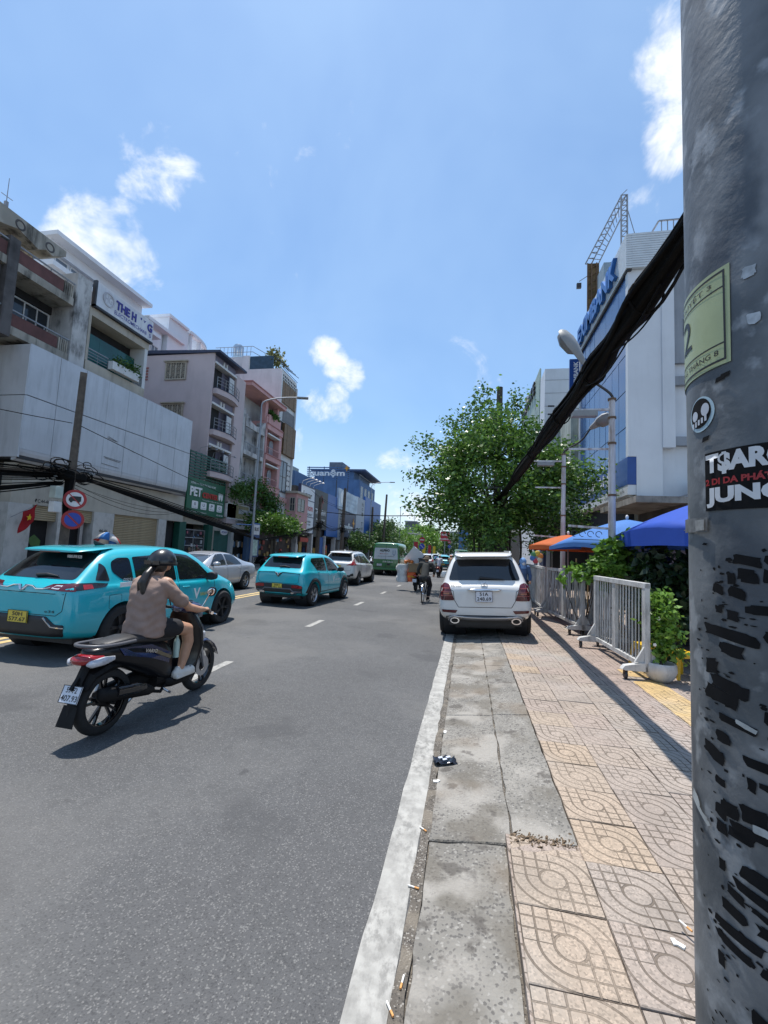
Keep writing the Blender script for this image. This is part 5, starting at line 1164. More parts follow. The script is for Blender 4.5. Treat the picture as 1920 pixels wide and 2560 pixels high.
# next white building with hexagon sign
nb = thing('white_tower_house', 'plain white tower house beyond the bank', 'building', (6.5, 36, PZ))
pbox(nb, 'wall', M_BWH, 4.75, 16, 30, 43, PZ, 14.5); pbox(nb, 'tall_rear', M_BWH, 5.6, 16, 38, 47, PZ, 16.5)
pbox(nb, 'roof_sign_frame', mat('green_grey_panel', (.30, .38, .33), .6), 4.7, 4.8, 32, 42.5, 11.2, 15.4); 
for k in range(3): pbox(nb, 'panel_joint', M_RAIL, 4.74, 6.3, 29.985, 29.995, 11.9+k*.9, 11.92+k*.9)
for k, c in enumerate('KARAOKE'): lettering(nb, c, M_CHAR, (4.66, 42-k*1.2, 14.3), (0, -1, 0), .9, (0, 0, 1), .9, bold=.03, depth=.1)
MB().lathe([(.45, 0), (.5, -.06), (.6, 0)], (4.74, 33.5, 12.6), 'x', 20).build('round_window_ring', mat('grey_emblem'), nb)
for k in range(6): pbox(nb, 'sign_lamp', M_CHAR, 4.9, 5.3, 29.6, 29.7, 9.0+.55*k, 9.08+.55*k)
pbox(nb, 'ground_floor', M_DARK, 4.7, 8, 26.2, 29.9, PZ, 4.2); pbox(nb, 'mid_block', mat('pale_green_stained', (.38, .42, .38), .9, var=.15, vs=1, streak=.7, sdark=.4), 5.6, 12, 26.2, 29.95, 4.2, 10.5)
for k, c in enumerate('KARA'):
    hx = thing('hexagon_sign', f'white hexagon sign, {["topmost", "second", "third", "lowest"][k]} in the column beside the white tower house', 'sign', (5.4, 44, 17-k*1.15), group='hexagon signs in a column')
    pts = [(5.4+.32*math.sin(math.pi/3*i), 44, 17.35-k*1.08+.46*math.cos(math.pi/3*i)) for i in range(6)]
    MB().prism(pts, (0, .12, 0)).build('plate', M_WHITEF, hx); MB().prism([(p[0]*.9+.54, 43.98, (p[2]-(17.35-k*1.08))*.9+17.35-k*1.08) for p in pts], (0, .015, 0)).build('inner_face', mat('grey_face', (.42, .44, .46), .5), hx)
    lettering(hx, c, mat('dark_red_text', (.10, .02, .02), .5), (5.25, 43.97, 17.17-k*1.08), (1, 0, 0), .3, (0, 0, 1), .36, bold=.02)
# dark row further along on the right
rb = thing('far_shop_row', 'dark shaded shop row behind the banyan tree', 'building', (5, 60, PZ))
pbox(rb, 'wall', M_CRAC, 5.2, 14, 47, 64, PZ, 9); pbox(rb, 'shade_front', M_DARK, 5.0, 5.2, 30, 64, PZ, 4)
pbox(rb, 'pale_panel', M_WALLW, 4.2, 4.9, 27, 27.1, 1.2, 3.6); pbox(rb, 'navy_sign', M_NAVY, 4.0, 4.15, 25.0, 26.3, .8, 3.9)

# ---- white lamp posts
M_LPOST = mat('white_lamp_post', (.52, .53, .56), .5, var=.1, vs=2, streak=.75, ss=(8, 8, .8), dirt=(.16, .075, .03))
M_LHEAD = mat('grey_lamp_head', (.22, .23, .235), .5, var=.12, vs=4); M_LLENS = mat('milky_lens', (.17, .165, .165), .35, var=.1)
def lamp_post(label, x, y, H, base, tip, tilt):
    t = thing('lamp_post', label, 'lamp post', (x, y, PZ), group='white lamp posts behind the barriers')
    MB().tube([(x, y, PZ), (x, y, H*.55), (x, y, H)], [.075, .07, .06], 14).build('post', M_LPOST, t, smooth=40)
    MB().tube([(x, y, PZ), (x, y, PZ+.3)], .10, 14).build('base_sleeve', M_LPOST, t)
    a = Vector((x, y, H-.35)); c = Vector(base); MB().tube(spline([a, a+Vector((0, 0, .4)), a*.35+c*.65+Vector((0, 0, .02)), c], 6), .028, 8).build('lamp_arm', M_CHAR, t)
    d = (Vector(tip)-c); L = d.length; d.normalize(); s_ = d.cross(Vector((0, 0, 1))).normalized(); n_ = s_.cross(d).normalized()
    s_ = (s_*math.cos(tilt)+n_*math.sin(tilt)); n_ = s_.cross(d).normalized()
    rings = []; lens = []
    for f, w_, h_ in ((0, .06, .06), (.12, .10, .09), (.3, .14, .11), (.5, .22, .14), (.75, .25, .14), (.93, .19, .10), (1, .09, .05)):
        rings.append([c+d*L*f+s_*w_*math.cos(k*math.pi/6)+n_*(h_*math.sin(k*math.pi/6) if k <= 6 else .25*h_*math.sin(k*math.pi/6)) for k in range(12)])
    for f, w_, h_ in ((.34, .10, .03), (.45, .19, .13), (.7, .22, .17), (.9, .16, .12), (.97, .05, .03)):
        lens.append([c+d*L*f+s_*w_*math.cos(k*math.pi/6)-n_*(.015+h_*abs(math.sin(k*math.pi/6)) if k > 6 else .0) for k in range(12)])
    MB().loft(rings).build('lamp_head', M_LHEAD, t, smooth=50); MB().loft(lens).build('lens', M_LLENS, t, smooth=50)
    MB().bar((x, y, H-.25), (x-.9, y, H-.25), .045).build('top_arm', M_LPOST, t); MB().bar((x, y, H-1.1), (x-.85, y, H-1.1), .04).build('banner_arm', M_LPOST, t)
    pbox(t, 'floodlight', M_LHEAD, x-.8, x-.3, y-.09, y+.09, H-.40, H-.28)
    MB().bar((x, y, 2.42), (x-.85, y, 2.46), .045).build('banner_arm', M_LPOST, t)
    b = MB()
    for k in range(4):
        cx_ = x-.25-.16*k; b.tube([(cx_+.06*math.cos(t_), y, 2.30+.06*math.sin(t_)) for t_ in [q*math.pi/5 for q in range(9)]], .008, 5)
    b.bar((x-.1, y, 2.18), (x-.75, y, 2.18), .014); b.build('scroll_work', M_CHAR, t)
    for z in (H-.05, H-.45, H-1.0, 3.1): MB().lathe([(.07, 0), (.085, 0), (.085, .04), (.07, .04)], (x, y, z), 'z', 12).build('clamp_band', mat('rusty_steel'), t)
    return t
lamp_post('nearest white lamp post, rusty at the top, with its lamp reaching left over the pavement', 2.9, 9.74, 5.2, (2.36, 9.85, 6.0), (1.90, 9.95, 6.85), .5)
lamp_post('second white lamp post with its lamp arm reaching up to the right', 2.9, 14.5, 5.1, (3.55, 14.0, 5.75), (4.05, 13.6, 6.05), .3)
lamp_post('third white lamp post, farthest, half hidden by the banyan leaves', 2.9, 20.0, 5.2, (2.98, 19.6, 5.75), (3.25, 18.8, 6.25), .2)

# ---- rolling barriers
M_BAR = mat('dirty_white_barrier', (.50, .50, .49), .6, var=.12, vs=6, streak=.75, ss=(14, 14, 3), sdark=.35)
def barrier(label, a, c, kind='bars', seed=1, tops=1.42):
    a = Vector(a); c = Vector(c); d = c-a; L = d.length; g_ = random.Random(seed)
    t = thing('crowd_barrier', label, 'barrier', ((a.x+c.x)/2, (a.y+c.y)/2, PZ), math.atan2(d.y, d.x)-math.pi/2, group='rolling white barriers along the pavement')
    h = L/2; top = tops-PZ
    for y in (-h, h): MB().box(-.035, .035, y-.05, y+.05, .12, top).build('post', M_BAR, t, bevel=.006, world=False)
    MB().box(-.04, .04, -h-.05, h+.05, top-.075, top+.005).build('top_rail', M_BAR, t, bevel=.006, world=False); MB().box(-.03, .03, -h+.05, h-.05, .15, .22).build('bottom_rail', M_BAR, t, bevel=.005, world=False)
    MB().box(-.028, .028, -.06+(.1 if kind == 'bars' else 0), .06+(.1 if kind == 'bars' else 0), .22, top-.075).build('mid_post', M_BAR, t, world=False)
    n = int(L/.115)
    for k in range(1, n):
        y = -h+L*k/n
        if abs(y) < .1: continue
        w_ = .012 if kind == 'bars' else g_.uniform(.010, .02); jx = 0 if kind == 'bars' else .016
        MB().tube([(g_.uniform(-jx, jx), y+g_.uniform(-jx, jx)*1.3, .2+(top-.28)*q/5) for q in range(6)], w_, 6).build('bar', M_BAR, t, world=False)
    for y in (-h, h):
        MB().prism([(-.34, y-.05, .14), (-.30, y-.05, .19), (-.05, y-.05, .24), (.05, y-.05, .24), (.30, y-.05, .19), (.34, y-.05, .14), (.30, y-.05, .125), (-.30, y-.05, .125)], (0, .1, 0)).build('foot', M_BAR, t, world=False)
        MB().prism([(-.035, y-.02, .24), (-.16, y-.02, .24), (-.035, y-.02, .46)], (0, .04, 0)).build('gusset', M_BAR, t, world=False); MB().prism([(.035, y-.02, .24), (.16, y-.02, .24), (.035, y-.02, .46)], (0, .04, 0)).build('gusset', M_BAR, t, world=False)
        for x in (-.28, .28):
            wl = MB().lathe([(.0, -.018), (.05, -.018), (.058, -.008), (.058, .008), (.05, .018), (0, .018)], (x, y, .058), 'x', 14).build('castor_wheel', M_CHAR, t, world=False); MB().box(x-.026, x+.026, y-.02, y+.02, .07, .135).build('fork', mat('rusty_steel'), wl, world=False)
    return t
barrier('nearest white rolling barrier with straight bars, beside the potted plant', (2.53, 6.97), (2.43, 9.08), 'bars', 1, 1.46)
barrier('second white rolling barrier with crooked weathered bars', (2.52, 10.45), (2.26, 13.2), 'old', 2, 1.50)
barrier('third white rolling barrier beside the parked white car', (2.24, 13.5), (2.30, 16.9), 'old', 3, 1.50)
barrier('farthest white rolling barrier near the woman in blue', (2.30, 17.3), (2.25, 20.4), 'old', 4, 1.50)
barrier('dark shaded barrier standing behind the gap between the two nearest barriers', (2.80, 9.3), (2.95, 11.4), 'old', 5, 1.46)
# ---- umbrellas
def umbrella(label, x, y, zt, rad, drop, mtop, n=8, rz=0.0, val=.22):
    t = thing('parasol', label, 'parasol', (x, y, PZ)); k = 6; rings = []
    for i in range(k+1):
        f = i/k; ring = []
        for j in range(n*4):
            a = rz+2*math.pi*j/(n*4); sc = (j % 4)/4; pol_ = math.cos(math.pi/n)/math.cos(((a-rz) % (2*math.pi/n))-math.pi/n)
            sag = .06*f*math.sin(math.pi*sc)*0
            r_ = rad*f*pol_; ring.append((x+r_*math.cos(a), y+r_*math.sin(a), zt-drop*(f**1.35)+.05*f*(1-pol_)*6))
        rings.append(ring)
    MB().loft(rings, caps=False).build('canopy', mtop, t, smooth=25, solid=.004)
    last = rings[-1]; low = [(x+(p[0]-x)*1.0, y+(p[1]-y)*1.0, p[2]-val*(.8+.2*abs(math.sin(j*math.pi/4)))) for j, p in enumerate(last)]
    MB().loft([last, low], caps=False).build('valance', mtop, t, solid=.003)
    MB().cyl((x, y, PZ), (x, y, zt-.02), .022, seg=10).build('pole', M_RAIL, t); MB().ball((x, y, zt+.05), .035, .035, .055).build('finial', M_WHITEF, t)
    for j in range(n):
        p = rings[-1][j*4]; MB().tube([(x, y, zt-.08), ((x+p[0])/2, (y+p[1])/2, (zt-.03+p[2])/2-.02), (p[0], p[1], p[2]-.02)], .008, 5).build('rib', M_RAIL, t)
    MB().lathe([(0, .14), (.24, .12), (.26, .05), (.26, 0), (0, 0)], (x, y, PZ), 'z', 20).build('base', M_CRAC, t)
M_UBL = mat('blue_canvas', (.085, .245, .60), .75, var=.06, vs=2, transl=.35); M_UBD = mat('deep_blue_canvas', (.025, .095, .52), .75, var=.06, vs=2, transl=.3); M_UOR = mat('orange_canvas', (.62, .16, .045), .75, var=.08, vs=2, transl=.4)
umbrella('faded orange parasol with red edge, farthest of the three', 2.78, 13.2, 2.45, 1.12, .36, M_UOR, 8, .2, .12)
umbrella('light blue parasol in the middle, behind the nearest lamp post', 3.60, 11.0, 2.74, 1.80, .68, M_UBL, 4, math.pi/4+.25, .10)
umbrella('deep blue parasol nearest the utility pole', 4.30, 8.7, 2.95, 1.72, .66, M_UBD, 4, math.pi/4+.1, .32)

# ---- cafe behind the barriers
cafe = thing('cafe_wall', 'pale cafe side wall in the shade of the blue parasols', 'wall', (4.5, 10.6, PZ))
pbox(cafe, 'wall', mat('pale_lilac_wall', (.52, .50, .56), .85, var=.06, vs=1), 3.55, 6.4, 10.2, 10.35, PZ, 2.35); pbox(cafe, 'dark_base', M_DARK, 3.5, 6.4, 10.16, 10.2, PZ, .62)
pbox(cafe, 'door_frame', mat('blue_grey_sheet'), 3.4, 3.55, 10.2, 10.35, PZ, 2.4)
MB().tube([(5.2, 10.14, .75), (3.9, 10.14, .72), (3.88, 10.14, .3)], .018, 6).build('rail', M_RAIL, cafe)
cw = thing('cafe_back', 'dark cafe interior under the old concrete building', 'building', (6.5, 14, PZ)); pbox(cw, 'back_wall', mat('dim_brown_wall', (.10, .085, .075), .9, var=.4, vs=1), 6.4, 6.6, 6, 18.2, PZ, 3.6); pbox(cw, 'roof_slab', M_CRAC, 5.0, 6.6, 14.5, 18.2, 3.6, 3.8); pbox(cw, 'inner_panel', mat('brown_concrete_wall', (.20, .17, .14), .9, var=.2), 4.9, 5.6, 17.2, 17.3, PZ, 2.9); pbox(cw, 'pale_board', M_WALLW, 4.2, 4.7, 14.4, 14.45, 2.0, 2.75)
b = MB()
for k in range(5): b.box(3.4+.35*k, 3.43+.35*k, 15, 15.05, PZ, 1.8)
b.build('bamboo_stakes', mat('bamboo', (.30, .22, .10), .7), cw)
# ---- plants
def shrub(label, x, y, z0, cs, sp, n, size, m, m2=None, seed=1, stems=6, flat=.8, name='shrub', cat='plant'):
    t = thing(name, label, cat, (x, y, z0)); leaves(n, cs, sp, size, flat, seed).build('foliage', m, t)
    if m2: leaves(n//2, [(a, b_, c+.05) for a, b_, c in cs], sp, size, flat, seed+50).build('young_leaves', m2, t)
    b = MB()
    for i in range(stems):
        c = cs[i*len(cs)//stems]; b.tube([(x+rng.uniform(-.04, .04), y+rng.uniform(-.04, .04), z0), ((x+c[0])/2, (y+c[1])/2, (z0+c[2])/2), c], [.012, .01, .005], 5)
    b.build('stems', M_BARK, t); return t
g5 = random.Random(9)
def blob(cx, cy, cz, rx, ry, rz, n): return [(cx+g5.gauss(0, rx*.5), cy+g5.gauss(0, ry*.5), cz+g5.gauss(0, rz*.5)) for _ in range(n)]
M_LEAFK = mat('painted_shade_leaf', (.014, .036, .011), .4, var=.4, vs=7, transl=.1)  # parasol shade on the cafe plants, darkened into the leaf colour
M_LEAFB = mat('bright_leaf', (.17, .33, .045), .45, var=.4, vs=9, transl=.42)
shrub('bright green bushy shrub rising above the barriers', 2.95, 9.6, PZ, blob(2.88, 9.6, 1.62, .36, .30, .30, 40)+blob(2.9, 9.6, 1.95, .26, .25, .22, 12), (.06, .06, .05), 2400, .15, M_LEAFB, M_LEAFL, 61)
shrub('small shrub poking up left of the bright green bush', 2.55, 10.6, PZ, blob(2.55, 10.6, 1.52, .35, .3, .2, 14), (.06, .06, .05), 500, .13, M_LEAFB, None, 62)
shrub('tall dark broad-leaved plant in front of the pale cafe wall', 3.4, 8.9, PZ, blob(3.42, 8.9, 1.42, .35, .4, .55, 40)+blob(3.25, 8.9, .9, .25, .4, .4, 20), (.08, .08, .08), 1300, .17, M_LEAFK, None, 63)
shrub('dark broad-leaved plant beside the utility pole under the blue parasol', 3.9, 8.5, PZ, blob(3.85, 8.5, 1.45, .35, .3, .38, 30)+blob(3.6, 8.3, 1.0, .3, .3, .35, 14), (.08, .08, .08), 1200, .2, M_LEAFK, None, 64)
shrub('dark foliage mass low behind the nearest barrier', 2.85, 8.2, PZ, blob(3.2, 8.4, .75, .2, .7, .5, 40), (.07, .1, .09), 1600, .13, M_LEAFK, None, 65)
# second-storey creepers in the shade (slender plant above the shrub)
shrub('slender leafy shoots above the bright green bush', 3.0, 9.6, PZ, [(2.9+.07*k, 9.5, 2.0+.06*k) for k in range(6)]+[(3.05, 9.5, 2.3)], (.05, .05, .05), 130, .14, M_LEAFB, None, 66, 3)
hp = thing('hanging_planter', 'small grey hanging planter with leaves on the pale cafe wall', 'planter', (4.0, 10.1, 1.75)); pbox(hp, 'pot', mat('grey_emblem'), 3.95, 4.12, 10.02, 10.15, 1.7, 1.92, bevel=.01); leaves(120, [(4.03, 10.06, 2.0)], (.09, .05, .07), .10, .9, 68).build('foliage', M_LEAFB, hp)
pp = thing('potted_plant', 'potted shrub with small white flowers in a round white pot by the nearest barrier', 'potted plant', (2.72, 7.0, PZ))
MB().lathe([(0, .0), (.11, .0), (.17, .06), (.205, .15), (.20, .24), (.185, .26), (.17, .25), (.17, .2), (0, .2)], (2.72, 7.0, PZ), 'z', 28).build('pot', mat('white_pot', (.55, .54, .52), .5, var=.1, vs=5, streak=.5, ss=(6, 6, 2)), pp, smooth=50)
cs = [(2.77+g5.gauss(0, .03+.07*(1-k/60)), 7.02+g5.gauss(0, .09), .45+.86*k/60) for k in range(60)]
leaves(1300, cs, (.045, .05, .045), .09, .7, 71).build('foliage', mat('mid_leaf'), pp); leaves(500, cs, (.05, .055, .05), .085, .7, 72).build('young_leaves', M_LEAFB, pp)
b = MB()
for i in range(8): c = cs[7*i]; b.tube([(2.72+rng.uniform(-.05, .05), 7+rng.uniform(-.05, .05), .3), ((2.72+c[0])/2, 7, (.3+c[2])/2), c], [.008, .006, .003], 5)
b.build('stems', M_BARK, pp)
for x, y, z in ((2.66, 6.88, .98), (2.80, 6.9, 1.0), (2.60, 6.86, .62), (2.84, 6.95, .85)):
    f = MB()
    for k in range(5): a = k*1.257; f.ball((x+.014*math.cos(a), y, z+.014*math.sin(a)), .011, .004, .011, 6, 4)
    f.build('flower', M_WTXT, pp)
M_STOOL = mat('yellow_plastic', (.62, .38, .015), .4, var=.06)
def stool(label, x, y, rz):
    t = thing('plastic_stool', label, 'stool', (x, y, PZ), rz, group='yellow plastic stools')
    MB().box(-.14, .14, -.14, .14, .36, .385).build('seat', M_STOOL, t, bevel=.02, world=False)
    for sx in (-1, 1):
        for sy in (-1, 1): MB().tube([(sx*.12, sy*.12, .365), (sx*.14, sy*.14, .2), (sx*.165, sy*.165, 0)], [.030, .026, .022], 6).build('leg', M_STOOL, t, world=False)
        MB().box(sx*.135-.008, sx*.135+.008, -.12, .12, .30, .36).build('apron', M_STOOL, t, world=False); MB().box(-.12, .12, sx*.135-.008, sx*.135+.008, .30, .36).build('apron', M_STOOL, t, world=False)
stool('yellow plastic stool standing right of the white flower pot', 3.12, 7.35, .3); stool('yellow plastic stool half hidden behind the potted shrub', 2.80, 7.75, .1)
# pinwheel flower toy on the barrier
pw = thing('pinwheel', 'colourful flower-shaped pinwheel toy beside the third barrier', 'pinwheel', (2.28, 15.8, PZ))
for k, c in enumerate(((.6, .2, .04), (.62, .42, .05), (.08, .25, .10), (.06, .16, .42), (.45, .05, .07), (.62, .55, .40))):
    a = k*math.pi/3+.3; MB().ball((2.28+.13*math.cos(a), 15.6, 1.78+.13*math.sin(a)), .095, .03, .095, 12, 8).build('petal', mat(f'petal_{k}', c, .4), pw, smooth=60)
MB().cyl((2.28, 15.62, PZ), (2.28, 15.62, 1.75), .012, seg=6).build('stick', M_RAIL, pw)
# ================================================================== vehicles
M_CYAN = mat('cyan_car_paint', (.008, .41, .49), .32, var=.03, vs=2, coat=1.0, spec=.5)
M_WHT = mat('white_car_paint', (.62, .62, .61), .32, var=.02, vs=2, coat=1.0)
M_SIL = mat('silver_car_paint', (.42, .43, .46), .32, var=.03, metal=.35, coat=1.0)
M_GRN = mat('green_van_paint', (.012, .14, .035), .35, var=.04, coat=.8)
M_CGL = mat('car_glass', (.010, .012, .015), .04, var=0, spec=.8)
M_TYRE = mat('tyre_rubber', (.016, .016, .017), .8, var=.2, vs=20)
M_BLKP = mat('black_plastic', (.016, .016, .018), .55, var=.15, vs=8)
M_GBLK = mat('gloss_black', (.008, .008, .010), .12, var=0, coat=.5)
M_CHR = mat('chrome', (.72, .72, .74), .10, var=0, metal=1.0)
M_RIM = mat('alloy_rim', (.45, .46, .48), .3, var=.05, metal=.8)
M_REDL = mat('red_lamp', (.28, .008, .010), .12, var=.15, vs=30, coat=.6)
M_REDD = mat('dark_red_lamp', (.075, .006, .010), .12, var=.2, vs=30, coat=.6)
M_CLRL = mat('clear_lamp', (.45, .46, .50), .08, var=.2, vs=30, coat=.5)
M_PLW = mat('white_plate', (.62, .64, .70), .4, var=.03); M_PLY = mat('yellow_plate', (.60, .46, .06), .4, var=.03)
M_SEAM = mat('panel_gap', (.010, .010, .011), .8, var=0)

def car_body(name, st, m, parent, wheels, wr, crease=(), lv=2, arch_gap=.055):
    """st: list of (y, zbot, wsill, zmid, wmid, zbelt, wbelt, zroof, wroof)"""
    rings = []
    for (y, zb_, ws, zm, wm, zt, wt, zr, wf) in st:
        h = [(0, zb_), (ws*.85, zb_), (ws, zb_+.07), (wm, zm), (wt, zt-.03), (wt-.035, zt+.015), (wt+(wf-wt)*.55-.01, zt+(zr-zt)*.55), (wf, zr-.075 if zr-zt > .15 else zr-.02), (wf*.80, zr-.012), (0, zr)]
        rings.append([(x, y, z) for x, z in h] + [(-x, y, z) for x, z in h[-2:0:-1]])
    mb = MB().loft(rings); me = mb.mesh(name)
    bm = bmesh.new(); bm.from_mesh(me); bmesh.ops.recalc_face_normals(bm, faces=bm.faces)
    cl = bm.edges.layers.float.get('crease_edge') or bm.edges.layers.float.new('crease_edge'); n = 18; bm.verts.ensure_lookup_table()
    for e in bm.edges:
        i, j = sorted(v.index for v in e.verts); a, b_ = i % n, j % n; s0, s1 = i//n, j//n
        if a == b_ and a in (5, 13): e[cl] = .55
        if a == b_ and a in (4, 14): e[cl] = .35
        if s0 == s1 and s0 in crease: e[cl] = crease[s0]
        if s0 == s1 and s0 in (0, len(st)-1): e[cl] = max(e[cl], .75)
    bm.to_mesh(me); bm.free()
    o = link(name, me, m, parent); d = o.modifiers.new('s', 'SUBSURF'); d.levels = d.render_levels = lv
    cut = MB()
    for y, s_ in wheels:
        cut.lathe([(0, .42), (wr+arch_gap, .42), (wr+arch_gap, 1.4), (0, 1.4)], (0, y, wr), 'x', 40)
        cut.lathe([(0, -1.4), (wr+arch_gap, -1.4), (wr+arch_gap, -.42), (0, -.42)], (0, y, wr), 'x', 40)
    cm = cut.mesh('cut'); bm = bmesh.new(); bm.from_mesh(cm); bmesh.ops.remove_doubles(bm, verts=bm.verts, dist=1e-5); bmesh.ops.recalc_face_normals(bm, faces=bm.faces); bm.to_mesh(cm); bm.free()
    co = bpy.data.objects.new('cut', cm); COL.objects.link(co); co.parent = parent
    bo = o.modifiers.new('b', 'BOOLEAN'); bo.operation = 'DIFFERENCE'; bo.object = co; bo.solver = 'EXACT'
    bpy.context.view_layer.update(); apply_mods(o); bpy.data.objects.remove(co)
    o.data.polygons.foreach_set('use_smooth', [True]*len(o.data.polygons)); o.data.set_sharp_from_angle(angle=R(38))
    o.data.materials.clear(); o.data.materials.append(m)
    bm = bmesh.new(); bm.from_mesh(o.data); bv = BVHTree.FromBMesh(bm); bm.free()
    return o, bv
DIRS = {'rear': (Vector((0, 1, 0)), lambda a, b: Vector((a, -9, b))), 'front': (Vector((0, -1, 0)), lambda a, b: Vector((a, 9, b))),
        'right': (Vector((-1, 0, 0)), lambda a, b: Vector((9, a, b))), 'left': (Vector((1, 0, 0)), lambda a, b: Vector((-9, a, b))), 'top': (Vector((0, 0, -1)), lambda a, b: Vector((a, b, 9)))}
def hit(bv, view, a, b, lift):
    d, f = DIRS[view]; p, n, i, ds = bv.ray_cast(f(a, b), d)
    if p is None:
        q = f(a, b); q = q + d*8.2; p, n, i, ds = bv.find_nearest(q)
        # keep the in-plane position
        w_ = f(a, b); p = Vector((p.x if abs(d.x) > .5 else w_.x, p.y if abs(d.y) > .5 else w_.y, p.z if abs(d.z) > .5 else w_.z))
    return p - d*lift
def patch(par, bv, view, poly, m, name, lift=.004, res=.06, rnd=0.0, solid=0.0):
    if rnd: poly = rounded(poly, rnd)
    bm = bmesh.new(); vs = [bm.verts.new((a, b, 0)) for a, b in poly]; bm.faces.new(vs)
    for ax in (0, 1):
        lo = min(p[ax] for p in poly); hi = max(p[ax] for p in poly); k = max(1, int((hi-lo)/res))
        for i in range(1, k):
            co = [0, 0, 0]; no = [0, 0, 0]; co[ax] = lo+(hi-lo)*i/k; no[ax] = 1
            bmesh.ops.bisect_plane(bm, geom=bm.verts[:]+bm.edges[:]+bm.faces[:], plane_co=co, plane_no=no)
    for v in bm.verts: v.co = hit(bv, view, v.co.x, v.co.y, lift)
    bmesh.ops.triangulate(bm, faces=bm.faces); bmesh.ops.recalc_face_normals(bm, faces=bm.faces)
    d = DIRS[view][0]
    if sum((f.normal.dot(d)*f.calc_area() for f in bm.faces), 0) > 0: bmesh.ops.reverse_faces(bm, faces=bm.faces)
    me = bpy.data.meshes.new(name); bm.to_mesh(me); bm.free()
    return link(name, me, m, par, smooth=60, solid=solid)
def seam(par, bv, view, pts, m=None, r=.0045, name='panel_gap', n=10, lift=.0):
    out = []
    for (a, b), (c, d) in zip(pts, pts[1:]):
        for k in range(n): f = k/n; out.append(hit(bv, view, a+(c-a)*f, b+(d-b)*f, lift))
    out.append(hit(bv, view, *pts[-1], lift)); return MB().tube(out, r, 5).build(name, m or M_SEAM, par, world=False)
def sym(f):
    for s_ in (1, -1): f(s_)
def flipx(poly): return [(-a, b) for a, b in reversed(poly)]
def wheel(par, x, y, r, side, spokes=5, m=None, w=.21, rimr=.66, twin=False):
    m = m or M_RIM; s_ = side
    g_ = thing('x', 'x', 'x'); bpy.data.objects.remove(g_)
    ty = MB().lathe([(r*.62, -w/2), (r*.90, -w/2), (r*.985, -w*.36), (r, -w*.2), (r, w*.2), (r*.985, w*.36), (r*.90, w/2), (r*rimr, w/2), (r*rimr, w*.3)], (0, 0, 0), 'x', 36).build('wheel', M_TYRE, par, smooth=40, world=False)
    ty.location = (x, y, r); ty.rotation_euler = (rng.uniform(0, 6), 0, 0 if s_ > 0 else math.pi)
    MB().lathe([(r*rimr, w*.46), (r*rimr*.95, w*.49), (r*rimr*.90, w*.40), (r*rimr*.88, w*.1)], (0, 0, 0), 'x', 36).build('rim', m, ty, smooth=40, world=False)
    MB().lathe([(r*rimr*.9, w*.08), (0, w*.08)], (0, 0, 0), 'x', 24).build('brake_disc', M_BLKP, ty, world=False)
    MB().lathe([(r*.13, w*.30), (r*.11, w*.40), (0, w*.42)], (0, 0, 0), 'x', 16).build('hub_cap', m, ty, smooth=50, world=False)
    b = MB()
    for k in range(spokes):
        a = 2*math.pi*k/spokes
        for da in ((-.10, .10) if twin else (0,)):
            c, s2 = math.cos(a), math.sin(a); c2, s3 = math.cos(a+da), math.sin(a+da); tx = Vector((0, -s2, c))
            p0 = Vector((w*.33, c*r*.08, s2*r*.08)); p1 = Vector((w*.41, c2*r*rimr*.92, s3*r*rimr*.92)); hw0 = r*.055 if not twin else r*.04
            b.add([p0-tx*hw0, p0+tx*hw0, p1+tx*hw0*.8, p1-tx*hw0*.8, p0-tx*hw0-Vector((.03, 0, 0)), p0+tx*hw0-Vector((.03, 0, 0)), p1+tx*hw0*.8-Vector((.03, 0, 0)), p1-tx*hw0*.8-Vector((.03, 0, 0))], [(0, 1, 2, 3), (7, 6, 5, 4), (0, 4, 5, 1), (1, 5, 6, 2), (2, 6, 7, 3), (3, 7, 4, 0)])
    b.build('spokes', m, ty, world=False)
    return ty
def liner(par, y, r, gap, wi, m=None):
    for s_ in (1, -1): MB().lathe([(0, s_*.40), (r+gap+.015, s_*.40), (r+gap+.015, s_*wi)], (0, y, r), 'x', 32).build('wheel_well', M_BLKP, par, world=False)
def plate(par, bv, x, z, w, h, l1, l2, m, view='rear', y=None, tilt=0.0, lift=.02):
    p = hit(bv, view, x, z+h/2, lift) if y is None else Vector((x, y, z+h/2)); yy_ = p.y
    o = MB().box(x-w/2, x+w/2, yy_-.006, yy_+.006, z, z+h).build('number_plate', m, par, world=False)
    b = MB(); e = .006
    for (x0, x1, z0, z1) in ((x-w/2, x+w/2, z, z+e), (x-w/2, x+w/2, z+h-e, z+h), (x-w/2, x-w/2+e, z+e, z+h-e), (x+w/2-e, x+w/2, z+e, z+h-e)): b.box(x0, x1, yy_-.009, yy_-.0062, z0, z1)
    b.build('plate_border', M_NAVY if m is M_PLW else M_KTXT, o, world=False)
    if l2:
        lettering(o, l1, M_KTXT, (x-w*.26, yy_-.008, z+h*.55), (1, 0, 0), w*.52, (0, 0, 1), h*.33, bold=.02, world=False); lettering(o, l2, M_KTXT, (x-w*.42, yy_-.008, z+h*.12), (1, 0, 0), w*.84, (0, 0, 1), h*.33, bold=.02, world=False)
    else: lettering(o, l1, M_KTXT, (x-w*.44, yy_-.008, z+h*.2), (1, 0, 0), w*.88, (0, 0, 1), h*.6, bold=.02, world=False)
    return o
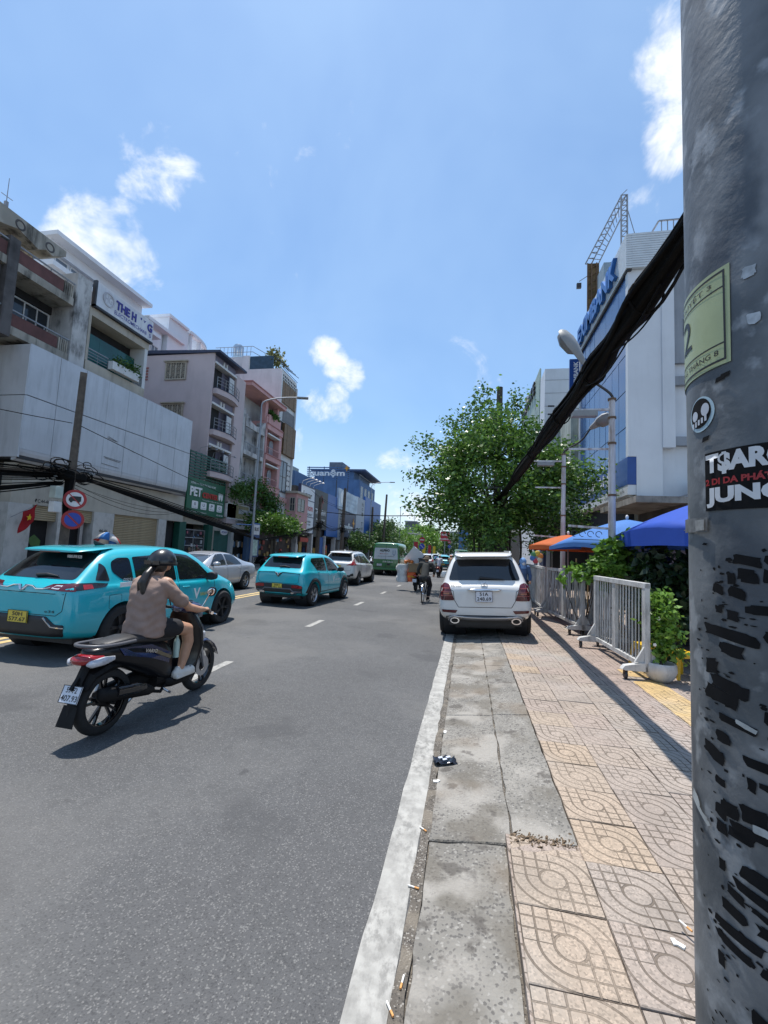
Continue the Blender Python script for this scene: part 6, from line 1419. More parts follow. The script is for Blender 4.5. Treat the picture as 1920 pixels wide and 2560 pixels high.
def mirror(par, x, y, z, m, s_=1):
    MB().sloft([(y-.10, z, .02, .02, x+s_*.09), (y-.085, z, .10, .075, x+s_*.09), (y, z+.01, .105, .08, x+s_*.09), (y+.07, z, .07, .06, x+s_*.08), (y+.09, z, .01, .01, x+s_*.07)], 14, 2.8).build('door_mirror', m, par, smooth=60, world=False)
    MB().bar((x-s_*.06, y, z-.06), (x+s_*.05, y, z-.04), .05, .035).build('mirror_arm', M_BLKP, par, world=False)
def antenna_fin(par, bv, y, m=None): 
    p = hit(bv, 'top', 0, y, 0); MB().sloft([(y-.10, p.z+.055, .008, .03), (y-.06, p.z+.03, .025, .04), (y+.08, p.z+.01, .02, .015), (y+.12, p.z, .004, .004)], 10).build('roof_fin', m or M_BLKP, par, smooth=60, world=False)
def handle(par, bv, view, y, z, m, L=.17):
    p = hit(bv, view, y, z, .012); d = -DIRS[view][0]
    MB().tube([p+Vector((0, -L/2, 0))-d*.012, p+Vector((0, -L*.35, .004))+d*.014, p+Vector((0, L*.35, .004))+d*.014, p+Vector((0, L/2, 0))-d*.012], .013, 8).build('door_handle', m, par, smooth=60, world=False)

# ---------------- hatchback crossover with tapering rear quarter (left foreground)
def taxi_big():
    t = thing('cyan_taxi', 'cyan crossover taxi with yellow plate at the left edge, behind the scooter rider', 'car', (-6.18, 7.52, 0), R(-1.0)); t.scale = (1.03, 1.08, 1.03)
    st = [(-2.13, .34, .60, .48, .72, .92, .60, .965, .45), (-2.10, .30, .72, .50, .82, .96, .74, 1.02, .62), (-1.99, .27, .80, .55, .86, .99, .80, 1.06, .66), (-1.72, .23, .84, .60, .885, 1.00, .84, 1.34, .67), (-1.50, .21, .85, .62, .89, 1.01, .85, 1.50, .645),
          (-1.30, .20, .85, .62, .885, 1.00, .85, 1.555, .63), (-.7, .20, .855, .60, .875, .97, .845, 1.60, .62), (0, .20, .86, .58, .875, .95, .845, 1.605, .61), (.55, .20, .86, .58, .875, .94, .84, 1.55, .60), (1.0, .20, .86, .58, .875, .94, .83, 1.28, .64), (1.32, .20, .85, .58, .875, .945, .80, 1.04, .70), (1.7, .22, .82, .56, .86, .88, .76, .95, .62), (2.0, .26, .74, .50, .78, .76, .66, .84, .5), (2.13, .32, .58, .46, .64, .66, .52, .72, .38)]
    o, bv = car_body('body', st, M_CYAN, t, ((-1.28, 1), (1.33, 1)), .345, crease={2: .3})
    # rear screen and the black wrap-round quarter
    patch(t, bv, 'rear', [(-.64, 1.09), (.64, 1.09), (.585, 1.40), (.50, 1.50), (-.50, 1.50), (-.585, 1.40)], M_CGL, 'rear_window', .006, .05, .05)
    sp_ = MB().sloft([(-1.80, 1.475, .48, .014), (-1.76, 1.485, .52, .026), (-1.6, 1.50, .55, .034), (-1.42, 1.525, .56, .03), (-1.2, 1.545, .5, .012)], 18, 3.0).build('roof_spoiler', M_CYAN, t, smooth=50, world=False)
    MB().box(-.18, .18, -1.806, -1.79, 1.452, 1.468).build('brake_light', M_REDD, t, world=False)
    b = MB().tube([hit(bv, 'rear', .0, 1.13, .03), hit(bv, 'rear', .16, 1.145, .03), hit(bv, 'rear', .36, 1.13, .03)], [.022, .02, .008], 8); b.build('rear_wiper', M_BLKP, t, world=False)
    sym(lambda s_: patch(t, bv, 'rear', (lambda q: q if s_ > 0 else flipx(q))([(.33, .965), (.78, .94), (.80, 1.035), (.72, 1.05), (.42, 1.03)]), M_REDD, 'tail_light', .008, .04, .015))
    sym(lambda s_: patch(t, bv, 'rear', (lambda q: q if s_ > 0 else flipx(q))([(.47, .975), (.60, .968), (.60, 1.02), (.50, 1.02)]), M_CLRL, 'reverse_light', .010, .03, .01))
    sym(lambda s_: patch(t, bv, 'right' if s_ > 0 else 'left', [(-2.02, .95), (-1.62, .985), (-1.55, 1.03), (-1.75, 1.05), (-2.0, 1.05)], M_GBLK, 'tail_light_wrap', .008, .04, .02))
    sym(lambda s_: patch(t, bv, 'right' if s_ > 0 else 'left', [(-1.94, .965), (-1.80, .972), (-1.80, 1.03), (-1.92, 1.03)], M_REDL, 'side_lamp', .011, .03, .01))
    sym(lambda s_: patch(t, bv, 'right' if s_ > 0 else 'left', [(-1.74, 1.08), (-1.52, 1.06), (-1.55, 1.27), (-1.61, 1.33)], M_GBLK, 'quarter_trim', .005, .05, .03))
    # V emblem wings
    for s_ in (1, -1): MB().tube([hit(bv, 'rear', s_*q, z, .012) for q, z in ((.02, .935), (.075, 1.0), (.16, .995), (.24, .96), (.36, .965), (.46, .985))], [.010, .012, .009, .008, .008, .006], 6).build('chrome_wing', M_CHR, t, world=False)
    MB().tube([hit(bv, 'rear', q, z, .014) for q, z in ((-.075, 1.0), (-.045, 1.0), (0, .93), (.045, 1.0), (.075, 1.0))], .012, 6).build('emblem', M_CHR, t, world=False)
    patch(t, bv, 'rear', [(-.70, .33), (.70, .33), (.74, .50), (.60, .50), (.45, .60), (-.45, .60), (-.60, .50), (-.74, .50)], M_BLKP, 'bumper_skirt', .010, .06, .03, .01)
    seam(t, bv, 'rear', [(-.74, .46), (-.56, .47), (-.42, .58)], M_CHR, .012, 'chrome_trim', lift=.016); seam(t, bv, 'rear', [(.74, .46), (.56, .47), (.42, .58)], M_CHR, .012, 'chrome_trim', lift=.016)
    seam(t, bv, 'rear', [(-.70, .93), (-.69, .68), (-.60, .615), (.60, .615), (.69, .68), (.70, .93)]); seam(t, bv, 'rear', [(-.68, .905), (.68, .905)])
    plate(t, bv, 0, .49, .33, .165, '50H', '577.67', M_PLY, lift=.02)
    lettering(t, 'e34', M_KTXT, (.42, hit(bv, 'rear', .5, .66, .006).y, .65), (1, 0, 0), .16, (0, 0, 1), .035, bold=.0, world=False)
    y_ = hit(bv, 'rear', .22, 1.36, .012).y
    lettering(t, '0888.898.828', M_WTXT, (.20, y_-.015, 1.38), (1, 0, 0), .26, (0, .0, 1), .045, bold=.01, world=False)
    for view in ('right', 'left'):
        patch(t, bv, view, [(-1.46, 1.20), (-1.30, 1.07), (-1.08, 1.03), (-1.08, 1.40), (-1.30, 1.40), (-1.44, 1.34)], M_CGL, 'quarter_window', .005, .05, .05)
        patch(t, bv, view, [(-1.02, 1.025), (-.10, 1.0), (-.10, 1.47), (-1.02, 1.41)], M_CGL, 'side_window', .005, .05, .03); patch(t, bv, view, [(-.02, .995), (.98, .985), (.62, 1.30), (.35, 1.44), (-.02, 1.475)], M_CGL, 'side_window', .005, .05, .04)
        seam(t, bv, view, [(-.06, 1.46), (-.06, .60), (-.02, .36)], n=14); seam(t, bv, view, [(-1.05, 1.0), (-1.02, .74), (-.86, .55), (-.78, .36), (.95, .36), (1.0, .62), (1.02, .98)], n=12)
        patch(t, bv, view, [(-.86, .24), (.92, .24), (.92, .32), (-.86, .32)], M_BLKP, 'sill_trim', .006, .1, .01)
        handle(t, bv, view, -.85, .87, M_CYAN); handle(t, bv, view, .12, .86, M_CYAN)
        s_ = 1 if view == 'right' else -1
        mirror(t, s_*.84, .80, 1.03, M_BLKP, s_); wheel(t, s_*.765, -1.28, .345, s_, 5, M_BLKP, twin=True); wheel(t, s_*.765, 1.33, .345, s_, 5, M_BLKP, twin=True)
    fl = [(-1.56, .66), (-1.34, .66), (-1.34, .86), (-1.56, .86)]; fr = rounded(fl, .03); seam(t, bv, 'right', fr+[fr[0]], r=.003, name='fuel_flap', n=2)
    p = lettering(t, 'V', M_WTXT, (.884, .30, .62), (0, 1, 0), .20, (0, 0, 1), .20, bold=.03, world=False); lettering(t, 'XANH', mat('sign_yellow'), (.884, .50, .66), (0, 1, 0), .2, (0, 0, 1), .07, bold=.01, world=False)
    MB().obox((.862, -1.22, 1.0), (0, 1, .02), (0, -.02, 1), (1, 0, -.2), .17, .035, .002).build('white_decal', M_WTXT, t, world=False); lettering(t, 'DS221B', M_WTXT, (.868, -1.34, 1.055), (0, 1, 0), .22, (0, 0, 1), .04, bold=.01, world=False)
    liner(t, -1.28, .345, .055, .80); liner(t, 1.33, .345, .055, .80); antenna_fin(t, bv, -1.0); MB().box(-.66, .66, -1.9, 1.9, .20, .3).build('underbody', M_BLKP, t, world=False)
    sym(lambda s_: patch(t, bv, 'front', (lambda q: q if s_ > 0 else flipx(q))([(.30, .66), (.72, .64), (.70, .74), (.4, .72)]), M_CLRL, 'headlight', .008, .05, .02))
    patch(t, bv, 'front', [(-.55, 1.03), (.55, 1.03), (.5, 1.46), (-.5, 1.46)], M_CGL, 'windscreen', .005, .08, .05)
    return t
taxi_big()

# ---------------- small crossover taxi
def taxi_small():
    t = thing('cyan_taxi', 'small cyan crossover taxi ahead in the next lane, with silver wheels', 'car', (-5.24, 14.05, 0), R(-5.5))
    st = [(-1.96, .40, .60, .55, .72, .90, .64, .97, .52), (-1.93, .36, .70, .56, .80, .96, .74, 1.02, .64), (-1.85, .33, .78, .60, .845, 1.0, .80, 1.07, .68), (-1.66, .28, .82, .62, .86, 1.03, .825, 1.30, .66), (-1.50, .26, .83, .62, .865, 1.03, .83, 1.48, .62),
          (-1.30, .25, .83, .62, .862, 1.02, .83, 1.545, .61), (-.6, .24, .835, .60, .855, .99, .825, 1.575, .605), (0, .24, .84, .60, .855, .97, .82, 1.575, .60), (.5, .24, .84, .60, .855, .96, .82, 1.50, .60), (.95, .24, .84, .60, .855, .96, .81, 1.22, .64), (1.2, .25, .83, .60, .85, .95, .79, 1.05, .68), (1.6, .27, .80, .58, .83, .90, .74, .98, .6), (1.85, .30, .72, .52, .76, .80, .66, .88, .5), (1.96, .36, .58, .5, .62, .70, .52, .76, .4)]
    o, bv = car_body('body', st, M_CYAN, t, ((-1.25, 1), (1.26, 1)), .335)
    patch(t, bv, 'rear', [(-.62, 1.12), (.62, 1.12), (.56, 1.36), (.50, 1.43), (-.50, 1.43), (-.56, 1.36)], M_CGL, 'rear_window', .006, .05, .05)
    MB().sloft([(-1.74, 1.445, .46, .014), (-1.70, 1.458, .50, .026), (-1.55, 1.48, .53, .032), (-1.35, 1.505, .53, .028), (-1.15, 1.52, .45, .01)], 18, 3.0).build('roof_spoiler', M_CYAN, t, smooth=50, world=False); MB().box(-.17, .17, -1.748, -1.728, 1.420, 1.446).build('brake_light', M_REDL, t, world=False)
    MB().tube([hit(bv, 'rear', -.05, 1.15, .03), hit(bv, 'rear', .1, 1.165, .03), hit(bv, 'rear', .27, 1.15, .03)], [.02, .018, .008], 8).build('rear_wiper', M_BLKP, t, world=False)
    for s_ in (1, -1): MB().tube([hit(bv, 'rear', s_*q, z, .012) for q, z in ((0, .865), (.09, .965), (.13, .99), (.3, .985), (.68, .965))], [.014, .016, .012, .010, .010], 6).build('light_bar', M_GBLK, t, world=False)
    MB().tube([hit(bv, 'rear', q, z, .022) for q, z in ((-.075, .975), (-.045, .975), (0, .895), (.045, .975), (.075, .975))], .012, 6).build('emblem', M_CHR, t, world=False)
    patch(t, bv, 'rear', [(-.74, .36), (.74, .36), (.78, .60), (.64, .66), (-.64, .66), (-.78, .60)], M_BLKP, 'bumper_cladding', .010, .06, .03, .012)
    seam(t, bv, 'rear', [(-.74, .45), (-.5, .45), (-.42, .52), (.42, .52), (.5, .45), (.74, .45)], mat('grey_trim', (.12, .12, .13), .5), .018, 'skid_trim', lift=.018)
    for s_ in (1, -1):
        patch(t, bv, 'rear', (lambda q: q if s_ > 0 else flipx(q))([(.44, .56), (.76, .55), (.76, .63), (.46, .64)]), M_REDL, 'tail_light', .016, .04, .015)
        patch(t, bv, 'rear', (lambda q: q if s_ > 0 else flipx(q))([(.42, .38), (.60, .38), (.60, .43), (.44, .43)]), M_CHR, 'exhaust_trim', .02, .04, .01)
    seam(t, bv, 'rear', [(-.66, .95), (-.66, .74), (-.58, .68), (.58, .68), (.66, .74), (.66, .95)])
    plate(t, bv, -.02, .50, .33, .165, '50H', '291.70', M_PLY)
    for view in ('right', 'left'):
        s_ = 1 if view == 'right' else -1
        patch(t, bv, view, [(-1.32, 1.33), (-1.02, 1.06), (-.30, 1.03), (-.30, 1.44), (-1.18, 1.42)], M_CGL, 'side_window', .005, .05, .05); patch(t, bv, view, [(-.20, 1.03), (.80, 1.01), (.50, 1.30), (.30, 1.40), (-.20, 1.45)], M_CGL, 'side_window', .005, .05, .04)
        ar = lambda yc: [(yc+.50*math.cos(a), .335+.50*math.sin(a)) for a in [math.pi*k/14 for k in range(15)]]+[(yc+.40*math.cos(a), .335+.40*math.sin(a)) for a in [math.pi*k/14 for k in range(14, -1, -1)]]
        for yc in (-1.25, 1.26): patch(t, bv, view, ar(yc), M_BLKP, 'arch_cladding', .008, .09, 0, .01)
        patch(t, bv, view, [(-.78, .28), (.78, .28), (.76, .42), (-.76, .40)], M_BLKP, 'sill_cladding', .008, .1, .02, .01)
        seam(t, bv, view, [(-.25, 1.43), (-.25, .6), (-.22, .42)], n=12); seam(t, bv, view, [(-1.0, 1.04), (-.95, .80), (-.80, .62), (-.76, .44)]); seam(t, bv, view, [(.86, 1.0), (.84, .7), (.80, .44)])
        handle(t, bv, view, -.98, 1.0, M_CYAN, .12); handle(t, bv, view, -.08, .90, M_CYAN); mirror(t, s_*.82, .66, 1.05, M_BLKP, s_)
        wheel(t, s_*.745, -1.25, .335, s_, 5, M_RIM, twin=True); wheel(t, s_*.745, 1.26, .335, s_, 5, M_RIM, twin=True)
    lettering(t, 'V', M_WTXT, (.866, .05, .66), (0, 1, 0), .2, (0, 0, 1), .2, bold=.03, world=False); lettering(t, 'XANH SM', M_WTXT, (.866, .28, .70), (0, 1, 0), .36, (0, 0, 1), .06, bold=.01, world=False)
    liner(t, -1.25, .335, .055, .78); liner(t, 1.26, .335, .055, .78); MB().box(-.64, .64, -1.75, 1.75, .24, .34).build('underbody', M_BLKP, t, world=False)
    return t
taxi_small()

# ---------------- white people carrier
def mpv():
    t = thing('white_people_carrier', 'white people carrier with slanted red tail lights between cyan taxi and green van', 'car', (-6.1, 22.75, 0), R(-2))
    st = [(-2.22, .42, .62, .58, .74, .98, .64, 1.05, .5), (-2.18, .38, .74, .60, .82, 1.02, .76, 1.10, .66), (-2.08, .34, .80, .62, .86, 1.05, .81, 1.18, .68), (-1.92, .30, .83, .64, .87, 1.07, .83, 1.46, .66), (-1.75, .27, .84, .64, .875, 1.07, .835, 1.60, .64), (-1.2, .25, .845, .62, .87, 1.04, .835, 1.67, .63), (-.4, .25, .85, .62, .87, 1.02, .835, 1.69, .62), (.3, .25, .85, .62, .87, 1.0, .83, 1.64, .61), (.9, .25, .85, .62, .87, 1.0, .82, 1.34, .64), (1.3, .26, .84, .62, .865, 1.0, .79, 1.10, .7), (1.8, .28, .80, .58, .83, .92, .74, 1.0, .6), (2.1, .34, .70, .52, .74, .80, .62, .88, .48), (2.22, .40, .58, .5, .6, .7, .5, .76, .4)]
    o, bv = car_body('body', st, M_WHT, t, ((-1.36, 1), (1.40, 1)), .335)
    patch(t, bv, 'rear', [(-.66, 1.19), (.66, 1.19), (.58, 1.46), (.5, 1.53), (-.5, 1.53), (-.58, 1.46)], M_CGL, 'rear_window', .006, .05, .05)
    MB().sloft([(-2.04, 1.555, .48, .012), (-2.0, 1.57, .53, .022), (-1.75, 1.60, .55, .03), (-1.5, 1.62, .53, .02)], 18, 3.2).build('roof_spoiler', M_WHT, t, smooth=50, world=False); MB().box(-.12, .12, -2.047, -2.03, 1.535, 1.556).build('brake_light', M_REDL, t, world=False)
    for s_ in (1, -1):
        patch(t, bv, 'rear', (lambda q: q if s_ > 0 else flipx(q))([(.40, .98), (.76, .96), (.80, 1.05), (.72, 1.30), (.66, 1.08)]), M_REDL, 'tail_light', .010, .04, .015)
        patch(t, bv, 'right' if s_ > 0 else 'left', [(-2.13, .96), (-1.82, 1.0), (-1.93, 1.08), (-1.95, 1.27), (-2.05, 1.08)], M_REDL, 'tail_light_wrap', .010, .05, .015)
        MB().bar((s_*.53, -1.6, 1.655), (s_*.53, .2, 1.685), .03, .03).build('roof_rail', mat('grey_trim'), t, world=False)
        patch(t, bv, 'rear', (lambda q: q if s_ > 0 else flipx(q))([(.56, .46), (.78, .46), (.78, .60), (.66, .56)]), M_BLKP, 'bumper_vent', .008, .05, .02)
    patch(t, bv, 'rear', [(-.66, .42), (.66, .42), (.62, .50), (-.62, .50)], M_BLKP, 'bumper_skirt', .010, .06, .02)
    plate(t, bv, 0, .80, .33, .165, '51K', '386.42', M_PLY); seam(t, bv, 'rear', [(-.68, 1.0), (-.66, .72), (.66, .72), (.68, 1.0)])
    MB().prism([(-.05, hit(bv, 'rear', 0, 1.04, .012).y, 1.0), (.05, hit(bv, 'rear', 0, 1.04, .012).y, 1.0), (0, hit(bv, 'rear', 0, 1.04, .012).y, 1.08)], (0, .01, 0)).build('emblem', M_CHR, t, world=False)
    for view in ('right', 'left'):
        s_ = 1 if view == 'right' else -1
        patch(t, bv, view, [(-1.92, 1.34), (-1.45, 1.12), (-1.15, 1.10), (-1.15, 1.53), (-1.75, 1.50)], M_CGL, 'quarter_window', .005, .06, .05); patch(t, bv, view, [(-1.08, 1.08), (-.12, 1.06), (-.12, 1.56), (-1.08, 1.54)], M_CGL, 'side_window', .005, .06, .03); patch(t, bv, view, [(-.04, 1.06), (.98, 1.03), (.60, 1.36), (.38, 1.50), (-.04, 1.56)], M_CGL, 'side_window', .005, .06, .04)
        seam(t, bv, view, [(-.08, 1.54), (-.08, .4)], n=14); seam(t, bv, view, [(-1.1, 1.1), (-1.06, .8), (-.92, .62), (-.88, .36)]); handle(t, bv, view, -.88, .96, M_CHR); handle(t, bv, view, .12, .95, M_CHR); mirror(t, s_*.83, .80, 1.08, M_BLKP, s_)
        patch(t, bv, view, [(-.9, .28), (.95, .28), (.95, .36), (-.9, .36)], M_BLKP, 'sill_trim', .006, .1, .01)
        wheel(t, s_*.76, -1.36, .335, s_, 5, mat('dark_alloy', (.16, .16, .17), .35, metal=.7)); wheel(t, s_*.76, 1.40, .335, s_, 5, mat('dark_alloy'))
    liner(t, -1.36, .335, .055, .79); liner(t, 1.40, .335, .055, .79); MB().box(-.66, .66, -2.0, 2.0, .26, .36).build('underbody', M_BLKP, t, world=False); antenna_fin(t, bv, -1.2, M_WHT)
mpv()

# ---------------- green van
def van():
    t = thing('green_van', 'tall dark green van with white advertising panel on its rear doors', 'van', (-5.72, 33.7, 0), R(-1.5))
    st = [(-2.72, .42, .88, .6, 1.0, 1.2, .98, 2.20, .82), (-2.70, .40, .94, .6, 1.04, 1.25, 1.02, 2.30, .88), (-2.6, .38, .96, .62, 1.06, 1.28, 1.04, 2.36, .90), (-1.5, .36, .97, .62, 1.06, 1.28, 1.05, 2.38, .90), (.4, .36, .97, .62, 1.06, 1.26, 1.04, 2.37, .90), (1.1, .36, .97, .62, 1.06, 1.22, 1.03, 2.30, .86), (1.8, .36, .96, .6, 1.04, 1.18, 1.0, 1.5, .86), (2.3, .38, .92, .58, .98, 1.08, .9, 1.18, .8), (2.6, .42, .8, .55, .86, .9, .78, 1.0, .66)]
    o, bv = car_body('body', st, M_GRN, t, ((-1.75, 1), (1.75, 1)), .34)
    pn = patch(t, bv, 'rear', [(-.88, 1.16), (.88, 1.16), (.82, 1.96), (-.82, 1.96)], mat('ad_panel_white', (.50, .56, .60), .5, var=.1, vs=1), 'ad_panel', .010, .1, .02)
    yv = -2.755
    lettering(t, 'ALPHO', M_KTXT, (-.45, yv, 1.70), (1, 0, 0), .72, (0, 0, 1), .17, bold=.03, world=False); lettering(t, 'M E D I A', mat('goods_red'), (-.42, yv, 1.52), (1, 0, 0), .6, (0, 0, 1), .05, world=False); lettering(t, 'quảng cáo trên xe - 0909 028 621', M_KTXT, (-.6, yv, 1.34), (1, 0, 0), 1.2, (0, 0, 1), .05, world=False)
    lettering(t, 'U', mat('goods_blue'), (.50, yv, 1.45), (1, 0, 0), .2, (0, 0, 1), .36, bold=0, world=False); lettering(t, '51B-028.62', M_WTXT, (-.2, yv, .93), (1, 0, 0), .72, (0, 0, 1), .12, bold=.01, world=False)
    seam(t, bv, 'rear', [(0, 2.26), (0, .5)], n=16, r=.008, lift=.012); seam(t, bv, 'rear', [(-.9, .62), (.9, .62)], r=.008)
    for s_ in (1, -1):
        patch(t, bv, 'rear', (lambda q: q if s_ > 0 else flipx(q))([(.92, .70), (1.03, .70), (1.02, 1.22), (.93, 1.22)]), M_REDL, 'tail_light', .012, .06, .02)
        view = 'right' if s_ > 0 else 'left'
        for a, c in ((-2.5, -1.3), (-1.2, .1), (.2, 1.0)): patch(t, bv, view, [(a, 1.36), (c, 1.36), (c, 2.05), (a, 2.05)], M_CGL, 'side_window', .008, .12, .06)
        patch(t, bv, view, [(1.08, 1.34), (1.6, 1.30), (1.35, 1.75), (1.08, 1.95)], M_CGL, 'side_window', .008, .1, .04); mirror(t, s_*1.03, 1.5, 1.35, M_BLKP, s_); wheel(t, s_*.92, -1.75, .34, s_, 6, M_RIM); wheel(t, s_*.92, 1.75, .34, s_, 6, M_RIM)
    MB().box(-.95, .95, -2.85, -2.70, .40, .54).build('rear_bumper', M_GRN, t, bevel=.02, world=False); plate(t, bv, -.45, .66, .36, .17, '51B', '028.62', M_PLW); MB().box(.1, .32, -2.77, -2.74, .74, .86).build('door_latch', M_BLKP, t, world=False)
    liner(t, -1.75, .34, .055, .95); liner(t, 1.75, .34, .055, .95); MB().box(-.85, .85, -2.5, 2.4, .36, .46).build('underbody', M_BLKP, t, world=False)
van()

# ---------------- silver saloon, facing the camera
def saloon():
    t = thing('silver_saloon', 'silver saloon car driving towards the camera on the far lanes', 'car', (-9.45, 14.6, 0), math.pi+R(-1))
    st = [(-2.40, .42, .60, .56, .72, .86, .62, .92, .5), (-2.36, .36, .74, .58, .82, .90, .74, .98, .62), (-2.2, .30, .82, .60, .87, .94, .80, 1.03, .68), (-1.7, .26, .86, .62, .90, .96, .84, 1.08, .70), (-1.35, .24, .87, .62, .905, .96, .85, 1.20, .66), (-.8, .22, .87, .60, .905, .95, .85, 1.42, .60), (-.2, .22, .87, .60, .905, .94, .85, 1.46, .59), (.3, .22, .87, .6, .905, .93, .845, 1.43, .59), (.85, .22, .87, .6, .90, .93, .84, 1.20, .64), (1.2, .22, .86, .6, .90, .92, .82, 1.0, .70), (1.8, .25, .83, .56, .86, .84, .76, .92, .6), (2.2, .3, .74, .5, .78, .72, .66, .80, .5), (2.40, .36, .6, .46, .64, .62, .52, .68, .4)]
    o, bv = car_body('body', st, M_SIL, t, ((-1.42, 1), (1.40, 1)), .33)
    patch(t, bv, 'front', [(-.62, 1.04), (.62, 1.04), (.52, 1.38), (-.52, 1.38)], mat('screen_glass', (.05, .065, .085), .05, var=0, spec=.9), 'windscreen', .006, .06, .05); patch(t, bv, 'rear', [(-.60, 1.10), (.60, 1.10), (.5, 1.36), (-.5, 1.36)], M_CGL, 'rear_window', .006, .08, .05)
    for view in ('right', 'left'):
        s_ = 1 if view == 'right' else -1
        patch(t, bv, view, [(-1.15, 1.0), (-.16, .98), (-.16, 1.36), (-.75, 1.34)], M_CGL, 'side_window', .005, .06, .05); patch(t, bv, view, [(-.08, .98), (.88, .965), (.50, 1.24), (.28, 1.35), (-.08, 1.37)], M_CGL, 'side_window', .005, .06, .04)
        seam(t, bv, view, [(-.12, 1.36), (-.12, .36)], n=14); seam(t, bv, view, [(-1.1, .98), (-.98, .72), (-.92, .36)]); seam(t, bv, view, [(.92, .96), (.90, .36)]); seam(t, bv, view, [(-1.18, .985), (.95, .955)], M_CHR, .007, 'chrome_strip', lift=.004)
        handle(t, bv, view, -.92, .86, M_SIL); handle(t, bv, view, .05, .85, M_SIL); mirror(t, s_*.84, .72, 1.02, M_SIL, s_); wheel(t, s_*.785, -1.42, .33, s_, 5); wheel(t, s_*.785, 1.40, .33, s_, 5)
        patch(t, bv, 'front', (lambda q: q if s_ > 0 else flipx(q))([(.36, .62), (.72, .62), (.74, .72), (.44, .72)]), M_CLRL, 'headlight', .008, .05, .02); patch(t, bv, 'rear', (lambda q: q if s_ > 0 else flipx(q))([(.42, .78), (.78, .78), (.76, .92), (.44, .92)]), M_REDL, 'tail_light', .008, .05, .02)
    patch(t, bv, 'front', [(-.32, .48), (.32, .48), (.34, .62), (-.34, .62)], M_BLKP, 'grille', .008, .05, .02); liner(t, -1.42, .33, .05, .8); liner(t, 1.40, .33, .05, .8); MB().box(-.68, .68, -2.1, 2.1, .22, .32).build('underbody', M_BLKP, t, world=False)
    for yb in (0,): MB().cyl((.35, -1.2, 1.06), (.35, -1.2, 1.1), .01).build('aerial', M_BLKP, t, world=False)
saloon()

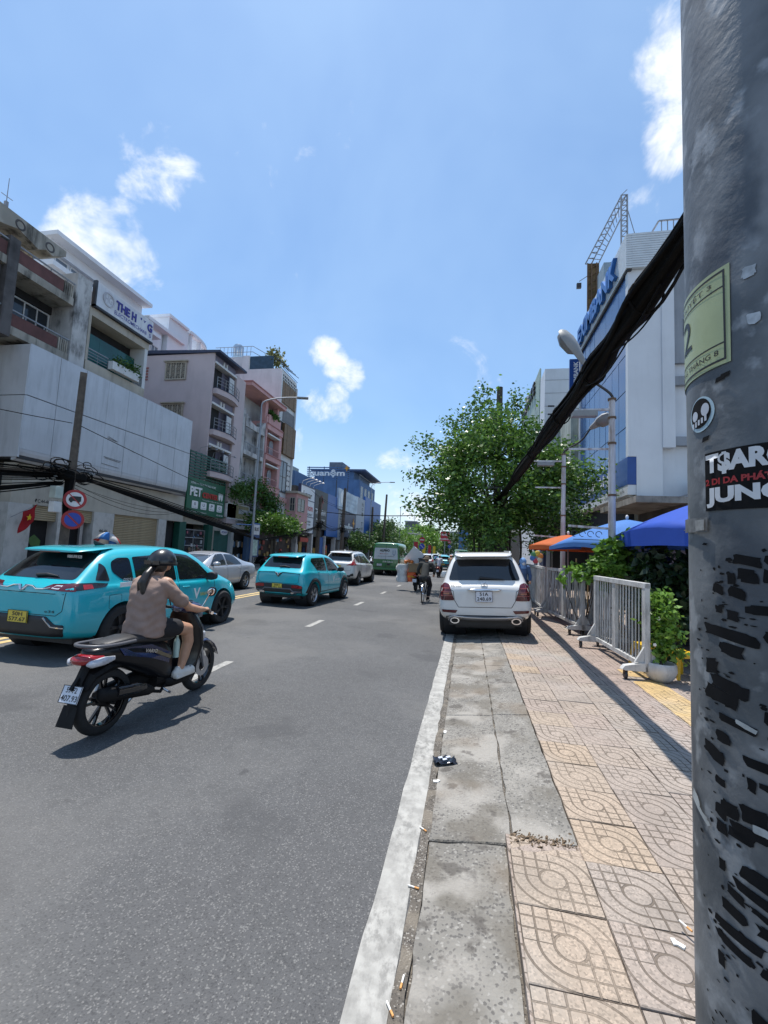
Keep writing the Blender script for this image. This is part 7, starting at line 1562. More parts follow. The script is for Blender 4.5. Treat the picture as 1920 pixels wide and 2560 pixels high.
# ---------------- white off-roader parked half on the kerb
def suv():
    t = thing('white_suv', 'white off-road car parked half up on the kerb with its rear to the camera', 'car', (.42, 11.52, .048), rot=(0, R(-3.0), R(-.6)))
    st = [(-2.38, .50, .70, .62, .84, .93, .76, 1.02, .60), (-2.35, .44, .82, .62, .92, 1.0, .84, 1.10, .70), (-2.24, .40, .87, .66, .95, 1.08, .875, 1.16, .735), (-2.10, .36, .89, .68, .958, 1.12, .885, 1.48, .70), (-1.95, .33, .90, .70, .96, 1.13, .885, 1.68, .665),
          (-1.75, .32, .90, .70, .96, 1.12, .885, 1.745, .65), (-1.0, .30, .90, .68, .955, 1.09, .88, 1.785, .645), (0, .30, .90, .66, .95, 1.06, .87, 1.78, .64), (.5, .30, .90, .66, .95, 1.05, .87, 1.70, .63), (1.0, .30, .90, .66, .95, 1.05, .86, 1.36, .67), (1.3, .31, .89, .66, .94, 1.05, .83, 1.16, .72), (1.8, .34, .86, .62, .9, 1.0, .78, 1.08, .64), (2.2, .38, .78, .56, .82, .84, .68, .92, .52), (2.38, .44, .64, .54, .68, .72, .56, .8, .42)]
    o, bv = car_body('body', st, M_WHT, t, ((-1.42, 1), (1.48, 1)), .385)
    patch(t, bv, 'rear', [(-.72, 1.20), (.72, 1.20), (.615, 1.55), (.57, 1.625), (-.57, 1.625), (-.615, 1.55)], M_CGL, 'rear_window', .008, .05, .06)
    MB().sloft([(-2.20, 1.685, .50, .01), (-2.15, 1.71, .56, .022), (-1.9, 1.735, .60, .035), (-1.6, 1.75, .60, .03)], 18, 4).build('roof_spoiler', M_WHT, t, smooth=50, world=False); MB().box(-.22, .24, -2.195, -2.17, 1.668, 1.69).build('brake_light', M_REDD, t, world=False)
    MB().tube([hit(bv, 'rear', -.10, 1.215, .035), hit(bv, 'rear', -.08, 1.25, .035), hit(bv, 'rear', .40, 1.215, .035)], [.018, .026, .010], 8).build('rear_wiper', M_BLKP, t, world=False)
    for s_ in (1, -1):
        fx = (lambda q: q if s_ > 0 else flipx(q))
        tl = patch(t, bv, 'rear', fx([(.60, .80), (.88, .80), (.88, 1.08), (.80, 1.155), (.70, 1.12)]), M_REDD, 'tail_light', .012, .04, .03)
        for z0, z1, x0 in ((1.035, 1.05, .70), (.965, .98, .67), (.885, .90, .63)): patch(tl, bv, 'rear', fx([(x0, z0), (.88, z0), (.88, z1), (x0, z1)]), mat('lamp_divider', (.30, .08, .07), .3), 'lamp_bar', .016, .05)
        patch(tl, bv, 'rear', fx([(.70, .92), (.82, .92), (.82, .955), (.70, .955)]), mat('amber_lamp', (.36, .12, .06), .2), 'indicator', .016, .05)
        patch(t, bv, 'right' if s_ > 0 else 'left', [(-2.30, .82), (-2.12, .85), (-2.14, 1.08), (-2.25, 1.13)], M_REDD, 'tail_light_wrap', .010, .05, .02)
        patch(t, bv, 'rear', fx([(.58, .545), (.85, .56), (.86, .615), (.54, .605)]), M_REDD, 'reflector', .010, .04, .008)
        ex = MB().lathe([(.055, 0), (.075, 0), (.08, .03), (.075, .06)], (0, 0, 0), 'y', 20).build('exhaust_tip', M_CHR, t, world=False); ex.location = (s_*.60, -2.40, .40); ex.scale = (1.25, 1, .8)
        MB().tube([(s_*.72, -2.33, .40), (s_*.70, -2.40, .47), (s_*.62, -2.42, .49), (s_*.40, -2.42, .465), (0, -2.425, .455)], .016, 6).build('chrome_trim', M_RIM, t, world=False)
        MB().tube([(s_*.575, -1.85, 1.70), (s_*.575, -1.75, 1.775), (s_*.57, -.2, 1.80), (s_*.56, .1, 1.72)], .02, 8).build('roof_rail', M_RIM, t, world=False)
    patch(t, bv, 'rear', [(-.80, .40), (.80, .40), (.78, .47), (.5, .50), (-.5, .50), (-.78, .47)], M_BLKP, 'bumper_skirt', .012, .06, .02, .01)
    MB().sloft([(-2.40, .455, .42, .03), (-2.36, .45, .46, .05), (-2.30, .45, .46, .05)], 14, 5).build('tow_cover', mat('grey_trim'), t, world=False)
    seam(t, bv, 'rear', [(-.86, 1.14), (-.62, .98), (-.60, .80), (-.52, .665), (.52, .665), (.60, .80), (.62, .98), (.86, 1.14)], r=.006)
    patch(t, bv, 'rear', [(-.34, .84), (.34, .84), (.32, 1.0), (-.32, 1.0)], M_WHT, 'plate_recess', .003, .06, .02)
    MB().sloft([(-2.45, 1.015, .30, .012), (-2.435, 1.02, .335, .022), (-2.36, 1.02, .335, .022)], 14, 4).build('tailgate_handle', M_CHR, t, smooth=60, world=False)
    plate(t, bv, -.01, .775, .33, .215, '51A', '248.69', M_PLW, lift=.03)
    yv = hit(bv, 'rear', 0, 1.10, .012).y
    MB().lathe([(.052, -.008), (.060, -.012), (.066, -.008), (.066, .01)], (-.0, yv, 1.10), 'y', 28).build('emblem_ring', M_CHR, t, world=False)
    b = MB()
    for k in range(3): a = math.pi/2+k*2*math.pi/3; b.bar((0, yv-.005, 1.10), (.056*math.cos(a), yv-.005, 1.10+.056*math.sin(a)), .012, .012, (0, 1, 0))
    b.build('emblem_star', M_CHR, t, world=False)
    lettering(t, 'ML350', M_RIM, (-.66, hit(bv, 'rear', -.56, 1.08, .008).y-.004, 1.065), (1, 0, 0), .20, (0, 0, 1), .045, bold=.02, world=False)
    for view in ('right', 'left'):
        s_ = 1 if view == 'right' else -1
        patch(t, bv, view, [(-1.98, 1.26), (-1.55, 1.16), (-1.05, 1.15), (-1.05, 1.62), (-1.85, 1.58)], M_CGL, 'side_window', .005, .08, .06); patch(t, bv, view, [(-.98, 1.14), (-.05, 1.12), (-.05, 1.64), (-.98, 1.63)], M_CGL, 'side_window', .005, .08, .04); patch(t, bv, view, [(.02, 1.12), (1.0, 1.09), (.66, 1.4), (.4, 1.56), (.02, 1.62)], M_CGL, 'side_window', .005, .08, .05)
        mirror(t, s_*.90, .92, 1.18, M_WHT, s_); wheel(t, s_*.825, -1.42, .385, s_, 7, M_RIM, w=.26); wheel(t, s_*.825, 1.48, .385, s_, 7, M_RIM, w=.26); handle(t, bv, view, -.85, 1.0, M_WHT); handle(t, bv, view, .2, .98, M_WHT)
    liner(t, -1.42, .385, .055, .86); liner(t, 1.48, .385, .055, .86); MB().box(-.72, .72, -2.2, 2.1, .28, .40).build('underbody', M_BLKP, t, world=False); MB().box(-.6, .6, -2.1, -1.9, .20, .34).build('rear_silencer', M_BLKP, t, bevel=.03, world=False)
suv()
# ================================================================== people and two-wheelers
def capsule(mb, p0, p1, r0, r1, seg=14):
    p0 = Vector(p0); p1 = Vector(p1); d = (p1-p0); L = d.length; d.normalize(); pts = []; rs = []
    for k in range(5): a = math.pi/2*(1-k/4); pts.append(p0-d*r0*math.sin(a)); rs.append(max(.0008, r0*math.cos(a)))
    for k in range(1, 5): f = k/5; pts.append(p0+d*L*f); rs.append(r0+(r1-r0)*f)
    for k in range(5): a = math.pi/2*k/4; pts.append(p1+d*r1*math.sin(a)); rs.append(max(.0008, r1*math.cos(a)))
    mb.tube(pts, rs, seg)
def organic(mb, name, m, parent, voxel=.012, smooth=6, world=False):
    """fuse overlapping tapered volumes into one continuous skin"""
    o = mb.build(name, m, parent, world=world, fix=False); d = o.modifiers.new('r', 'REMESH'); d.mode = 'VOXEL'; d.voxel_size = voxel; d.use_smooth_shade = True
    s_ = o.modifiers.new('s', 'SMOOTH'); s_.factor = .5; s_.iterations = smooth
    apply_mods(o); o.data.materials.clear(); o.data.materials.append(m); o.data.polygons.foreach_set('use_smooth', [True]*len(o.data.polygons)); return o
M_SKIN = mat('skin', (.46, .255, .165), .5, var=.06, vs=20, sss=.08); M_HAIR = mat('black_hair', (.014, .011, .010), .4, var=.3, vs=40)
def limb(mb, pts, rs):
    for a, b, r0, r1 in zip(pts, pts[1:], rs, rs[1:]): capsule(mb, a, b, r0, r1)
def hand(mb, wrist, knuck, grip_dir, side, s=1.0):
    """palm, four unequal bent fingers round a grip that runs along grip_dir, and a thumb"""
    w = Vector(wrist); k = Vector(knuck); f = (k-w).normalized(); g_ = Vector(grip_dir).normalized(); dn = g_.cross(f).normalized()
    if dn.z > 0: dn = -dn
    capsule(mb, w, k-f*.012, .024*s, .026*s, 10)
    for i, L in enumerate((.9, 1.0, .95, .78)):
        base = k + g_*(.030-.0205*i)*s; 
        capsule(mb, w+f*.03+g_*(.02-.014*i)*s, base, .015*s, .011*s, 8)
        p1 = base+f*.026*L*s+dn*.012*s; p2 = p1+f*.004*s+dn*.026*L*s; p3 = p2-f*.018*L*s+dn*.004*s
        capsule(mb, base, p1, .0105*s, .0098*s, 8); capsule(mb, p1, p2, .0098*s, .009*s, 8); capsule(mb, p2, p3, .009*s, .0078*s, 8)
    t0 = w+f*.025*s+g_*.022*s*side; t1 = t0+f*.022*s+g_*.022*s*side+dn*.012*s; t2 = t1+f*.020*s+dn*.018*s
    capsule(mb, t0, t1, .014*s, .0115*s, 8); capsule(mb, t1, t2, .0115*s, .009*s, 8)

# ---------------- scooter
M_SCB = mat('scooter_black', (.006, .0065, .009), .32, var=.1, vs=6, coat=.2, spec=.25); M_SCM = mat('scooter_matt', (.007, .007, .008), .6, var=.2, vs=12, spec=.2); M_SEAT = mat('vinyl_seat', (.016, .016, .018), .5, var=.15, vs=14, bump=.15, bs=160)
M_SCN = mat('scooter_navy', (.012, .016, .06), .25, var=.1, coat=.7)
def scooter():
    t = thing('black_scooter', 'black scooter with a white number plate, ridden in front of the cyan taxi', 'scooter', (-3.17, 4.20, 0), R(-2.5), rot=(0, 0, R(-2.5)))
    r = .285
    for y, nm in ((-.66, 'rear_wheel'), (.68, 'front_wheel')):
        w = .105 if y < 0 else .085
        ty = MB().lathe([(r*.74, -w*.42), (r*.86, -w*.5), (r*.96, -w*.36), (r, -w*.1), (r, w*.1), (r*.96, w*.36), (r*.86, w*.5), (r*.74, w*.42)], (0, 0, 0), 'x', 40).build(nm, M_TYRE, t, smooth=50, world=False); ty.location = (0, y, r); ty.rotation_euler = (.4 if y < 0 else .1, 0, 0)
        MB().lathe([(r*.75, -.035), (r*.76, -.035), (r*.76, .035), (r*.75, .035), (r*.70, .03), (r*.69, 0), (r*.70, -.03)], (0, 0, 0), 'x', 40).build('rim', M_GBLK, ty, smooth=50, world=False)
        b = MB()
        for k in range(5):
            for da in (-.16, .16):
                a = 2*math.pi*k/5; b.bar((0, .04*math.cos(a), .04*math.sin(a)), (0, r*.72*math.cos(a+da), r*.72*math.sin(a+da)), .022, .020, (1, 0, 0))
        b.build('spokes', M_GBLK, ty, world=False); MB().lathe([(.0, -.06), (.045, -.055), (.05, 0), (.045, .055), (0, .06)], (0, 0, 0), 'x', 18).build('hub', M_SCM, ty, smooth=50, world=False)
        if y > 0: MB().lathe([(.06, .052), (.115, .052), (.115, .058), (.06, .058)], (0, 0, 0), 'x', 28).build('brake_disc', M_RIM, ty, world=False)
    # rear bodywork
    MB().sloft([(-.90, .735, .03, .025), (-.86, .735, .085, .05), (-.72, .715, .125, .09), (-.50, .67, .15, .135), (-.28, .61, .16, .175), (-.10, .54, .16, .215), (.03, .46, .145, .22), (.09, .42, .11, .14)], 20, 2.7).build('rear_cowl', M_SCB, t, smooth=60, world=False)
    for s_ in (1, -1):
        MB().add([(s_*.150, -.62, .69), (s_*.172, -.30, .60), (s_*.172, -.05, .50), (s_*.165, -.02, .60), (s_*.160, -.30, .73), (s_*.130, -.66, .76)], [(0, 1, 2, 3, 4, 5) if s_ > 0 else (5, 4, 3, 2, 1, 0)]).build('side_panel', M_SCN, t, world=False)
    MB().sloft([(-.80, .80, .06, .012), (-.76, .80, .115, .03), (-.5, .80, .135, .045), (-.20, .765, .14, .05), (.02, .745, .125, .05), (.12, .735, .09, .035), (.15, .73, .04, .015)], 20, 3).build('seat', M_SEAT, t, smooth=60, world=False)
    MB().tube(spline([(.145, -.50, .80), (.15, -.72, .805), (.12, -.88, .815), (0, -.94, .82), (-.12, -.88, .815), (-.15, -.72, .805), (-.145, -.50, .80)], 6), .016, 8).build('grab_rail', mat('grey_rail_paint', (.10, .10, .11), .4, var=.1), t, smooth=60, world=False)
    tl = MB().sloft([(-.985, .695, .02, .012), (-.965, .70, .075, .035), (-.90, .70, .115, .045), (-.80, .70, .12, .04)], 16, 2.6).build('tail_light', M_REDL, t, smooth=60, world=False)
    for s_ in (1, -1): MB().sloft([(-.955, .675, .012, .010, s_*.10), (-.93, .675, .035, .03, s_*.11), (-.82, .685, .035, .035, s_*.13), (-.72, .69, .01, .02, s_*.14)], 12).build('rear_indicator', M_CLRL, tl, smooth=60, world=False)
    MB().tube([(0, -.86, .66), (0, -.93, .52), (0, -.965, .36), (0, -.985, .26)], [.05, .045, .05, .055], 8, sy=.35).build('mudguard', M_SCM, t, world=False)
    MB().prism([(-.07, -.975, .34), (.07, -.975, .34), (.085, -1.02, .18), (-.085, -1.02, .18)], (0, -.006, 0)).build('mud_flap', M_SCM, t, world=False)
    MB().bar((0, -.93, .55), (0, -.99, .47), .03).build('plate_bracket', M_SCM, t, world=False)
    ang = R(-14); pl_ = MB().box(-.095, .095, -.004, .004, -.07, .07).build('number_plate', M_PLW, t, bevel=.004, world=False); pl_.location = (0, -.99, .435); pl_.rotation_euler = (R(-20), 0, 0)
    b = MB()
    for (x0, x1, z0, z1) in ((-.095, .095, -.07, -.065), (-.095, .095, .065, .07), (-.095, -.09, -.065, .065), (.09, .095, -.065, .065)): b.box(x0, x1, -.0065, -.0042, z0, z1)
    b.build('plate_border', M_KTXT, pl_, world=False)
    lettering(pl_, '59-F2', M_KTXT, (-.055, -.0055, .012), (1, 0, 0), .11, (0, 0, 1), .044, bold=.015, world=False); lettering(pl_, '407.93', M_KTXT, (-.083, -.0055, -.052), (1, 0, 0), .166, (0, 0, 1), .046, bold=.015, world=False)
    # engine, swing arm, exhaust, shock
    MB().sloft([(-.66, .285, .03, .06, -.10), (-.55, .30, .055, .085, -.10), (-.25, .33, .06, .09, -.09), (.0, .36, .08, .10, -.02)], 14).build('engine_case', M_SCM, t, smooth=60, world=False)
    MB().sloft([(-.12, .33, .09, .09, .02), (.0, .36, .12, .12, .0), (.10, .36, .10, .10, .0)], 14).build('crankcase', M_SCM, t, smooth=60, world=False)
    MB().tube([(.10, .0, .25), (.14, -.10, .22), (.155, -.25, .27)], .016, 8).build('exhaust_pipe', M_SCM, t, world=False)
    MB().sloft([(-.86, .40, .02, .03, .155), (-.84, .40, .055, .06, .155), (-.55, .355, .062, .068, .155), (-.30, .30, .05, .055, .155), (-.22, .275, .02, .025, .155)], 16, 2.2).build('silencer', M_SCM, t, smooth=60, world=False)
    MB().sloft([(-.72, .405, .03, .045, .20), (-.5, .375, .03, .05, .205), (-.38, .355, .02, .03, .20)], 12).build('heat_shield', M_GBLK, t, smooth=60, world=False)
    MB().tube([(-.12, -.62, .34), (-.12, -.50, .66)], .022, 8).build('shock_absorber', M_RIM, t, world=False); MB().cyl((-.13, -.66, .285), (.13, -.66, .285), .018).build('rear_axle', M_SCM, t, world=False)
    MB().tube([(0, -.90, .45), (0, -.85, .55), (0, -.70, .60), (0, -.5, .60)], [.08, .10, .11, .10], 10, sy=.5).build('rear_hugger', M_SCM, t, world=False)
    # floor board and leg shield
    MB().sloft([(.0, .28, .12, .06), (.06, .27, .16, .055), (.25, .265, .17, .05), (.40, .29, .16, .06), (.46, .33, .13, .06)], 18, 4).build('floor_board', M_SCM, t, smooth=60, world=False)
    rg = []
    for z, w, y, dp in ((.30, .12, .43, .06), (.42, .20, .47, .06), (.60, .235, .50, .06), (.78, .22, .48, .07), (.92, .16, .43, .07), (1.0, .10, .40, .05)):
        rg.append([(w*math.copysign(abs(math.cos(a))**.8, math.cos(a)), y+dp*math.sin(a)-.10*abs(math.cos(a))**2*(-1 if False else 1), z) for a in [2*math.pi*k/20 for k in range(20)]])
    MB().loft(rg).build('leg_shield', M_SCB, t, smooth=60, world=False)
    MB().sloft([(.50, .55, .05, .10), (.56, .62, .11, .17), (.60, .66, .10, .15), (.66, .66, .05, .08)], 16).build('front_apron', M_SCN, t, smooth=60, world=False)
    for s_ in (1, -1): MB().sloft([(.42, .70, .01, .03, s_*.17), (.52, .68, .03, .05, s_*.15), (.60, .66, .01, .03, s_*.10)], 10).build('front_indicator', M_CLRL, t, smooth=60, world=False)
    # front fork and fender
    for s_ in (1, -1): MB().tube([(s_*.075, .68, .285), (s_*.075, .60, .52), (s_*.06, .52, .75)], .022, 8).build('fork_leg', M_RIM, t, world=False)
    rg = []
    for k in range(9):
        a = R(15+k*17); rg.append([(q*.07, .68+.325*math.cos(a)-(.03*abs(q) if True else 0)*math.cos(a), r+.325*math.sin(a)-.03*abs(q)*math.sin(a)) for q in (-1, -.6, 0, .6, 1)])
    b = MB(); b.add([p for g_ in rg for p in g_], [(i*5+j, i*5+j+1, (i+1)*5+j+1, (i+1)*5+j) for i in range(8) for j in range(4)]); b.build('front_fender', M_SCN, t, smooth=60, solid=.006, world=False)
    # handlebar
    MB().sloft([(.26, .985, .05, .02), (.30, .995, .14, .05), (.40, 1.0, .17, .065), (.50, .98, .13, .07), (.56, .95, .07, .05), (.58, .94, .02, .02)], 18, 2.6).build('handlebar_cover', M_SCN, t, smooth=60, world=False)
    MB().sloft([(.30, 1.04, .03, .01), (.34, 1.05, .075, .025), (.42, 1.06, .07, .02), (.45, 1.05, .02, .01)], 14).build('speedometer', M_CGL, t, smooth=60, world=False)
    for s_ in (1, -1):
        MB().tube([(s_*.12, .38, .985), (s_*.24, .34, .995), (s_*.38, .28, .985)], .016, 8).build('handlebar', M_SCM, t, world=False); MB().cyl((s_*.25, .336, .994), (s_*.385, .278, .985), .0205, seg=12).build('grip', M_SCM, t, world=False)
        MB().cyl((s_*.385, .278, .985), (s_*.42, .262, .983), .018, seg=12).build('bar_end', M_CHR, t, world=False); MB().tube([(s_*.22, .38, .98), (s_*.30, .40, .965), (s_*.40, .37, .955)], .008, 6).build('brake_lever', M_CHR, t, world=False)
        MB().tube(spline([(s_*.20, .37, 1.0), (s_*.25, .38, 1.10), (s_*.30, .36, 1.17)], 5), .007, 6).build('mirror_stem', M_CHR if s_ > 0 else M_SCM, t, world=False)
        mo = MB().ball((0, 0, 0), .075, .018, .05, 16, 10).build('mirror', M_SCM, t, smooth=60, world=False); mo.location = (s_*.325, .36, 1.20); mo.rotation_euler = (R(10), s_*R(-28), s_*R(-12))
        mg = MB().ball((0, -.012, 0), .062, .010, .040, 16, 10).build('mirror_glass', mat('mirror_glass', (.7, .72, .75), .03, metal=1.0, var=0), mo, smooth=60, world=False)
    MB().sloft([(.56, .90, .03, .02), (.58, .90, .08, .04), (.60, .88, .03, .02)], 12).build('headlight', M_CLRL, t, smooth=60, world=False)
    lettering(t, 'VARIO', M_CHR, (.174, -.40, .675), (0, .96, -.22), .17, (0, .2, .98), .034, bold=.02, shear=.3, world=False)
    MB().add([(.174, -.26, .640), (.178, -.04, .54), (.174, -.02, .565), (.172, -.25, .675)], [(0, 1, 2, 3)]).build('stripe_decal', mat('bronze_decal', (.16, .12, .07), .4), t, world=False)
    MB().tube([(.12, -.05, .24), (.17, -.02, .20), (.20, -.02, .195)], .012, 6).build('footrest', M_RIM, t, world=False); MB().tube([(-.08, -.15, .22), (-.14, -.20, .12), (-.17, -.28, .06)], .012, 6).build('side_stand', M_RIM, t, world=False)
    bt = MB().lathe([(0, 0), (.032, .005), (.034, .15), (.03, .18), (.014, .21), (.014, .23), (0, .23)], (.10, .14, .50), 'z', 14).build('water_bottle', mat('bottle_plastic', (.45, .60, .55), .15, var=.1, coat=.4), t, smooth=60, world=False)
    return t
scooter()
# ---------------- rider
def rider():
    t = thing('person', 'person in taupe T-shirt and black helmet riding the black scooter', 'person', (-3.17, 4.20, 0), rot=(0, 0, R(-2.5)))
    b = MB()
    # trunk, neck, head
    limb(b, [(0, -.20, .87), (0, -.19, 1.0), (0, -.13, 1.18), (0, -.08, 1.30)], [.135, .12, .125, .11]); capsule(b, (-.12, -.09, 1.32), (.12, -.09, 1.32), .065, .065)
    capsule(b, (0, -.07, 1.34), (0, -.01, 1.45), .052, .05); b.ball((0, .015, 1.525), .073, .092, .108, 18, 14); b.ball((0, .06, 1.475), .05, .055, .05)
    b.ball((.0, .112, 1.508), .013, .018, .02, 8, 6); b.ball((.075, .01, 1.51), .01, .02, .03, 8, 6); b.ball((-.075, .01, 1.51), .01, .02, .03, 8, 6)
    for s_ in (1, -1):
        limb(b, [(s_*.16, -.09, 1.32), (s_*.235, .02, 1.13), (s_*.27, .07, 1.06)], [.056, .045, .043]); limb(b, [(s_*.27, .07, 1.06), (s_*.30, .17, 1.025), (s_*.315, .245, 1.015)], [.042, .038, .029])
        hand(b, (s_*.315, .245, 1.015), (s_*.325, .315, 1.012), (s_*.92, -.40, -.05), -s_, .95)
        limb(b, [(s_*.09, -.19, .85), (s_*.14, .0, .845), (s_*.165, .20, .80)], [.098, .085, .064]); limb(b, [(s_*.165, .20, .80), (s_*.165, .235, .66), (s_*.155, .20, .50), (s_*.15, .16, .375)], [.062, .058, .050, .034])
        limb(b, [(s_*.15, .14, .355), (s_*.155, .20, .345), (s_*.16, .31, .335)], [.036, .036, .03])
    organic(b, 'body', M_SKIN, t, .0075, 4)
    # loose T-shirt
    b = MB()
    rg = []
    for z_, cy_, a_, d_ in ((.79, -.225, .195, .165), (.80, -.235, .205, .172), (.90, -.235, .20, .162), (1.0, -.225, .192, .148), (1.12, -.20, .19, .138), (1.22, -.18, .198, .128), (1.29, -.155, .195, .112), (1.34, -.135, .155, .09), (1.39, -.115, .07, .066)):
        rg.append([(a_*math.copysign(abs(math.cos(q))**.85, math.cos(q)), cy_+d_*math.sin(q), z_) for q in [2*math.pi*k/28 for k in range(28)]])
    b.loft(rg)
    for s_ in (1, -1): limb(b, [(s_*.15, -.135, 1.295), (s_*.205, -.06, 1.205), (s_*.238, -.005, 1.14)], [.068, .070, .078])
    sh = organic(b, 'shirt', mat('taupe_cotton', (.275, .19, .155), .9, var=.12, vs=7, bump=.3, bs=14), t, .009, 5)
    # real folds
    me = sh.data; co = np.empty(len(me.vertices)*3); me.vertices.foreach_get('co', co); co = co.reshape(-1, 3); no = np.empty(len(me.vertices)*3); me.vertices.foreach_get('normal', no); no = no.reshape(-1, 3)
    x, y, z = co.T; q = np.arctan2(x, y+.2); f = .007*np.sin(5*q+9*z+2*np.sin(6*z))*np.clip((1.15-z)/.3, 0, 1)+.005*np.sin(30*(z+.55*np.abs(x))+3*np.sin(9*x+4*y))+.0028*np.sin(70*(z-.4*x)+4*np.sin(15*x)); wgt = np.clip((1.34-z)/.2, 0.15, 1); co += no*(f*wgt)[:, None]; me.vertices.foreach_set('co', co.ravel()); me.update()
    b = MB(); capsule(b, (-.09, -.22, .845), (.09, -.22, .845), .105, .105)
    for s_ in (1, -1): limb(b, [(s_*.09, -.20, .86), (s_*.125, -.06, .85), (s_*.142, .03, .838)], [.106, .100, .094])
    organic(b, 'shorts', mat('black_shorts', (.014, .013, .015), .85, var=.2, vs=9), t, .011, 6)
    # helmet
    hc = Vector((0, .0, 1.555)); rings = []
    for k in range(10):
        ph = math.pi*.5*(k/9)**.9*1.12; rr = math.sin(max(ph, .02)); rings.append([(hc.x+.13*rr*math.cos(a), hc.y+.155*rr*math.sin(a), hc.z-.035+.142*math.cos(ph)) for a in [2*math.pi*q/24 for q in range(24)]])
    hm = MB().loft(rings, caps=False); hm.f.append(tuple(range(24))); ho = hm.build('helmet', mat('helmet_black', (.014, .014, .016), .30, var=.1, coat=.3), t, smooth=60, solid=.014, world=False)
    MB().tube([(.131*math.cos(a), .156*math.sin(a), 1.495) for a in [2*math.pi*q/24 for q in range(25)]], .007, 6, False).build('helmet_rim', M_SCM, ho, world=False)
    MB().prism([(-.095, .12, 1.535), (-.06, .165, 1.535), (0, .205, 1.53), (.06, .165, 1.535), (.095, .12, 1.535)], (0, 0, .012)).build('helmet_peak', M_SCM, ho, world=False)
    MB().box(-.09, .09, -.152, -.138, 1.50, 1.54).build('helmet_label', M_GBLK, ho, world=False); MB().box(.052, .07, -.146, -.138, 1.515, 1.535).build('helmet_tag', M_PAP, ho, world=False)
    for s_ in (1, -1): MB().tube([(s_*.10, .02, 1.50), (s_*.085, .05, 1.45), (0, .075, 1.418)], .006, 5).build('chin_strap', M_SCM, ho, world=False)
    # hair under the helmet and the pony tail
    b = MB(); b.ball((0, -.035, 1.49), .078, .075, .09); limb(b, [(0, -.09, 1.475), (0, -.15, 1.45), (.01, -.215, 1.40), (.02, -.265, 1.32), (.035, -.285, 1.23), (.05, -.29, 1.15)], [.035, .034, .040, .040, .030, .006]); limb(b, [(.01, -.215, 1.40), (-.015, -.27, 1.31), (-.03, -.29, 1.20)], [.035, .03, .005])
    organic(b, 'hair', M_HAIR, t, .007, 3)
    MB().tube([(.040*math.cos(a), -.15+.018*math.sin(a), 1.45+.036*math.sin(a)) for a in [2*math.pi*q/12 for q in range(13)]], .008, 6, False).build('hair_tie', M_SCM, t, world=False)
    # clogs
    for s_ in (1, -1):
        b = MB(); limb(b, [(s_*.15, .095, .345), (s_*.155, .20, .345), (s_*.16, .315, .338)], [.044, .050, .052]); capsule(b, (s_*.15, .115, .365), (s_*.15, .12, .385), .040, .034); b.box(s_*.155-.046, s_*.155+.046, .065, .355, .297, .325)
        cl_ = organic(b, 'clog', mat('white_clog', (.62, .60, .56), .6, var=.08, vs=14), t, .008, 3)
        for k in range(4): MB().cyl((s_*.155+.03*math.cos(k*1.6+.4), .27+.03*math.sin(k*1.6+.4), .375), (s_*.155+.03*math.cos(k*1.6+.4), .27+.03*math.sin(k*1.6+.4), .392), .006, seg=8).build('vent_hole', M_SCM, cl_, world=False)
    # light earbud cord / face details
    for s_ in (1, -1): MB().ball((s_*.028, .098, 1.525), .012, .007, .007, 8, 6).build('eye', M_PAP, t, world=False)
    MB().ball((0, .104, 1.462), .022, .008, .006, 8, 6).build('lips', mat('lips', (.35, .12, .10), .5), t, world=False)
    for ch in [c for c in t.children]+[g_ for c in t.children for g_ in c.children]:   # sit upright
        me = ch.data; co = np.empty(len(me.vertices)*3); me.vertices.foreach_get('co', co); co = co.reshape(-1, 3); y, z = co[:, 1], co[:, 2]
        w = np.clip((z-.95)/.4, 0, 1)*np.where(z > 1.4, 1, np.clip((.22-y)/.2, 0, 1)); co[:, 1] -= .07*w; me.vertices.foreach_set('co', co.ravel()); me.update()
    return t
rider()

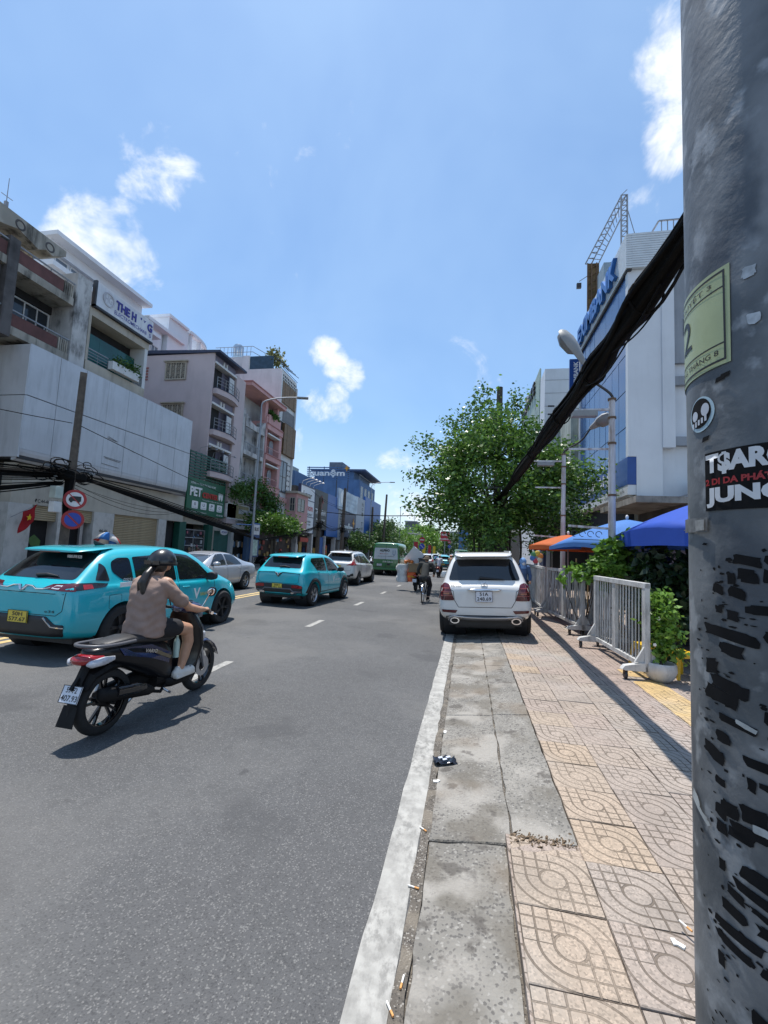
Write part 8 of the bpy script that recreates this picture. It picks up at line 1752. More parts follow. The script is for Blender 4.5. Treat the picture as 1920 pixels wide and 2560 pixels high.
# ---------------- generic people
def figure(label, loc, rz, J, shirt, legs, head_col=None, hat=None, voxel=.014, s=1.0, mask=None, hood=None):
    """J: dict of joints in local metres"""
    t = thing('person', label, 'person', loc, rot=(0, 0, rz)); b = MB()
    pel, che, nek, hd = J['pelvis'], J['chest'], J['neck'], J['head']
    limb(b, [pel, ((pel[0]+che[0])/2, (pel[1]+che[1])/2, (pel[2]+che[2])/2), che, nek], [.12, .11, .115, .055]); capsule(b, nek, hd, .05, .05); b.ball(Vector(hd)+Vector((0, .01, .05)), .075, .09, .108, 14, 10)
    hx = Vector(hd)+Vector((0, .01, .05)); b.ball(hx+Vector((0, .09, -.01)), .012, .016, .02, 8, 6)
    for s_ in (1, -1): b.ball(hx+Vector((s_*.075, 0, -.01)), .012, .018, .028, 8, 6)
    for k in ('r', 'l'):
        sh, el, wr_ = J['sh'+k], J['el'+k], J['wr'+k]; limb(b, [sh, el, wr_], [.055, .042, .03]); f = (Vector(wr_)-Vector(el)).normalized()
        sd = 1 if k == 'r' else -1; hand(b, wr_, Vector(wr_)+f*.075, J.get('grip', (1, 0, 0)), -sd)
        hp_, kn, an = J['hp'+k], J['kn'+k], J['an'+k]; limb(b, [hp_, kn, an], [.095, .062, .04]); a = Vector(an); limb(b, [a+Vector((0, -.03, -.03)), a+Vector((0, .15, -.045))], [.042, .034])
    organic(b, 'body', M_SKIN, t, voxel, 4)
    b = MB(); limb(b, [Vector(pel)+Vector((0, 0, -.02)), ((pel[0]+che[0])/2, (pel[1]+che[1])/2, (pel[2]+che[2])/2), che], [.145, .14, .145]); capsule(b, J['shl'], J['shr'], .08, .08)
    for k in ('r', 'l'): limb(b, [J['sh'+k], J['el'+k], tuple(Vector(J['el'+k])*.15+Vector(J['wr'+k])*.85)], [.075, .060, .050])
    organic(b, 'shirt', shirt, t, voxel, 5)
    b = MB(); capsule(b, J['hpl'], J['hpr'], .12, .12)
    for k in ('r', 'l'): limb(b, [J['hp'+k], J['kn'+k], tuple(Vector(J['kn'+k])*.12+Vector(J['an'+k])*.88)], [.115, .082, .065])
    organic(b, 'trousers', legs, t, voxel, 5)
    for k in ('r', 'l'):
        a = Vector(J['an'+k]); q = MB(); limb(q, [a+Vector((0, -.05, -.045)), a+Vector((0, .16, -.05))], [.05, .042]); organic(q, 'shoe', M_SCM, t, .012, 3)
    q = MB(); q.ball(hx+Vector((0, -.018, .02)), .082, .092, .10); organic(q, 'hair', M_HAIR, t, .014, 3)
    if hat:
        kind, m = hat
        rings = []
        for k in range(8):
            ph = math.pi*.5*(k/7); rings.append([(hx.x+.108*math.sin(max(ph, .03))*math.cos(a), hx.y+.128*math.sin(max(ph, .03))*math.sin(a), hx.z+.025+.105*math.cos(ph)) for a in [2*math.pi*q_/20 for q_ in range(20)]])
        if kind == 'brim': rings.append([(hx.x+.17*math.cos(a), hx.y+.20*math.sin(a), hx.z+.005) for a in [2*math.pi*q_/20 for q_ in range(20)]])
        h_ = MB().loft(rings, caps=False); h_.f.append(tuple(range(20))); h_.build('helmet' if kind == 'helmet' else 'hat', m, t, smooth=60, solid=.012, world=False)
    if hood:
        q = MB(); q.ball(hx+Vector((0, -.02, .02)), .115, .12, .14); capsule(q, hx+Vector((0, -.02, -.1)), hx+Vector((0, -.03, -.2)), .10, .13); organic(q, 'sun_hood', hood, t, .014, 4)
    if mask: MB().ball(hx+Vector((0, .055, -.045)), .062, .055, .055, 12, 8).build('face_mask', mask, t, smooth=60, world=False)
    return t
SIT = dict(pelvis=(0, -.16, .86), chest=(0, -.06, 1.24), neck=(0, 0, 1.40), head=(0, .05, 1.48), shr=(.17, -.04, 1.34), shl=(-.17, -.04, 1.34), elr=(.25, .12, 1.10), ell=(-.25, .12, 1.10), wrr=(.28, .33, 1.03), wrl=(-.28, .33, 1.03),
           hpr=(.10, -.12, .83), hpl=(-.10, -.12, .83), knr=(.19, .26, .72), knl=(-.19, .26, .72), anr=(.17, .20, .36), anl=(-.17, .20, .36))
M_DKSH = mat('dark_olive_shirt', (.035, .036, .034), .9, var=.2, vs=6); M_DKPT = mat('dark_trousers', (.014, .014, .018), .9, var=.2, vs=6)
def bicycle(label, loc, rz):
    t = thing('bicycle', label, 'bicycle', loc, rot=(0, 0, rz)); r = .33
    for y in (-.52, .52):
        w = MB().lathe([(r-.03, -.008), (r-.012, -.018), (r, 0), (r-.012, .018), (r-.03, .008)], (0, 0, 0), 'x', 32).build('wheel', M_TYRE, t, smooth=60, world=False); w.location = (0, y, r)
        MB().lathe([(r-.05, -.008), (r-.03, -.010), (r-.03, .010), (r-.05, .008)], (0, 0, 0), 'x', 32).build('rim', M_CHR, w, world=False); b = MB()
        for k in range(14): a = 2*math.pi*k/14; b.cyl((.015*(-1)**k, 0, 0), (0, (r-.04)*math.cos(a), (r-.04)*math.sin(a)), .0025, seg=4)
        b.build('spokes', M_CHR, w, world=False); MB().lathe([(0, -.05), (.02, -.04), (.02, .04), (0, .05)], (0, 0, 0), 'x', 12).build('hub', M_CHR, w, world=False)
        MB().tube([(0, y+(r+.03)*math.cos(a), r+(r+.03)*math.sin(a)) for a in [R(20+k*14) for k in range(11)]], .02, 6, sy=.4).build('mudguard', M_CHR if y < 0 else M_SCM, t, world=False)
    fr = mat('bike_frame', (.03, .035, .05), .4); b = MB()
    for p, q in (((0, -.12, .28), (0, -.22, .80)), ((0, -.12, .28), (0, .36, .72)), ((0, -.20, .70), (0, .34, .82)), ((0, .33, .88), (0, .52, .33))): b.cyl(p, q, .016, seg=8)
    for s_ in (1, -1): b.cyl((s_*.05, -.52, .33), (s_*.02, -.12, .28), .010, seg=6); b.cyl((s_*.05, -.52, .33), (s_*.02, -.21, .72), .010, seg=6)
    b.build('frame', fr, t, world=False); MB().tube([(-.28, .16, .98), (-.22, .28, 1.0), (0, .34, .96), (.22, .28, 1.0), (.28, .16, .98)], .013, 8).build('handlebar', M_CHR, t, world=False); MB().cyl((0, .33, .85), (0, .34, .97), .014).build('stem', M_CHR, t, world=False)
    MB().sloft([(-.36, .83, .03, .02), (-.32, .835, .085, .03), (-.22, .835, .06, .03), (-.10, .83, .02, .015)], 12).build('saddle', M_SEAT, t, smooth=60, world=False)
    MB().lathe([(.06, -.004), (.085, -.004), (.085, .004), (.06, .004)], (.045, -.12, .28), 'x', 20).build('chain_ring', M_CHR, t, world=False)
    for s_ in (1, -1): MB().tube([(s_*.05, -.12, .28), (s_*.07, -.12+s_*.02, .28-s_*.155)], .010, 6).build('crank', M_CHR, t, world=False); MB().box(s_*.07, s_*.17, -.15+s_*.02, -.07+s_*.02, .26-s_*.155, .29-s_*.155).build('pedal', M_SCM, t, world=False)
    b = MB().bar((-.07, -.30, .70), (-.07, -.72, .70), .012).bar((.07, -.30, .70), (.07, -.72, .70), .012).bar((-.07, -.72, .70), (.07, -.72, .70), .012).bar((.07, -.66, .70), (.05, -.52, .33), .010).bar((-.07, -.66, .70), (-.05, -.52, .33), .010); b.build('rear_rack', M_RAIL, t, world=False)
    return t
bicycle('old bicycle with a chrome rear mudguard ridden in the right lane', (-1.47, 15.85, 0), R(-3))
BK = dict(pelvis=(0, -.24, .90), chest=(0, -.02, 1.26), neck=(0, .08, 1.41), head=(0, .14, 1.47), shr=(.19, .0, 1.35), shl=(-.19, .0, 1.35), elr=(.30, .08, 1.12), ell=(-.30, .08, 1.12), wrr=(.28, .14, 1.00), wrl=(-.28, .14, 1.00),
          hpr=(.10, -.22, .86), hpl=(-.10, -.22, .86), knr=(.15, .14, .60), knl=(-.15, .12, .78), anr=(.12, -.10, .20), anl=(-.12, -.14, .48))
figure('person in dark shirt and brown cap riding the old bicycle', (-1.47, 15.85, 0), R(-3), BK, M_DKSH, M_DKPT, hat=('brim', mat('brown_cap', (.10, .075, .05), .9)))
def motorbike(label, loc, rz, body, s=1.0, cat='motorbike', lite=False):
    t = thing('motorbike', label, cat, loc, rot=(0, 0, rz)); r = .29
    for y in (-.62, .62):
        w = MB().lathe([(r*.72, -.035), (r*.92, -.05), (r, 0), (r*.92, .05), (r*.72, .035)], (0, 0, 0), 'x', 28).build('wheel', M_TYRE, t, smooth=60, world=False); w.location = (0, y, r); MB().lathe([(0, -.03), (r*.72, -.03), (r*.72, .03), (0, .03)], (0, 0, 0), 'x', 20).build('rim', M_SCM, w, world=False)
    MB().sloft([(-.88, .72, .03, .02), (-.82, .72, .09, .06), (-.5, .68, .13, .11), (-.1, .54, .13, .18), (.06, .42, .10, .12)], 14).build('body', body, t, smooth=60, world=False); MB().sloft([(-.78, .80, .08, .02), (-.5, .80, .13, .04), (0, .76, .12, .045), (.12, .74, .05, .02)], 14, 3).build('seat', M_SEAT, t, smooth=60, world=False)
    MB().sloft([(-.96, .70, .02, .02), (-.93, .70, .09, .05), (-.82, .70, .10, .05)], 12).build('tail_light', M_REDL, t, smooth=60, world=False); MB().box(-.09, .09, -.99, -.98, .42, .56).build('number_plate', M_PLW, t, world=False); MB().box(-.07, .07, -.98, -.90, .28, .62).build('mudguard', M_SCM, t, world=False)
    MB().sloft([(.36, .60, .18, .26), (.46, .64, .22, .30), (.54, .64, .12, .2)], 14).build('leg_shield', body, t, smooth=60, world=False); MB().sloft([(0, .28, .15, .05), (.2, .27, .16, .05), (.42, .30, .14, .06)], 12, 4).build('floor_board', M_SCM, t, world=False)
    MB().tube([(-.36, .28, 1.0), (-.2, .36, 1.0), (.2, .36, 1.0), (.36, .28, 1.0)], .02, 8).build('handlebar', M_SCM, t, world=False); MB().sloft([(.28, 1.0, .1, .03), (.42, 1.0, .14, .06), (.52, .95, .06, .05)], 12).build('headlight_cover', body, t, smooth=60, world=False)
    for s_ in (1, -1): MB().tube([(s_*.2, .36, 1.0), (s_*.28, .36, 1.16)], .008, 5).build('mirror_stem', M_SCM, t, world=False); m_ = MB().ball((s_*.30, .36, 1.19), .06, .015, .045, 10, 8).build('mirror', M_SCM, t, smooth=60, world=False); MB().tube([(s_*.07, .62, .29), (s_*.06, .48, .75)], .022, 6).build('fork_leg', M_RIM, t, world=False)
    MB().sloft([(-.80, .36, .05, .055, .15), (-.3, .30, .05, .05, .15)], 10).build('silencer', M_SCM, t, smooth=60, world=False); MB().sloft([(-.6, .29, .05, .08, -.08), (.0, .36, .09, .1, 0)], 10).build('engine_case', M_SCM, t, smooth=60, world=False)
    return t
# loaded scrap-collector's motorbike
motorbike('motorbike piled with sacks and boxes just left of the cyclist', (-2.25, 20.6, 0), R(-4), M_SCM)
figure('rider hidden behind the load of the piled motorbike', (-2.25, 20.6, 0), R(-4), SIT, M_DKSH, M_DKPT, hat=('helmet', mat('helmet_black')))
def load(name, label, cat, mb, m, **k): 
    o = mb.build(name, m, None, **k); tag(o, label, cat, 'load on the piled motorbike'); return o
b = MB(); pts = []
for i in range(8):
    z = .38+.115*i; w = .27+.05*math.sin(i*1.4); pts.append([(-2.92+w*math.cos(a)*(1+.10*math.sin(5*a+i)), 20.0+.24*math.sin(a)*(1+.1*math.cos(3*a+i)), z) for a in [2*math.pi*k/16 for k in range(16)]])
load('white_sack', 'bulging white plastic sack hanging on the left of the piled motorbike', 'sack', MB().loft(pts), mat('white_sack', (.60, .60, .58), .7, var=.2, vs=6, bump=.6, bs=9), smooth=50)
pts = []
for i in range(7):
    z = .42+.10*i; w = .22-.02*abs(i-3); pts.append([(-2.48+w*math.copysign(abs(math.cos(a))**.6, math.cos(a)), 19.85+.16*math.copysign(abs(math.sin(a))**.6, math.sin(a)), z) for a in [2*math.pi*k/16 for k in range(16)]])
load('orange_bag', 'orange printed bag beside the white sack on the piled motorbike', 'bag', MB().loft(pts), mat('orange_bag', (.62, .10, .02), .55, var=.5, vs=5), smooth=50)
lettering(bpy.data.objects['orange_bag'], 'GIAO HÀNG', mat('sign_yellow'), (-2.64, 19.67, .62), (1, 0, 0), .32, (0, 0, 1), .10, bold=.02)
o = MB().box(-.32, .32, -.03, .03, -.42, .42).build('white_board', mat('foam_board', (.62, .62, .64), .6, var=.05), None, bevel=.01); o.location = (-2.42, 20.0, 1.52); o.rotation_euler = (R(18), R(38), 0); tag(o, 'large white foam board leaning across the piled motorbike', 'board', 'load on the piled motorbike')
load('cardboard_box', 'brown carton strapped behind the rider of the piled motorbike', 'box', MB().box(-2.62, -2.02, 19.65, 20.1, .85, 1.25), mat('cardboard', (.24, .16, .09), .9, var=.2, vs=4), bevel=.01)
load('plastic_crate', 'dark crate frame at the back of the piled motorbike', 'crate', MB().box(-2.16, -1.86, 19.7, 20.1, .80, 1.45).box(-2.2, -1.82, 19.66, 20.14, 1.45, 1.5), mat('dark_crate', (.04, .04, .045), .6), bevel=.008)
for k, (x, z) in enumerate(((-2.78, 1.30), (-2.64, 1.34), (-2.5, 1.31))): load('orange_ball', ['leftmost orange ball on top of the white sack', 'middle orange ball on top of the sacks', 'rightmost orange ball on top of the sacks'][k], 'ball', MB().ball((x, 19.9, z), .085, .085, .085), mat('orange_ball', (.55, .16, .03), .5, var=.2), smooth=60)
# motorbikes further off
for lab, (x, y), shirt, body, hc, plab in (('motorbike with a red tail light ahead of the cyclist', (-2.1, 33), mat('pale_shirt', (.50, .50, .56), .9, var=.1), mat('red_body', (.20, .015, .015), .3), (.50, .50, .52), 'person in pale lilac shirt and white helmet on the red motorbike'),
                                           ('dark motorbike of the rider in green, beside the parked white car', (-.75, 35), mat('green_jacket', (.02, .20, .07), .8, var=.1), M_SCB, (.02, .22, .07), 'motorbike rider in a green jacket and green helmet'),
                                           ('dark motorbike between the red one and the green rider', (-1.5, 40), mat('orange_shirt', (.35, .20, .13), .9), M_SCB, (.45, .12, .03), 'motorbike rider in a tan shirt and orange helmet'),
                                           ('far motorbike in the left lane beyond the green van', (-3.6, 50), mat('blue_shirt', (.08, .14, .30), .9), M_SCB, (.3, .3, .32), 'far motorbike rider in a blue shirt')):
    motorbike(lab, (x, y, 0), R(rng.uniform(-3, 3)), body); figure(plab, (x, y, 0), 0, SIT, shirt, M_DKPT, hat=('helmet', mat('helmet_'+plab[:9]+str(y), hc, .3)), voxel=.02)
# woman in blue hood behind the parked car
ST = dict(pelvis=(0, 0, .88), chest=(0, 0, 1.22), neck=(0, 0, 1.38), head=(0, .02, 1.44), shr=(.17, 0, 1.32), shl=(-.17, 0, 1.32), elr=(.24, .0, 1.06), ell=(-.24, .02, 1.06), wrr=(.20, .14, .88), wrl=(-.20, .14, .90), hpr=(.09, 0, .84), hpl=(-.09, 0, .84), knr=(.10, .02, .46), knl=(-.10, .02, .46), anr=(.10, -.02, .09), anl=(-.10, -.02, .09), grip=(1, 0, 0))
M_DENIM = mat('denim_blue', (.06, .12, .25), .9, var=.15, vs=8)
figure('person in blue hood, white face mask and denim jacket walking beside the parked white car', (1.78, 15.1, PZ), math.pi+R(10), ST, M_DENIM, mat('dark_trousers'), hood=mat('sky_blue_hood', (.16, .30, .55), .9, var=.1), mask=mat('white_mask', (.65, .65, .65), .8))
# ================================================================== left-hand poles, cables, signs and the far end of the street
def util_pole(label, x, y, h, r=.16, lean=0.0, arms=True, knots=True):
    t = thing('concrete_pole', label, 'pole', (x, y, .14)); MB().tube([(x, y, .1), (x+lean*.5, y, h*.5), (x+lean, y, h)], [r*1.15, r, r*.8], 4 if knots else 10).build('shaft', M_POLEC, t)
    if knots:
        b = MB()
        for k in range(int((h-4.6)/.22)): b.box(x+lean*.8+r*.55, x+lean*.8+r*.75, y-.03, y+.03, 4.6+.22*k, 4.66+.22*k)
        b.build('bolt_holes', M_CHAR, t)
    if arms: MB().bar((x-.05, y-.9, 4.0), (x+.05, y+.9, 4.0), .08).bar((x, y-.6, 3.7), (x, y+.6, 3.7), .07).build('cross_arm', M_RAIL, t)
    return t
def strands(t, A, B, n, sag, spread, r=(.01, .022), wob=.1):
    A = Vector(A); B = Vector(B)
    for k in range(n):
        o = Vector((rng.gauss(0, spread), 0, rng.gauss(0, spread))); s_ = sag+rng.gauss(0, wob); pts = []
        for i in range(13): f = i/12; p = A.lerp(B, f)+o*(.6+.6*math.sin(f*math.pi))+Vector((0, 0, -4*s_*f*(1-f))); pts.append(p)
        MB().tube(pts, rng.uniform(*r), 5).build('cable', M_CABLE, t)
P1 = util_pole('brown concrete utility pole with traffic signs in front of the panelled shop', -13.35, 12.4, 7.4, .17, .08)
for k in range(40):                                   # coils and tangles at the pole head
    c = Vector((-13.3+rng.gauss(0, .12), 12.3+rng.gauss(0, .55), 3.85+rng.gauss(0, .16))); a = rng.uniform(.15, .5); b_ = rng.uniform(.08, .22)
    MB().tube([c+Vector((rng.gauss(0, .01), a*math.cos(t_), b_*math.sin(t_))) for t_ in [k2*math.pi/7 for k2 in range(rng.choice((10, 13, 15)))]], rng.uniform(.009, .018), 5).build('coiled_cable', M_CABLE, P1)
MB().box(-13.5, -13.15, 11.9, 12.9, 3.62, 3.95).build('cable_mass', M_CABLE, P1, bevel=.08); MB().tube([(-13.3, 12.38, 3.7), (-13.28, 12.3, 3.0), (-13.3, 12.3, 2.2)], [.16, .12, .06], 8).build('drop_cables', M_CABLE, P1)
pbox(P1, 'meter_box', mat('pale_green_box', (.42, .47, .43), .6), -13.34, -13.09, 11.70, 11.98, 2.95, 3.35, bevel=.02); pbox(P1, 'meter_box', M_WHITEF, -13.34, -13.12, 11.72, 12.0, 2.5, 2.85, bevel=.02)
lc = thing('left_cable_run', 'thick black cable run sagging from the left pole past the pet shop', 'cables', (-13.5, 20, 3))
strands(lc, (-13.35, 12.5, 3.85), (-14.0, 27.2, 2.15), 22, -.06, .06, (.014, .026)); strands(lc, (-14.0, 27.2, 2.15), (-14.15, 40.0, 3.9), 9, .30, .05); strands(lc, (-13.4, 12.3, 3.8), (-13.3, 2.0, 2.6), 26, .05, .09, (.014, .026)); strands(lc, (-13.4, 12.2, 3.5), (-13.3, 2.0, 1.5), 12, .1, .06, (.014, .026))
strands(lc, (-13.4, 12.2, 3.9), (-14.5, 2.0, 3.6), 6, .2, .1, (.007, .012)); strands(lc, (-13.4, 12.3, 5.6), (-14, -4.0, 4.8), 1, .3, .01, (.012, .013)); strands(lc, (-13.35, 12.4, 5.6), (-14.0, 27, 4.1), 1, .1, .01, (.014, .015)); strands(lc, (-14.0, 27, 3.6), (-17, 30, 4.3), 3, .3, .1, (.007, .01))
strands(lc, (-13.3, 12.4, 3.7), (-17, 15.9, 3.6), 4, .3, .08, (.007, .011)); strands(lc, (-13.3, 12.5, 3.5), (-15.5, 21.5, 3.5), 3, .4, .1, (.006, .01))
# round signs
M_SR = mat('sign_red', (.36, .015, .02), .4); M_SB = mat('sign_blue', (.02, .055, .36), .4); M_SW = mat('sign_white', (.66, .66, .68), .4)
def disc(par, c, r0, r1, m, nm, x=.0, seg=32): return MB().lathe([(r0, 0), (r1, 0), (r1, .012), (r0, .012)], (c[0]+x, c[1], c[2]), 'x', seg).build(nm, m, par)
def facing(t, ang):  # turn a root so +x of the parts faces the camera
    t.rotation_euler = (0, 0, ang)
s1 = thing('no_trucks_sign', 'round red-ringed white sign barring trucks on the left pole', 'traffic sign', (-13.02, 12.36, 2.98), rot=(0, 0, R(-42)))
disc(s1, (0, 0, 0), 0, .33, M_SR, 'plate'); disc(s1, (0, 0, 0), 0, .245, M_SW, 'face', .013)
b = MB(); Xs = .028
b.prism([(Xs, y, z) for y, z in [(-.17, -.05), (-.17, .02), (-.13, .08), (-.07, .08), (-.07, .11), (.17, .11), (.17, -.06), (-.16, -.06)]], (.004, 0, 0)); b.build('truck_symbol', M_KTXT, s1, world=False)
for y in (-.10, .10): MB().lathe([(0, 0), (.04, 0), (.04, .006), (0, .006)], (Xs, y, -.07), 'x', 14).build('truck_wheel', M_KTXT, s1, world=False)
MB().bar((Xs+.003, -.17, .18), (Xs+.003, .17, -.18), .03, .012, (1, 0, 0)).build('slash', M_SR, s1, world=False)
s2 = thing('no_parking_sign', 'round blue no-parking sign with red ring under the truck sign', 'traffic sign', (-13.02, 12.36, 2.30), rot=(0, 0, R(-42)))
disc(s2, (0, 0, 0), 0, .32, M_SR, 'plate'); disc(s2, (0, 0, 0), 0, .235, M_SB, 'face', .013); MB().bar((.03, -.17, .17), (.03, .17, -.17), .05, .012, (1, 0, 0)).build('slash', M_SR, s2, world=False)
for s_ in (s1, s2): MB().bar((-.02, 0, -.3), (-.02, 0, .3), .05).build('clamp', M_RAIL, s_, world=False)
# national flag on a slanted stick
fl = thing('red_flag', 'red flag with a yellow star on a slanted stick by the marble pillar', 'flag', (-16.6, 13.6, 2.3))
MB().tube([(-16.95, 13.45, 2.35), (-16.4, 14.05, 2.95)], .012, 6).build('stick', M_RAIL, fl)
b = MB(); n1, n2 = 9, 9; pts = []
for i in range(n1):
    for j in range(n2):
        u, v = i/(n1-1), j/(n2-1); base = Vector((-16.72, 13.70, 2.60)).lerp(Vector((-16.42, 14.03, 2.93)), u); pts.append(base+Vector((.04*math.sin(6*v+3*u), -.10*v+.05*math.sin(5*u), -.85*v*(1-.18*u))))
b.add(pts, [(i*n2+j, (i+1)*n2+j, (i+1)*n2+j+1, i*n2+j+1) for i in range(n1-1) for j in range(n2-1)]).build('cloth', mat('flag_red', (.38, .012, .018), .8, transl=.25), fl, smooth=60, solid=.003)
st_ = [(-16.50, 13.80+.13*(1 if k % 2 == 0 else .42)*math.sin(k*math.pi/5), 2.38+.14*(1 if k % 2 == 0 else .42)*math.cos(k*math.pi/5)) for k in range(10)]
MB().prism(st_, (.012, 0, 0)).build('star', mat('star_yellow', (.65, .48, .02), .6), fl)
# small parasol on the left pavement
pr_ = thing('beach_parasol', 'small red, white and blue parasol behind the roof of the near taxi', 'parasol', (-13.4, 14.35, .14))
for k in range(8):
    a0, a1 = k*math.pi/4, (k+1)*math.pi/4; rr = []
    for f in (0.02, .35, .7, 1): rr.append([(-13.4+.5*f*math.cos(a), 14.35+.5*f*math.sin(a), 1.95-.42*f*f-.18*f*math.sin(a)) for a in (a0, (a0+a1)/2, a1)])
    MB().add([p for q in rr for p in q], [(i*3+j, i*3+j+1, (i+1)*3+j+1, (i+1)*3+j) for i in range(3) for j in range(2)]).build('panel', [mat('parasol_red', (.50, .05, .05), .8, transl=.3), mat('parasol_white', (.6, .6, .6), .8, transl=.3), mat('parasol_blue', (.06, .22, .55), .8, transl=.3), mat('parasol_white')][k % 4], pr_, smooth=60, solid=.003)
MB().cyl((-13.4, 14.35, .14), (-13.4, 14.35, 2.02), .015).build('pole', M_RAIL, pr_)
# tall street lamps on the left
def tall_lamp(label, x, y, h, reach=3.0, out=1.0):
    t = thing('street_lamp', label, 'street lamp', (x, y, .14), group='tall grey street lamps on the left pavement')
    MB().tube([(x, y, .14), (x, y, h*.5), (x, y, h-1.2)], [.085, .07, .055], 12).build('column', mat('grey_lamp_column', (.28, .30, .33), .5, var=.1, metal=.3), t, smooth=60)
    MB().tube(spline([(x, y, h-1.2), (x+.05, y+.1, h-.5), (x+reach*.35, y+reach*.25, h-.05), (x+reach*.8, y+reach*.4, h+.1)], 6), .045, 8).build('arm', mat('grey_lamp_column'), t, smooth=60)
    c = Vector((x+reach*.8, y+reach*.4, h+.1)); MB().obox(c+Vector((.3, .12, 0)), (1, .4, .06), (-.4, 1, 0), (0, 0, 1), .38, .14, .06).build('lamp_head', M_LHEAD, t, bevel=.03); pbox(t, 'base', M_RAIL, x-.2, x+.2, y-.2, y+.2, .14, .22)
tall_lamp('tall grey street lamp rising in front of the grey balcony house', -13.8, 26.3, 11.8, 2.6); tall_lamp('tall street lamp beside the blue block with the open top storey', -13.8, 60.5, 11.6, 3.0); tall_lamp('farthest tall street lamp above the green trees', -13.8, 88, 11.4, 3.2)
P2 = util_pole('concrete pole wound with cables in front of the white camera sign', -14.2, 40.0, 6.6, .18, .05, True, False); P3 = util_pole('concrete pole in front of the pale billboard', -14.2, 48.1, 8.7, .20, .1, True, False); P4 = util_pole('concrete pole in front of the long blue hoarding', -14.2, 63.5, 8.2, .18, 0, True, False)
P5 = util_pole('tall dark bare pole above the green trees', -14.2, 72.4, 11.3, .20, .35, False, False)
for P_, y in ((P2, 40), (P3, 48.1), (P4, 63.5)):
    for k in range(12):
        c = Vector((-14.1+rng.gauss(0, .15), y+rng.gauss(0, .5), 3.9+rng.gauss(0, .3))); a = rng.uniform(.2, .6); b_ = rng.uniform(.1, .3); MB().tube([c+Vector((0, a*math.cos(t_), b_*math.sin(t_))) for t_ in [k2*math.pi/6 for k2 in range(11)]], .02, 5).build('coiled_cable', M_CABLE, P_)
    MB().box(-14.35, -13.95, y-.5, y+.5, 3.6, 4.2).build('cable_mass', M_CABLE, P_, bevel=.1)
lc2 = thing('far_cable_run', 'black cables looping between the poles along the sign row', 'cables', (-14.2, 55, 4)); strands(lc2, (-14.2, 40, 4.4), (-14.2, 48.1, 4.2), 7, .55, .06); strands(lc2, (-14.2, 48.1, 4.2), (-14.2, 55, 4.5), 6, .35, .06); strands(lc2, (-14.2, 55, 4.5), (-14.2, 63.5, 4.2), 6, .7, .06)
cc = thing('crossing_cable', 'thin black cable crossing high over the street to the banyan tree', 'cables', (-7, 45, 5.4)); strands(cc, (-16.5, 45, 5.75), (-1.2, 45, 6.0), 4, .42, .03, (.018, .03), .03); strands(cc, (-1.2, 45, 6.0), (1.2, 21, 4.6), 3, .3, .03, (.018, .026), .03); strands(cc, (-14.2, 48, 6.5), (-17, 45, 8), 2, .3, .02, (.012, .016))
# bus stop
bs2 = thing('bus_stop', 'blue and white bus stop panel on the left pavement', 'bus stop', (-14.6, 28.3, .14))
pbox(bs2, 'panel', mat('bus_blue', (.015, .06, .20), .4), -14.7, -14.55, 27.7, 28.8, .9, 3.25, bevel=.03); pbox(bs2, 'white_field', M_SW, -14.55, -14.53, 27.8, 28.7, 2.45, 3.15); pbox(bs2, 'map_case', mat('map_paper', (.40, .55, .50), .4, var=.3, vs=6), -14.55, -14.53, 27.85, 28.55, 1.0, 2.1)
lettering(bs2, 'BUS', M_KTXT, (-14.525, 27.95, 2.7), (0, 1, 0), .6, (0, 0, 1), .26, bold=.03); pbox(bs2, 'post', M_RAIL, -14.68, -14.58, 28.2, 28.3, .14, .9); MB().cyl((-14.6, 25.6, 3.0), (-14.6, 28.0, 3.1), .035).build('canopy_rail', mat('bus_blue'), bs2)
bn = thing('waste_bin', 'dark bin standing on the left pavement behind the cyan taxi', 'bin', (-14.8, 32.6, .14)); MB().lathe([(.22, 0), (.26, .7), (.28, .72), (.28, .78), (0, .85)], (-14.8, 32.6, .14), 'z', 16).build('drum', M_CHAR, bn, smooth=50); MB().box(-14.95, -14.65, 32.35, 32.4, .55, .7).build('flap', M_RAIL, bn)
# bases below the far sign row
fb = thing('shop_row', 'dim shop fronts under the blue hoardings at the end of the sign row', 'building', (-18, 70, .14)); pbox(fb, 'wall', mat('brown_interior'), -26, -17.6, 56, 84, .14, 3.4); pbox(fb, 'upper_wall', M_BLUEW, -26, -17.4, 56, 83, 3.4, 8.0)
for k in range(6): pbox(fb, 'pier', M_STAIN, -17.6, -17.2, 57+k*4.6, 57.5+k*4.6, .14, 3.4)
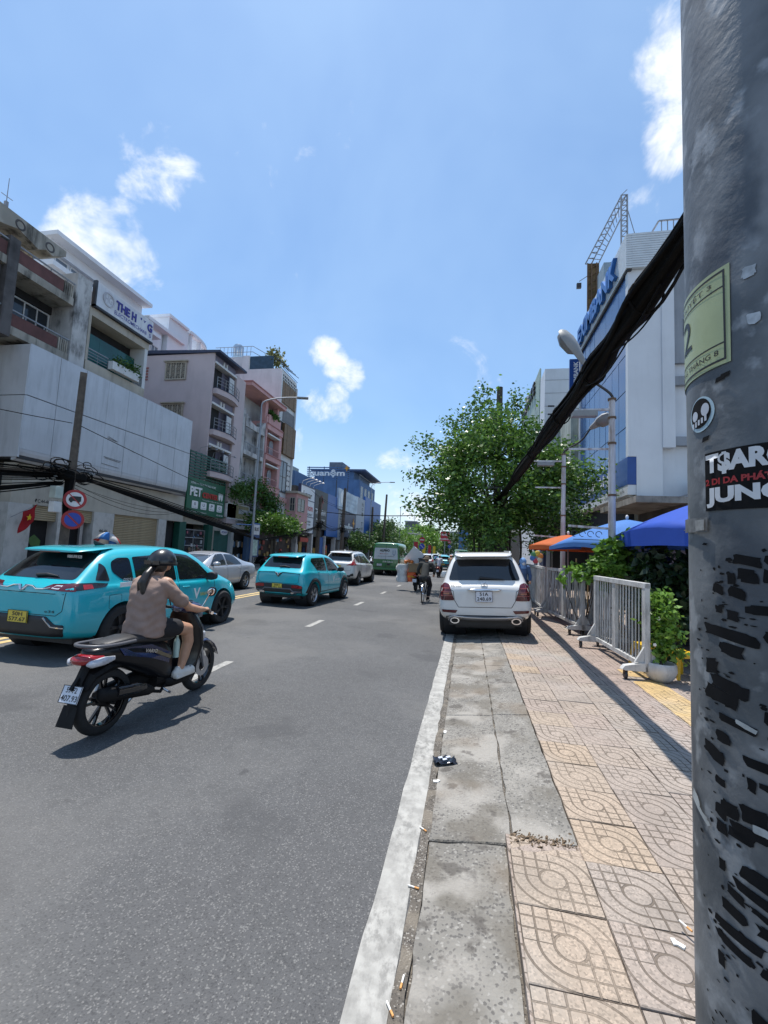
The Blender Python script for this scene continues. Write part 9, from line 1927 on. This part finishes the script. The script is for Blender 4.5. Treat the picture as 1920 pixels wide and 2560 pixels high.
# trees and blocks at the far end
M_LEAFM = mat('far_leaf', (.055, .115, .028), .55, var=.4, vs=3, transl=.3)
for lab, x, y, z0, rx, ry, rz, n, seed in (('dense bright green tree beside the long blue hoarding', -14.6, 78, 4.4, 2.6, 6.0, 2.6, 4200, 81), ('green tree beyond the bright one on the left kerb', -14.4, 96, 4.0, 2.8, 6.5, 2.7, 3600, 82), ('bushy tree in front of the blue hoarding near the green van', -14.7, 60, 2.6, 1.2, 4.0, 1.5, 2200, 83),
                                           ('dark green tree closing the street on the left', -13, 128, 5.0, 5, 6, 4.2, 3000, 84), ('broad green tree at the end of the street', -6.5, 165, 4.5, 6, 6, 4.5, 3000, 85), ('distant tree left of the red billboard', -16, 170, 6.0, 7, 7, 5.5, 2600, 86), ('distant tree on the right behind the banyan roots', 4.5, 120, 4.2, 4.2, 6, 3.8, 2600, 87), ('mid green tree beyond the banyan on the right pavement', 3.0, 62, 4.0, 2.3, 4, 3.2, 3000, 88), ('far small tree in the middle distance right of the road', 1.5, 95, 3.4, 2.2, 3, 2.6, 2000, 89)):
    street_tree(lab, x, y, z0, rx, ry, rz, z0*.6, n, .42 if y < 100 else .75, M_LEAFM if seed % 2 else mat('mid_leaf'), seed, nc=46, tr=.2)
def far_block(label, x0, x1, y0, y1, h, m, fl_, nw, roof=True):
    t = thing('distant_building', label, 'building', ((x0+x1)/2, y0, 0), group='distant buildings at the end of the street'); pbox(t, 'wall', m, x0, x1, y0, y1, 0, h)
    if roof: pbox(t, 'roof_edge', M_RAIL, x0-.3, x1+.3, y0-.3, y1, h, h+.5)
    fh = h/fl_
    me = None; off = OFF[t.name]
    for i in range(fl_):
        for k in range(nw):
            a = x0+(x1-x0)*(k+.2)/nw; c = x0+(x1-x0)*(k+.8)/nw
            if me is None: me = MB().box(0, c-a, -.06, .05, 0, fh*.5).mesh('window'); me.materials.append(M_GLASS)
            o = bpy.data.objects.new('window', me); COL.objects.link(o); o.parent = t; o.location = Vector((a, y0, i*fh+fh*.3))-Vector(off)
    return t
far_block('dark slate tower block on the skyline', -29, -23.8, 200, 212, 15.6, mat('slate_tower', (.10, .12, .15), .7), 7, 6); far_block('low pale block right of the dark slate tower', -23.4, -15, 205, 215, 12.6, mat('pale_block', (.40, .43, .45), .8), 5, 8); far_block('white block near the red billboard', -11.5, -4.5, 195, 205, 11.2, mat('white_block', (.55, .58, .60), .8), 5, 6)
far_block('pale tall block far behind on the right', -4, 8, 210, 225, 14, mat('pale_block'), 6, 9); far_block('grey low block behind the far trees on the left', -44, -30, 190, 205, 9.5, mat('grey_block', (.28, .30, .33), .8), 4, 9); far_block('yellowish wall house on the left beyond the trees', -18.5, -15.2, 104, 112, 6.0, mat('yellow_house', (.50, .46, .26), .8), 2, 3); far_block('long roofed market hall far left', -22, -14, 150, 160, 8.4, mat('grey_block'), 2, 6); far_block('blue glazed block behind the banyan tree', -3.0, 5.5, 140, 150, 10.8, mat('blue_block', (.05, .16, .36), .5), 5, 7); far_block('white tall block at the end right of the road', .5, 9, 172, 185, 9.0, mat('white_block'), 4, 7)
for x, y, h, lab in ((-25.5, 206, 19.5, 'thin lattice mast on the dark slate tower'), (-16.5, 209, 19, 'thin antenna mast on the pale block')):
    t = thing('radio_mast', lab, 'antenna', (x, y, 12)); b = MB().bar((x, y, 12), (x, y, h), .18)
    for k in range(4): b.bar((x-.8, y, h-3+k*.7), (x+.8, y, h-3+k*.7), .08)
    b.build('mast', M_RAIL, t)
rbd = thing('red_billboard', 'red billboard with white lettering over the far end of the street', 'billboard', (-6, 110, 0)); pbox(rbd, 'panel', mat('billboard_red', (.38, .02, .03), .5), -6.9, -4.7, 110, 110.2, 4.9, 7.2); lettering(rbd, 'TRÀ SỮA', M_WTXT, (-6.7, 109.98, 6.2), (1, 0, 0), 1.8, (0, 0, 1), .6, bold=.03); lettering(rbd, 'KHUYẾN MÃI', M_WTXT, (-6.7, 109.98, 5.2), (1, 0, 0), 1.8, (0, 0, 1), .5, bold=.03); pbox(rbd, 'post', M_RAIL, -5.9, -5.7, 110.2, 110.4, 0, 4.9)
def sign_post(label, x, y, kinds, h, arm=None):
    t = thing('sign_post', label, 'traffic sign', (x, y, 0)); MB().cyl((x, y, 0), (x, y, h), .05, seg=8).build('post', M_RAIL, t)
    for k, z in kinds:
        MB().lathe([(0, 0), (.38, 0), (.38, -.02), (0, -.02)], (x, y-.05, z), 'y', 24).build('disc', M_SR if k == 'red' else M_SB, t)
        if k == 'red': MB().box(x-.27, x+.27, y-.085, y-.075, z-.06, z+.06).build('bar', M_SW, t)
        else: MB().bar((x-.22, y-.08, z+.22), (x+.22, y-.08, z-.22), .06, .02, (0, 1, 0)).build('bar', M_SW, t)
    if arm: MB().cyl((x, y, h-.1), (x-arm, y, h), .05, seg=8).build('arm', M_RAIL, t)
    return t
sign_post('red no-entry disc above a blue disc on a post in the median', -5.93, 57, (('red', 3.4), ('blue', 2.55)), 4.2, 1.9); sign_post('smaller red and blue disc pair further down the street', -4.2, 100, (('red', 4.4), ('blue', 3.4)), 5.0)
for k in range(4):
    x = -7.4; y = 60+k*11; fb_ = thing('street_banner', ['nearest red banner on a median post', 'second red banner on a median post', 'third red banner on a median post', 'farthest red banner on a median post'][k], 'banner', (x, y, 0), group='red banners along the median')
    MB().cyl((x, y, 0), (x, y, 3.4), .04, seg=6).build('post', M_RAIL, fb_); pbox(fb_, 'cloth', [mat('billboard_red'), mat('sign_yellow')][k % 2], x+.05, x+.6, y-.01, y+.01, 1.4, 3.2)
# more traffic in the distance, built from the nearer cars
def car_copy(src, label, x, y, rz, paint):
    c = copy_tree(bpy.data.objects[src]); c['label'] = label; c['group'] = 'distant traffic'; c.location = (x, y, 0); c.rotation_euler = (0, 0, rz)
    for ch in c.children:
        if ch.name.startswith('body') and ch.data.materials and paint:
            ch.material_slots[0].link = 'OBJECT'; ch.material_slots[0].material = paint
MV = 'white_people_carrier'; TS = [o.name for o in bpy.data.objects if o.name.startswith('cyan_taxi') and o.parent is None][1]
car_copy(MV, 'white people carrier waiting beyond the loaded motorbike', -3.9, 43, R(-1), None); car_copy(TS, 'far cyan taxi left of the cyclist', -2.6, 50, 0, None); car_copy('green_van', 'green minibus far down the right lane', -.9, 60, 0, None); car_copy(MV, 'pale green car far down the street', -4.6, 62, 0, mat('pale_green_paint', (.10, .30, .16), .35, coat=.8))
car_copy(MV, 'white car farthest but one in the queue', -2.3, 74, 0, None); car_copy(TS, 'blue-grey car farthest in the queue', -4.4, 84, 0, mat('blue_grey_paint', (.16, .22, .30), .35, coat=.8)); car_copy('silver_saloon', 'silver car coming towards the camera beyond the green van', -9.4, 47, math.pi, None); car_copy('silver_saloon', 'dark red car coming towards the camera far off', -10.2, 75, math.pi, mat('dark_red_paint', (.16, .02, .02), .35, coat=.8))
car_copy(MV, 'grey car parked at the left kerb under the bright tree', -13.2, 70, math.pi, mat('grey_paint', (.18, .19, .2), .35, coat=.8))
# white car roof just ahead of the parked off-roader
car_copy(MV, 'white car parked ahead of the off-roader, only its roof showing', .55, 19.2, 0, None)
# parked scooters on the left pavement
for k, (x, y) in enumerate(((-15.4, 22.3), (-15.6, 24.9), (-15.4, 30.3), (-15.5, 35.9))):
    motorbike(['parked motorbike by the right marble pillar', 'parked motorbike outside the pet shop window', 'parked motorbike behind the bus stop', 'parked motorbike under the low bright tree'][k], (x, y, .14), R(90+rng.uniform(-20, 20)), [mat('red_body'), M_SCN, M_SCB, mat('grey_emblem')][k])
